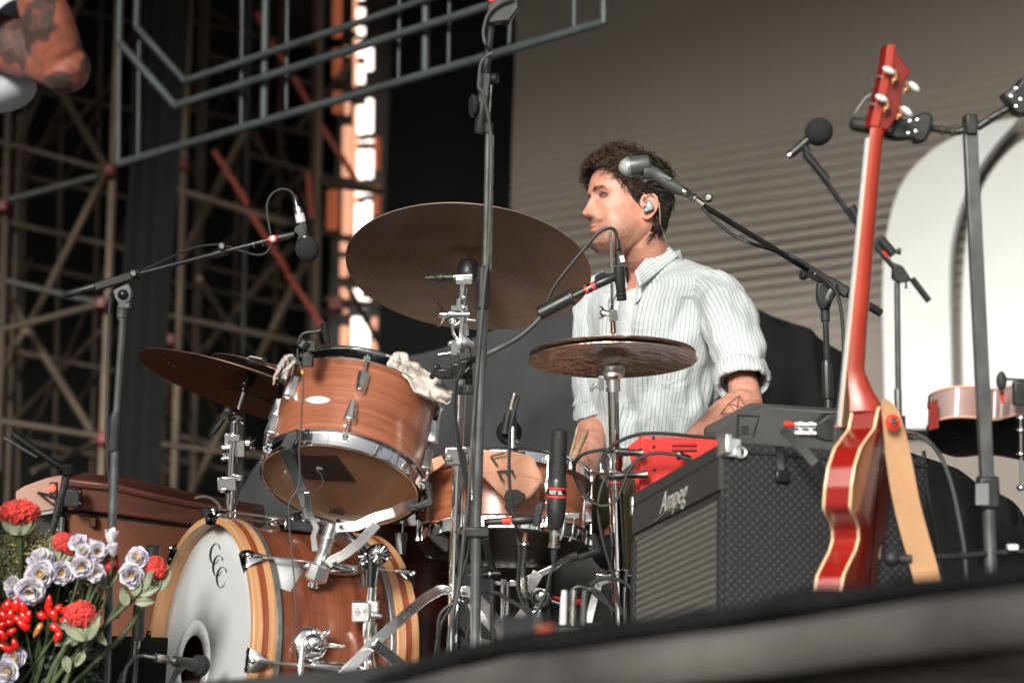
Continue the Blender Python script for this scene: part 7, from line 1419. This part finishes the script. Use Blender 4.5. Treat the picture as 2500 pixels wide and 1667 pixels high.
obj('lower_bar', B().tube([P(2190, 1364, d - .08), P(2340, 1358, d - .03), P(2420, 1350, d), P(2560, 1342, d)], S(8, d), 14), blk, gs); obj('ball_end', B().sph(P(2176, 1362, d - .09), S(20, d), n=20, m=14), rub, gs); obj('rest_pad', B().tube([P(2192, 1364, d - .08), P(2225, 1364, d - .08)], S(13, d), 16), rub, gs); obj('white_tab', B().box(P(2472, 1335, d - .01), Rv * S(13, d), Uv * S(7, d), Fv * .01), white, gs, bevel=.002)
stand_legs(gs, drop(P(2424, 1520, d)), stand2)
# acoustic guitar lying on the far stand at the right edge
ac = thing('acoustic_guitar', 'small red and brown bodied guitar lying flat at the right edge', 'guitar', P(2420, 1100, 4.75)); d = 4.75
z0_ = P(2265, 1060, d).z; z1_ = P(2265, 985, d).z
def apx(px, dd): q = P(px, 1000, dd); return V((q.x, q.y, z0_))
ol = cat([apx(2264, 4.72), apx(2270, 4.66), apx(2320, 4.60), apx(2378, 4.60), apx(2430, 4.62), apx(2500, 4.56), apx(2600, 4.56), apx(2690, 4.7), apx(2690, 4.95), apx(2560, 5.05), apx(2420, 4.96), apx(2330, 4.98), apx(2275, 4.88), apx(2262, 4.78)], 5)
up_ = V((0.004, 0, z1_ - z0_)); ol = [q + V((0, 0, .022 * (q.x - ol[0].x))) for q in ol]
acw = M('reddish_side_lacquer', (.30, .16, .14), .2, 0, .3, 6, coat=.8, col2=(.36, .30, .29)); 
obj('side_band', B().rings([ol, [q + up_ * .5 for q in ol], [q + up_ for q in ol]], (0, 0)), acw, ac, sharp=50); cn_ = sum(ol, V()) / len(ol)
obj('back', B().rings([[q.lerp(cn_, t) - V((0, 0, .010 * math.sin(min(1, t * 1.5) * 1.57))) for q in ol] for t in (0, .1, .3, .6, .95)], (0, 1)), M('dark_back', (.012, .012, .012), .3, coat=.5), ac, sharp=180); obj('top', B().rings([[q.lerp(cn_, t) + up_ for q in ol] for t in (0, .5, .95)], (0, 1)), M('spruce', (.5, .3, .15), .4), ac)
for o2 in (V((0, 0, 0)), up_): obj('binding', B().tube([q + o2 for q in ol] + [ol[0] + o2], .0028, 8), M('peach_binding', (.62, .36, .25), .4), ac)
obj('end_stripe', B().prism([P(*q, 4.60) for q in ((2268, 982), (2290, 974), (2292, 1044), (2268, 1050))], Fv * .004), M('dark_red_stripe', (.20, .02, .015), .25, coat=.6), ac)
b = B().sph(P(2445, 930, 4.5), S(24, 4.5), Rv * .55, Fv * .4, Uv, 20, 14); obj('tuner_knob', b, rub, ac); obj('tuner_shaft', B().tube([P(2450, 925, 4.52), P(2520, 928, 4.52)], S(3.5, 4.5), 8), nickel, ac); obj('red_tab', B().tube([P(2446, 955, 4.52), P(2448, 985, 4.52)], [S(6, 4.5), S(3, 4.5)], 10), redt, ac); obj('bracket', B().box(P(2490, 960, 4.52), Rv * S(18, 4.5), Uv * S(30, 4.5), Fv * .01), blk, ac, bevel=.004)
b = B()
for y in (1020, 1050, 1108, 1190): b.sph(P(2492, y, 4.5), S(11, 4.5), Rv, Fv, Uv * .7, 12, 8)
b.cyl(P(2492, 1010, 4.5), P(2494, 1200, 4.5), S(4, 4.5)); obj('tuners', b, chrome, ac)
cab('black cable hanging from the bass towards the stage floor', [P(*q, 4.7) for q in ((2210, 1058), (2240, 1062), (2270, 1080), (2300, 1120), (2325, 1190), (2342, 1270), (2355, 1350), (2360, 1430))], S(6, 4.7), cableg, grp='cables behind the guitar stand'); cab('thin black cable behind the tan strap', [P(*q, 4.75) for q in ((2255, 1100), (2262, 1180), (2275, 1260), (2290, 1340), (2300, 1430))], S(5, 4.7), cable, grp='cables behind the guitar stand')
obj('jack_plug', B().tube([P(2188, 1055, 4.45), P(2215, 1060, 4.5), P(2232, 1064, 4.55)], [S(9, 4.5), S(11, 4.5), S(9, 4.5)], 14), nickel, bass)
# ================================================================ ORGAN
og = thing('organ', 'wooden organ with red brown lid and orange brown front at lower left', 'organ', drop(P(350, 1400, 6.2))); d = 6.1
wr = woodm('organ_redwood', (.07, .018, .010), (.12, .030, .016), (.18, .05, .028), 2, 26, .4, .3, coord='Object'); wo = M('organ_orange_board', (.18, .052, .019), .6, 0, .1, 4, bump=.1, bs=200); wp = M('organ_end_cheek', (.38, .22, .17), .55, 0, .06, 5)
obj('lid', B().prism([P(*q, d) for q in ((158, 1166), (290, 1182), (420, 1212), (545, 1236), (620, 1248), (625, 1300), (560, 1292), (440, 1280), (290, 1258), (200, 1248), (160, 1246))], Fv * .25), wr, og, bevel=.006)
obj('lid_moulding', B().tube([P(160, 1182, d - .01), P(290, 1196, d - .01), P(420, 1226, d - .01), P(545, 1248, d - .01)], S(3, d), 8), wr, og)
obj('cheek', B().prism([P(*q, d - .03) for q in ((38, 1200), (60, 1186), (110, 1168), (151, 1160), (152, 1240), (90, 1252), (38, 1240))], Fv * .05), wp, og, bevel=.004)
obj('cheek_body', B().prism([P(*q, d + .02) for q in ((38, 1240), (152, 1232), (160, 1400), (60, 1420))], Fv * .25), blk, og); obj('lamp', B().sph(P(128, 1191, d - .04), S(8, d), Rv, Fv, Uv * 1.2, 16, 10), emis('indicator_red', (1, .06, .03), 2.5), og); obj('lamp_housing', B().box(P(132, 1196, d - .025), Rv * S(10, d), Uv * S(20, d), Fv * .01), blk, og, bevel=.003)
obj('handle', B().tube([P(92, 1202, d - .04), P(125, 1208, d - .04), P(138, 1225, d - .04), P(128, 1230, d - .04), P(92, 1202, d - .04)], S(3, d), 8), blk, og)
obj('control_box', B().box(P(178, 1215, d - .05), Rv * S(20, d), Uv * S(22, d), Fv * .02), blk, og, bevel=.004)
for y in (1200, 1228): obj('screw', B().sph(P(196, y, d - .075), S(3.5, d), n=8, m=6), nickel, og)
obj('rail', B().prism([P(*q, d + .03) for q in ((152, 1246), (620, 1300), (620, 1330), (152, 1262))], Fv * .2), blk, og); obj('front_board', B().prism([P(*q, d + .02) for q in ((163, 1254), (300, 1270), (480, 1292), (520, 1300), (520, 1560), (163, 1560))], Fv * .2), wo, og); obj('silver_edge', B().bar(P(92, 1252, d - .02), P(150, 1242, d - .02), S(12, d), .01, Uv), alu, og)
obj('leg', B().tube([P(152, 1262, d), drop(P(140, 1620, d))], S(8, d), 10), stand, og); obj('latch', B().box(P(228, 1274, d + .005), Rv * S(9, d), Uv * S(12, d), Fv * .01), M('latch_brass', (.12, .06, .03), .4, .8), og, bevel=.003)
for x in (180, 330, 480): obj('leg', B().box(drop(P(x, 1600, d + .12)) + V((0, 0, .13)), Rv * .02, Fv * .02, Zv * .13), blk, og)
cab('grey cable arching from the organ towards the cymbal stand', [P(*q, 5.9) for q in ((475, 1216), (500, 1212), (525, 1222), (538, 1240), (542, 1262))], S(4, 5.9), M('pale_cable', (.22, .21, .19), .5)); one('rubber_stopper', 'small dark stopper standing behind the top of the bass drum hoop', 'stopper', B().tube([P(506, 1240, 5.5), P(506, 1262, 5.5)], S(14, 5.5), 18), stand2, bevel=.002)
bbx = thing('black_road_case', 'black road case in shadow behind the flowers', 'road case', drop(P(320, 1560, 5.4))); obj('body', B().box(V((P(300, 1560, 5.5).x, P(300, 1560, 5.5).y, .17)), V((.16, 0, 0)), V((0, .15, 0)), V((0, 0, .12))), bcm, bbx, bevel=.006)
for y in (1490, 1505): obj('latch', B().box(P(278, y, 5.33), Rv * .012, Uv * .004, Fv * .004), nickel, bbx)
# ================================================================ FLOWERS
fr_d = 4.82
petm, pn_, pp_ = nodes('lisianthus_petal'); L_ = pn_.links
tcx_ = pn_.nodes.new('ShaderNodeTexCoord'); sxx = pn_.nodes.new('ShaderNodeSeparateXYZ'); L_.new(tcx_.outputs['UV'], sxx.inputs[0]); nzz = pn_.nodes.new('ShaderNodeTexNoise'); nzz.inputs['Scale'].default_value = 60; L_.new(tcx_.outputs['Object'], nzz.inputs['Vector'])
mm = pn_.nodes.new('ShaderNodeMath'); mm.operation = 'MULTIPLY_ADD'; mm.inputs[1].default_value = .5; L_.new(nzz.outputs[0], mm.inputs[0]); L_.new(sxx.outputs[1], mm.inputs[2])
oi = pn_.nodes.new('ShaderNodeObjectInfo'); m2 = pn_.nodes.new('ShaderNodeMath'); m2.operation = 'MULTIPLY_ADD'; m2.inputs[1].default_value = .28; L_.new(oi.outputs['Random'], m2.inputs[0]); L_.new(mm.outputs[0], m2.inputs[2])
crp = pn_.nodes.new('ShaderNodeValToRGB'); ee = crp.color_ramp.elements; ee[0].position = .25; ee[0].color = (.62, .66, .42, 1); ee[1].position = 1.38 if False else 1.0; ee[1].color = (.62, .62, .66, 1); x_ = ee.new(.5); x_.color = (.66, .64, .62, 1); x_ = ee.new(.93); x_.color = (.64, .63, .67, 1)
mr_ = pn_.nodes.new('ShaderNodeMapRange'); mr_.inputs[1].default_value = 1.27; mr_.inputs[2].default_value = 1.5; L_.new(m2.outputs[0], mr_.inputs[0]); mxp = pn_.nodes.new('ShaderNodeMix'); mxp.data_type = 'RGBA'; mxp.inputs[7].default_value = (.20, .16, .36, 1); L_.new(sxx.outputs[1], crp.inputs[0]); L_.new(crp.outputs[0], mxp.inputs[6]); L_.new(mr_.outputs[0], mxp.inputs[0]); L_.new(mxp.outputs[2], pp_.inputs['Base Color']); pp_.inputs['Roughness'].default_value = .6; pp_.inputs['Subsurface Weight'].default_value = .1; pp_.inputs['Subsurface Radius'].default_value = (.004, .004, .004)
redc = M('celosia_red', (.50, .010, .006), .7, 0, .3, 90, col2=(.72, .04, .018), sheen=.4); pepm = M('pepper_red', (.55, .008, .006), .16, 0, .15, 20, coat=.6, col2=(.68, .02, .01)); pepo = M('pepper_orange', (.45, .16, .03), .25, 0, .3, 30, coat=.4)
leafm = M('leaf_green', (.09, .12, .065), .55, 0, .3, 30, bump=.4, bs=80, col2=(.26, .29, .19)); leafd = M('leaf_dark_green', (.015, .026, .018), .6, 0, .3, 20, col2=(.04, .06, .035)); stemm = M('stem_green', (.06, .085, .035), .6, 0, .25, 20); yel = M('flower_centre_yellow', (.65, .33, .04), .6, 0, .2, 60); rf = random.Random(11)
def leaf(par, p, dirv, nrmv, L, w_, m=leafm, nm='leaf', curl=.25, sd=0):
    dirv = dirv.normalized(); nrmv = (nrmv - dirv * nrmv.dot(dirv)).normalized(); s_ = dirv.cross(nrmv)
    def f(u, v):
        t = v; ww = w_ * (math.sin(math.pi * t ** .8) ** .8) * (u - .5); return p + dirv * L * t + s_ * ww + nrmv * (-curl * L * t * t + abs(u - .5) * w_ * .35 + .06 * L * math.sin(t * 9 + sd) * (u - .5))
    return obj(nm, B().grid(f, 6, 10), m, par, sharp=180, solid=.0006)
root_c = P(40, 1760, fr_d + .05)
def stem_to(par, c, m=stemm, r=.0028, bend=None, end=None):
    e_ = end or (root_c + V((rf.uniform(-.05, .07), rf.uniform(-.04, .04), 0))); mid = bend or (c.lerp(e_, .45) + V((0, 0, .02)) + (c - e_).normalized() * .0 + V(((c.x - e_.x) * .18, .02, 0)))
    return obj('stem', B().tube(cat([c, mid, e_], 8), r, 8), m, par)
def lis(px, py, r, ax, open_=1.0, lab='', dz=0, bud=False):
    c = P(px, py, fr_d + dz); R0_ = S(r, fr_d) * 1.2; ax = ax.normalized(); a, b2 = basis(ax); t = thing('lisianthus', lab, 'flower', c - ax * R0_, 'lisianthus flowers in the bouquet'); rings_ = ((3, .42, 1.15, .10), (4, .62, 1.1, .3), (5, .85, .95, .55), (5, 1.05, .75, .9)) if not bud else ((4, .5, 1.7, .05), (5, .72, 1.5, .12))
    stem_to(t, c - ax * R0_ * .7)
    for q, (n, rad, hgt, op) in enumerate(rings_):
        op *= open_
        for k in range(n):
            ph = 2 * math.pi * (k + .5 * q + rf.uniform(-.12, .12)) / n; sd = rf.uniform(0, 9); rd_q = rad * R0_ * rf.uniform(.92, 1.08); hh_q = hgt * R0_ * rf.uniform(.9, 1.1)
            def f(u, v, ph=ph, sd=sd, rd_q=rd_q, hh_q=hh_q, n=n, op=op):
                sp = (u - .5) * 2 * math.pi / n * 1.75 * (.45 + .55 * math.sin(math.pi * min(1, v * .62 + .12))); an = ph + sp
                rr = rd_q * (.12 + .88 * v ** .75) * (1 - .10 * (abs(u - .5) * 2) ** 2) + .06 * R0_ * math.sin(u * 11 + sd) * v * v
                hz_ = hh_q * (v ** 1.3) * (1 - .28 * op * v) - R0_ * .55 + .09 * R0_ * math.sin(u * 8 + sd * 2) * v * v - (abs(u - .5) * 2) ** 2.4 * .2 * hh_q * v - op * .45 * R0_ * max(0, v - .7) ** 1.2
                return c + (a * math.cos(an) + b2 * math.sin(an)) * rr + ax * hz_
            obj('petal', B().grid(f, 10, 10), petm, t, sharp=180, solid=.0005)
    if not bud:
        b = B().sph(c - ax * R0_ * .18, R0_ * .16, n=10, m=8)
        for k in range(5): b.tube([c - ax * R0_ * .3, c + (a * math.cos(k * 1.26) + b2 * math.sin(k * 1.26)) * R0_ * .16 + ax * R0_ * .12], [.0007, .0012], 6)
        obj('stamen', b, yel, t)
    for k in range(3): an = k * 2.1 + 1; leaf(t, c - ax * R0_ * .6, (a * math.cos(an) + b2 * math.sin(an)) - ax * .2, ax, R0_ * .9, R0_ * .22, leafd, 'sepal', -.4)
    return t
F_ = -Fv
specs = [(101, 1362, 27, F_ + Uv * 1.3, 1, 'lilac edged white flower, topmost of the left cluster', 0, 0), (97, 1402, 31, F_ + Uv * .15, 1.1, 'big lilac edged flower in the middle of the left cluster', -.03, 0), (150, 1398, 26, F_ + Rv * .2, .8, 'cupped mauve edged flower right of the left cluster', -.01, 0), (73, 1443, 30, F_ - Uv * .3, 1.1, 'purple rimmed flower with open yellow centre above the red peppers', -.05, 0), (31, 1432, 23, F_ - Rv * .7 + Uv * .2, .8, 'small folded lilac flower at far left of the cluster', -.02, 0),
 (189, 1322, 19, F_ + Uv * .8 - Rv * .3, .8, 'white frilled flower beside the upper red cockscomb', 0, 0), (203, 1345, 15, F_ + Uv * .2, .5, 'tight white flower under the frilled one in the middle cluster', -.02, 0), (217, 1330, 15, F_ + Uv * .8, .6, 'small white flower between two larger ones in the middle cluster', .01, 0), (238, 1347, 22, F_ + Rv * .35, 1, 'open white flower with yellow centre in the middle cluster', -.01, 0), (198, 1384, 24, F_ - Uv * .1, .9, 'round rose-like cream flower in the middle cluster', -.03, 0), (234, 1398, 21, F_ + Rv * .3 - Uv * .2, .8, 'cream rose-like flower lowest in the middle cluster', -.02, 0),
 (271, 1317, 19, Uv + F_ * .15 + Rv * .1, .3, 'closed white bloom standing tallest over the orange board', 0, 1), (276, 1348, 17, Uv + F_ * .4 - Rv * .1, .3, 'half open white bloom just below the tallest one', -.01, 1), (335, 1360, 23, F_ + Uv * .5 + Rv * .1, .9, 'purple flecked white flower near the bass drum hoop', 0, 0), (320, 1404, 26, F_ - Uv * .1, 1.05, 'round purple edged white flower on the right stem of the bouquet', -.03, 0), (34, 1607, 24, F_ + Uv * .3, .9, 'purple edged flower low in the bouquet under the peppers', -.03, 0), (14, 1638, 26, F_ - Rv * .2, 1, 'lowest white flower at the bottom left corner', -.05, 0)]
for px, py, r, ax, op, lab, dz, bud in specs: lis(px, py, r, ax, op, lab, dz, bool(bud))
def celosia(px, py, rw, rh, lab, dz=0, lv=3, sd=0, rot=0):
    c = P(px, py, fr_d + dz); t = thing('cockscomb', lab, 'flower', c - Uv * S(rh, fr_d), 'red cockscomb flowers in the bouquet'); X_ = Rv * math.cos(rot) + Uv * math.sin(rot); Y_ = Uv * math.cos(rot) - Rv * math.sin(rot); b = B(); a_, c_ = S(rw, fr_d), S(rh, fr_d); rs = []; n, m = 90, 60
    for i in range(m + 1):
        th = min(max(math.pi * i / m, .03), math.pi - .03); row = []
        for k in range(n):
            ph = 2 * math.pi * k / n; q = V((math.cos(ph) * math.sin(th), math.sin(ph) * math.sin(th), -math.cos(th))); s1 = q * 3.1 + V((sd, 0, 0)); f = 1 + .24 * fbm(s1) + .09 * (1 - abs(fbm(q * 9 + V((sd, 3, 1)))) * 3) + .03 * fbm(q * 30)
            tp = 1 - .25 * max(0, -q.z); row.append(c + (X_ * q.x * a_ * tp - Fv * q.y * a_ * .7 * tp + Y_ * q.z * c_) * f)
        rs.append(row)
    obj('bloom', b.rings(rs), redc, t, sharp=180)
    b = B()      # crest of small frills
    for _ in range(420):
        th = math.acos(rf.uniform(-.7, 1)); ph = rf.uniform(0, 6.28); q = V((math.cos(ph) * math.sin(th), math.sin(ph) * math.sin(th), math.cos(th))); p = c + (X_ * q.x * a_ - Fv * q.y * a_ * .7 + Y_ * q.z * c_) * rf.uniform(.98, 1.08); nn = (X_ * q.x / a_ - Fv * q.y / (a_ * .7) + Y_ * q.z / c_).normalized(); tg = nn.cross(V((rf.uniform(-1, 1), rf.uniform(-1, 1), rf.uniform(-1, 1)))).normalized(); e_ = rf.uniform(.0016, .0032)
        vs = [p - tg * e_, p - tg * e_ * .4 + nn.cross(tg) * e_ * .7 + nn * .001, p + tg * e_, p + tg * e_ * .7 + nn * e_ * 1.3, p + nn * e_ * 1.7, p - tg * e_ * .8 + nn * e_ * 1.3]; b.add(vs, [[0, 1, 4, 5], [1, 2, 3, 4]])
    obj('frill', b, redc, t, sharp=180)
    stem_to(t, c - Y_ * c_ * .8, r=.0055)
    for k in range(lv):
        an = (k - (lv - 1) / 2) * .75; leaf(t, c - Y_ * c_ * 2.1, Y_ * 1.2 + X_ * math.sin(an) * 1.1 - Fv * .25 * math.cos(k * 2), -Fv, c_ * 2.1 + .01, .026, leafm, 'leaf', .12, k)
celosia(47, 1250, 46, 26, 'large fan shaped red cockscomb at the top left of the bouquet', -.02, 5, 1); celosia(157, 1327, 27, 22, 'red cockscomb tucked behind the white flowers', .02, 3, 2, -.4); celosia(266, 1380, 17, 28, 'narrow red cockscomb between the white clusters', .02, 2, 3, -.3); celosia(380, 1388, 22, 27, 'small red cockscomb touching the bass drum hoop', .01, 3, 4); celosia(197, 1500, 33, 30, 'round crimson cockscomb in front of the peppers', -.05, 4, 5, .2)
def pep(t, px, py, L, w_, an, m=pepm, dz=-.04):
    u = (Rv * math.sin(R_(an)) - Uv * math.cos(R_(an)) - Fv * .2).normalized(); c = P(px, py, fr_d + dz) - u * S(L, fr_d) * .5; l_ = S(L, fr_d); r_ = S(w_, fr_d)
    p = obj('pepper', B().lathe(c, u, [(0, r_ * .35), (l_ * .06, r_ * .8), (l_ * .2, r_), (l_ * .5, r_ * .95), (l_ * .8, r_ * .62), (l_ * .96, r_ * .22), (l_, 0)], 16, (1, 0)), m, t, sharp=180); obj('cap', B().tube([c - u * .006, c, c + u * .002], [.0009, .0014, r_ * .5], 8), stemm, p)
p1 = thing('pepper_sprig', 'sprig with a dense bunch of red peppers at the left edge', 'pepper sprig', P(30, 1520, fr_d), 'ornamental pepper sprigs'); stem_to(p1, P(35, 1470, fr_d))
for px, py, L, w_, an in ((18, 1478, 40, 15, 160), (40, 1475, 38, 13, 175), (8, 1500, 34, 14, 200), (26, 1498, 34, 13, 170), (57, 1480, 36, 11, 195), (5, 1525, 30, 12, 140), (24, 1518, 26, 10, 100), (45, 1512, 28, 10, 60), (60, 1506, 36, 11, 215), (55, 1524, 40, 11, 230), (36, 1570, 30, 10, 190), (6, 1548, 34, 11, 200), (12, 1580, 42, 10, 240), (70, 1500, 26, 9, 160), (30, 1540, 26, 10, 120), (0, 1505, 30, 12, 30)): pep(p1, px, py, L, w_, an)
p2 = thing('pepper_sprig', 'sprig of pointed red peppers with one orange pepper beside the crimson cockscomb', 'pepper sprig', P(130, 1560, fr_d), 'ornamental pepper sprigs'); stem_to(p2, P(120, 1500, fr_d))
for px, py, L, w_, an in ((119, 1472, 46, 10, 172), (104, 1503, 26, 11, 60), (132, 1502, 30, 11, 20), (144, 1482, 20, 10, 140), (165, 1517, 38, 10, 75), (137, 1534, 36, 10, 55), (141, 1554, 32, 10, -25), (168, 1484, 44, 9, 120), (185, 1478, 40, 8, 125), (120, 1490, 24, 8, 190)): pep(p2, px, py, L, w_, an)
pep(p2, 92, 1538, 40, 8, 30 - 60, pepo)
# leaves and the woody right-hand stem
lf = thing('leafy_stem', 'long green stem reaching right to the bass drum with grey green leaves', 'plant stem', P(200, 1620, fr_d), 'leafy stems of the bouquet'); obj('stem', B().tube(cat([P(*q, fr_d) for q in ((340, 1432), (325, 1462), (300, 1485), (262, 1520), (235, 1552), (205, 1590), (170, 1640), (150, 1700))], 6), .0045, 10), stemm, lf)
for (x, y), (dx, dy), L, w_ in (((330, 1455), (.1, 1), 65, 34), ((338, 1450), (.9, .3), 55, 26), ((345, 1448), (.5, 1), 60, 22), ((312, 1478), (-.35, 1), 48, 26), ((330, 1470), (1, .05), 50, 22), ((350, 1440), (.5, 1.2), 55, 24), ((205, 1590), (-.5, -.9), 42, 24), ((235, 1545), (.6, -.6), 40, 18), ((175, 1575), (.5, .7), 50, 22), ((165, 1530), (-1, .3), 36, 20), ((196, 1560), (1, .25), 40, 22), ((160, 1600), (.2, -1), 44, 24), ((180, 1545), (1, -.1), 38, 22), ((175, 1558), (-.9, -.35), 44, 18)):
    leaf(lf, P(x, y, fr_d - .02), Rv * dx + Uv * dy - Fv * .2, -Fv + Rv * rf.uniform(-.5, .5), S(L, fr_d), S(w_, fr_d), leafm, 'leaf', .2, rf.random() * 6)
lf2 = thing('leafy_stem', 'pair of thick bare stems crossing at the bottom of the bouquet', 'plant stem', P(130, 1650, fr_d), 'leafy stems of the bouquet')
for pts, r in ((((192, 1490), (170, 1560), (135, 1620), (110, 1680)), .006), (((210, 1590), (165, 1620), (130, 1665), (110, 1700)), .005), (((232, 1440), (205, 1500), (150, 1600), (120, 1690)), .003), (((255, 1400), (235, 1440), (200, 1480), (160, 1560)), .002), (((295, 1398), (260, 1410), (225, 1450), (190, 1500)), .0015)): obj('stem', B().tube(cat([P(*q, fr_d + .02) for q in pts], 6), r, 8), stemm, lf2)
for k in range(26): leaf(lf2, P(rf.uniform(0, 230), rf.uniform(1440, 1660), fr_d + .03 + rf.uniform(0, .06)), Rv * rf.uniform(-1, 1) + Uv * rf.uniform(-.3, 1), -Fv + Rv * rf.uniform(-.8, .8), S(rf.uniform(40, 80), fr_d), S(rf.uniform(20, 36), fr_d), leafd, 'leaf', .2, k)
# yellow-green filler: countless tiny leaves and buds
def filler(nm, m, cnt, area, sz, dz, seed):
    b = B(); r = random.Random(seed)
    for _ in range(cnt):
        cx, cy = area(r); p = P(cx, cy, fr_d + dz + r.uniform(-.03, .05)); u = V((r.uniform(-1, 1), r.uniform(-1, 1), r.uniform(-.4, 1))).normalized(); s_ = u.cross(V((r.uniform(-1, 1), r.uniform(-1, 1), r.uniform(-1, 1)))).normalized(); l_ = sz * r.uniform(.5, 1.4); n_ = u.cross(s_)
        b.add([p, p + u * l_ * .5 + s_ * l_ * .28, p + u * l_, p + u * l_ * .5 - s_ * l_ * .28 + n_ * l_ * .1], [[0, 1, 2, 3]])
    return tag(obj(nm, b, m, sharp=180), kind='stuff')
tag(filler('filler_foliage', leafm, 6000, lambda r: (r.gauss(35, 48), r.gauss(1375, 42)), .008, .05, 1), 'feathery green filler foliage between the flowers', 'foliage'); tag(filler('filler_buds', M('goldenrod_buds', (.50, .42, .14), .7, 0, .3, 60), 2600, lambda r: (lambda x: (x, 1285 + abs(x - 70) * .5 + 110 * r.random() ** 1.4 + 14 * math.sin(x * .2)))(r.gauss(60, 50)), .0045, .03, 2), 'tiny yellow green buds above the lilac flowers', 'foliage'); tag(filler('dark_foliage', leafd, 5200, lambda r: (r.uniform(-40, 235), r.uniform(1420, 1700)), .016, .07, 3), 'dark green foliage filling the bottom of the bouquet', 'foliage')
vase = thing('flower_bucket', 'black bucket holding the bouquet below the frame', 'bucket', drop(root_c)); obj('bucket', B().lathe(drop(root_c) + V((0, 0, .002)), Zv, [(0, .10), (.05, .12), (.052, .125), (.048, .11), (.01, .09)], 32, (1, 0)), blk, vase)
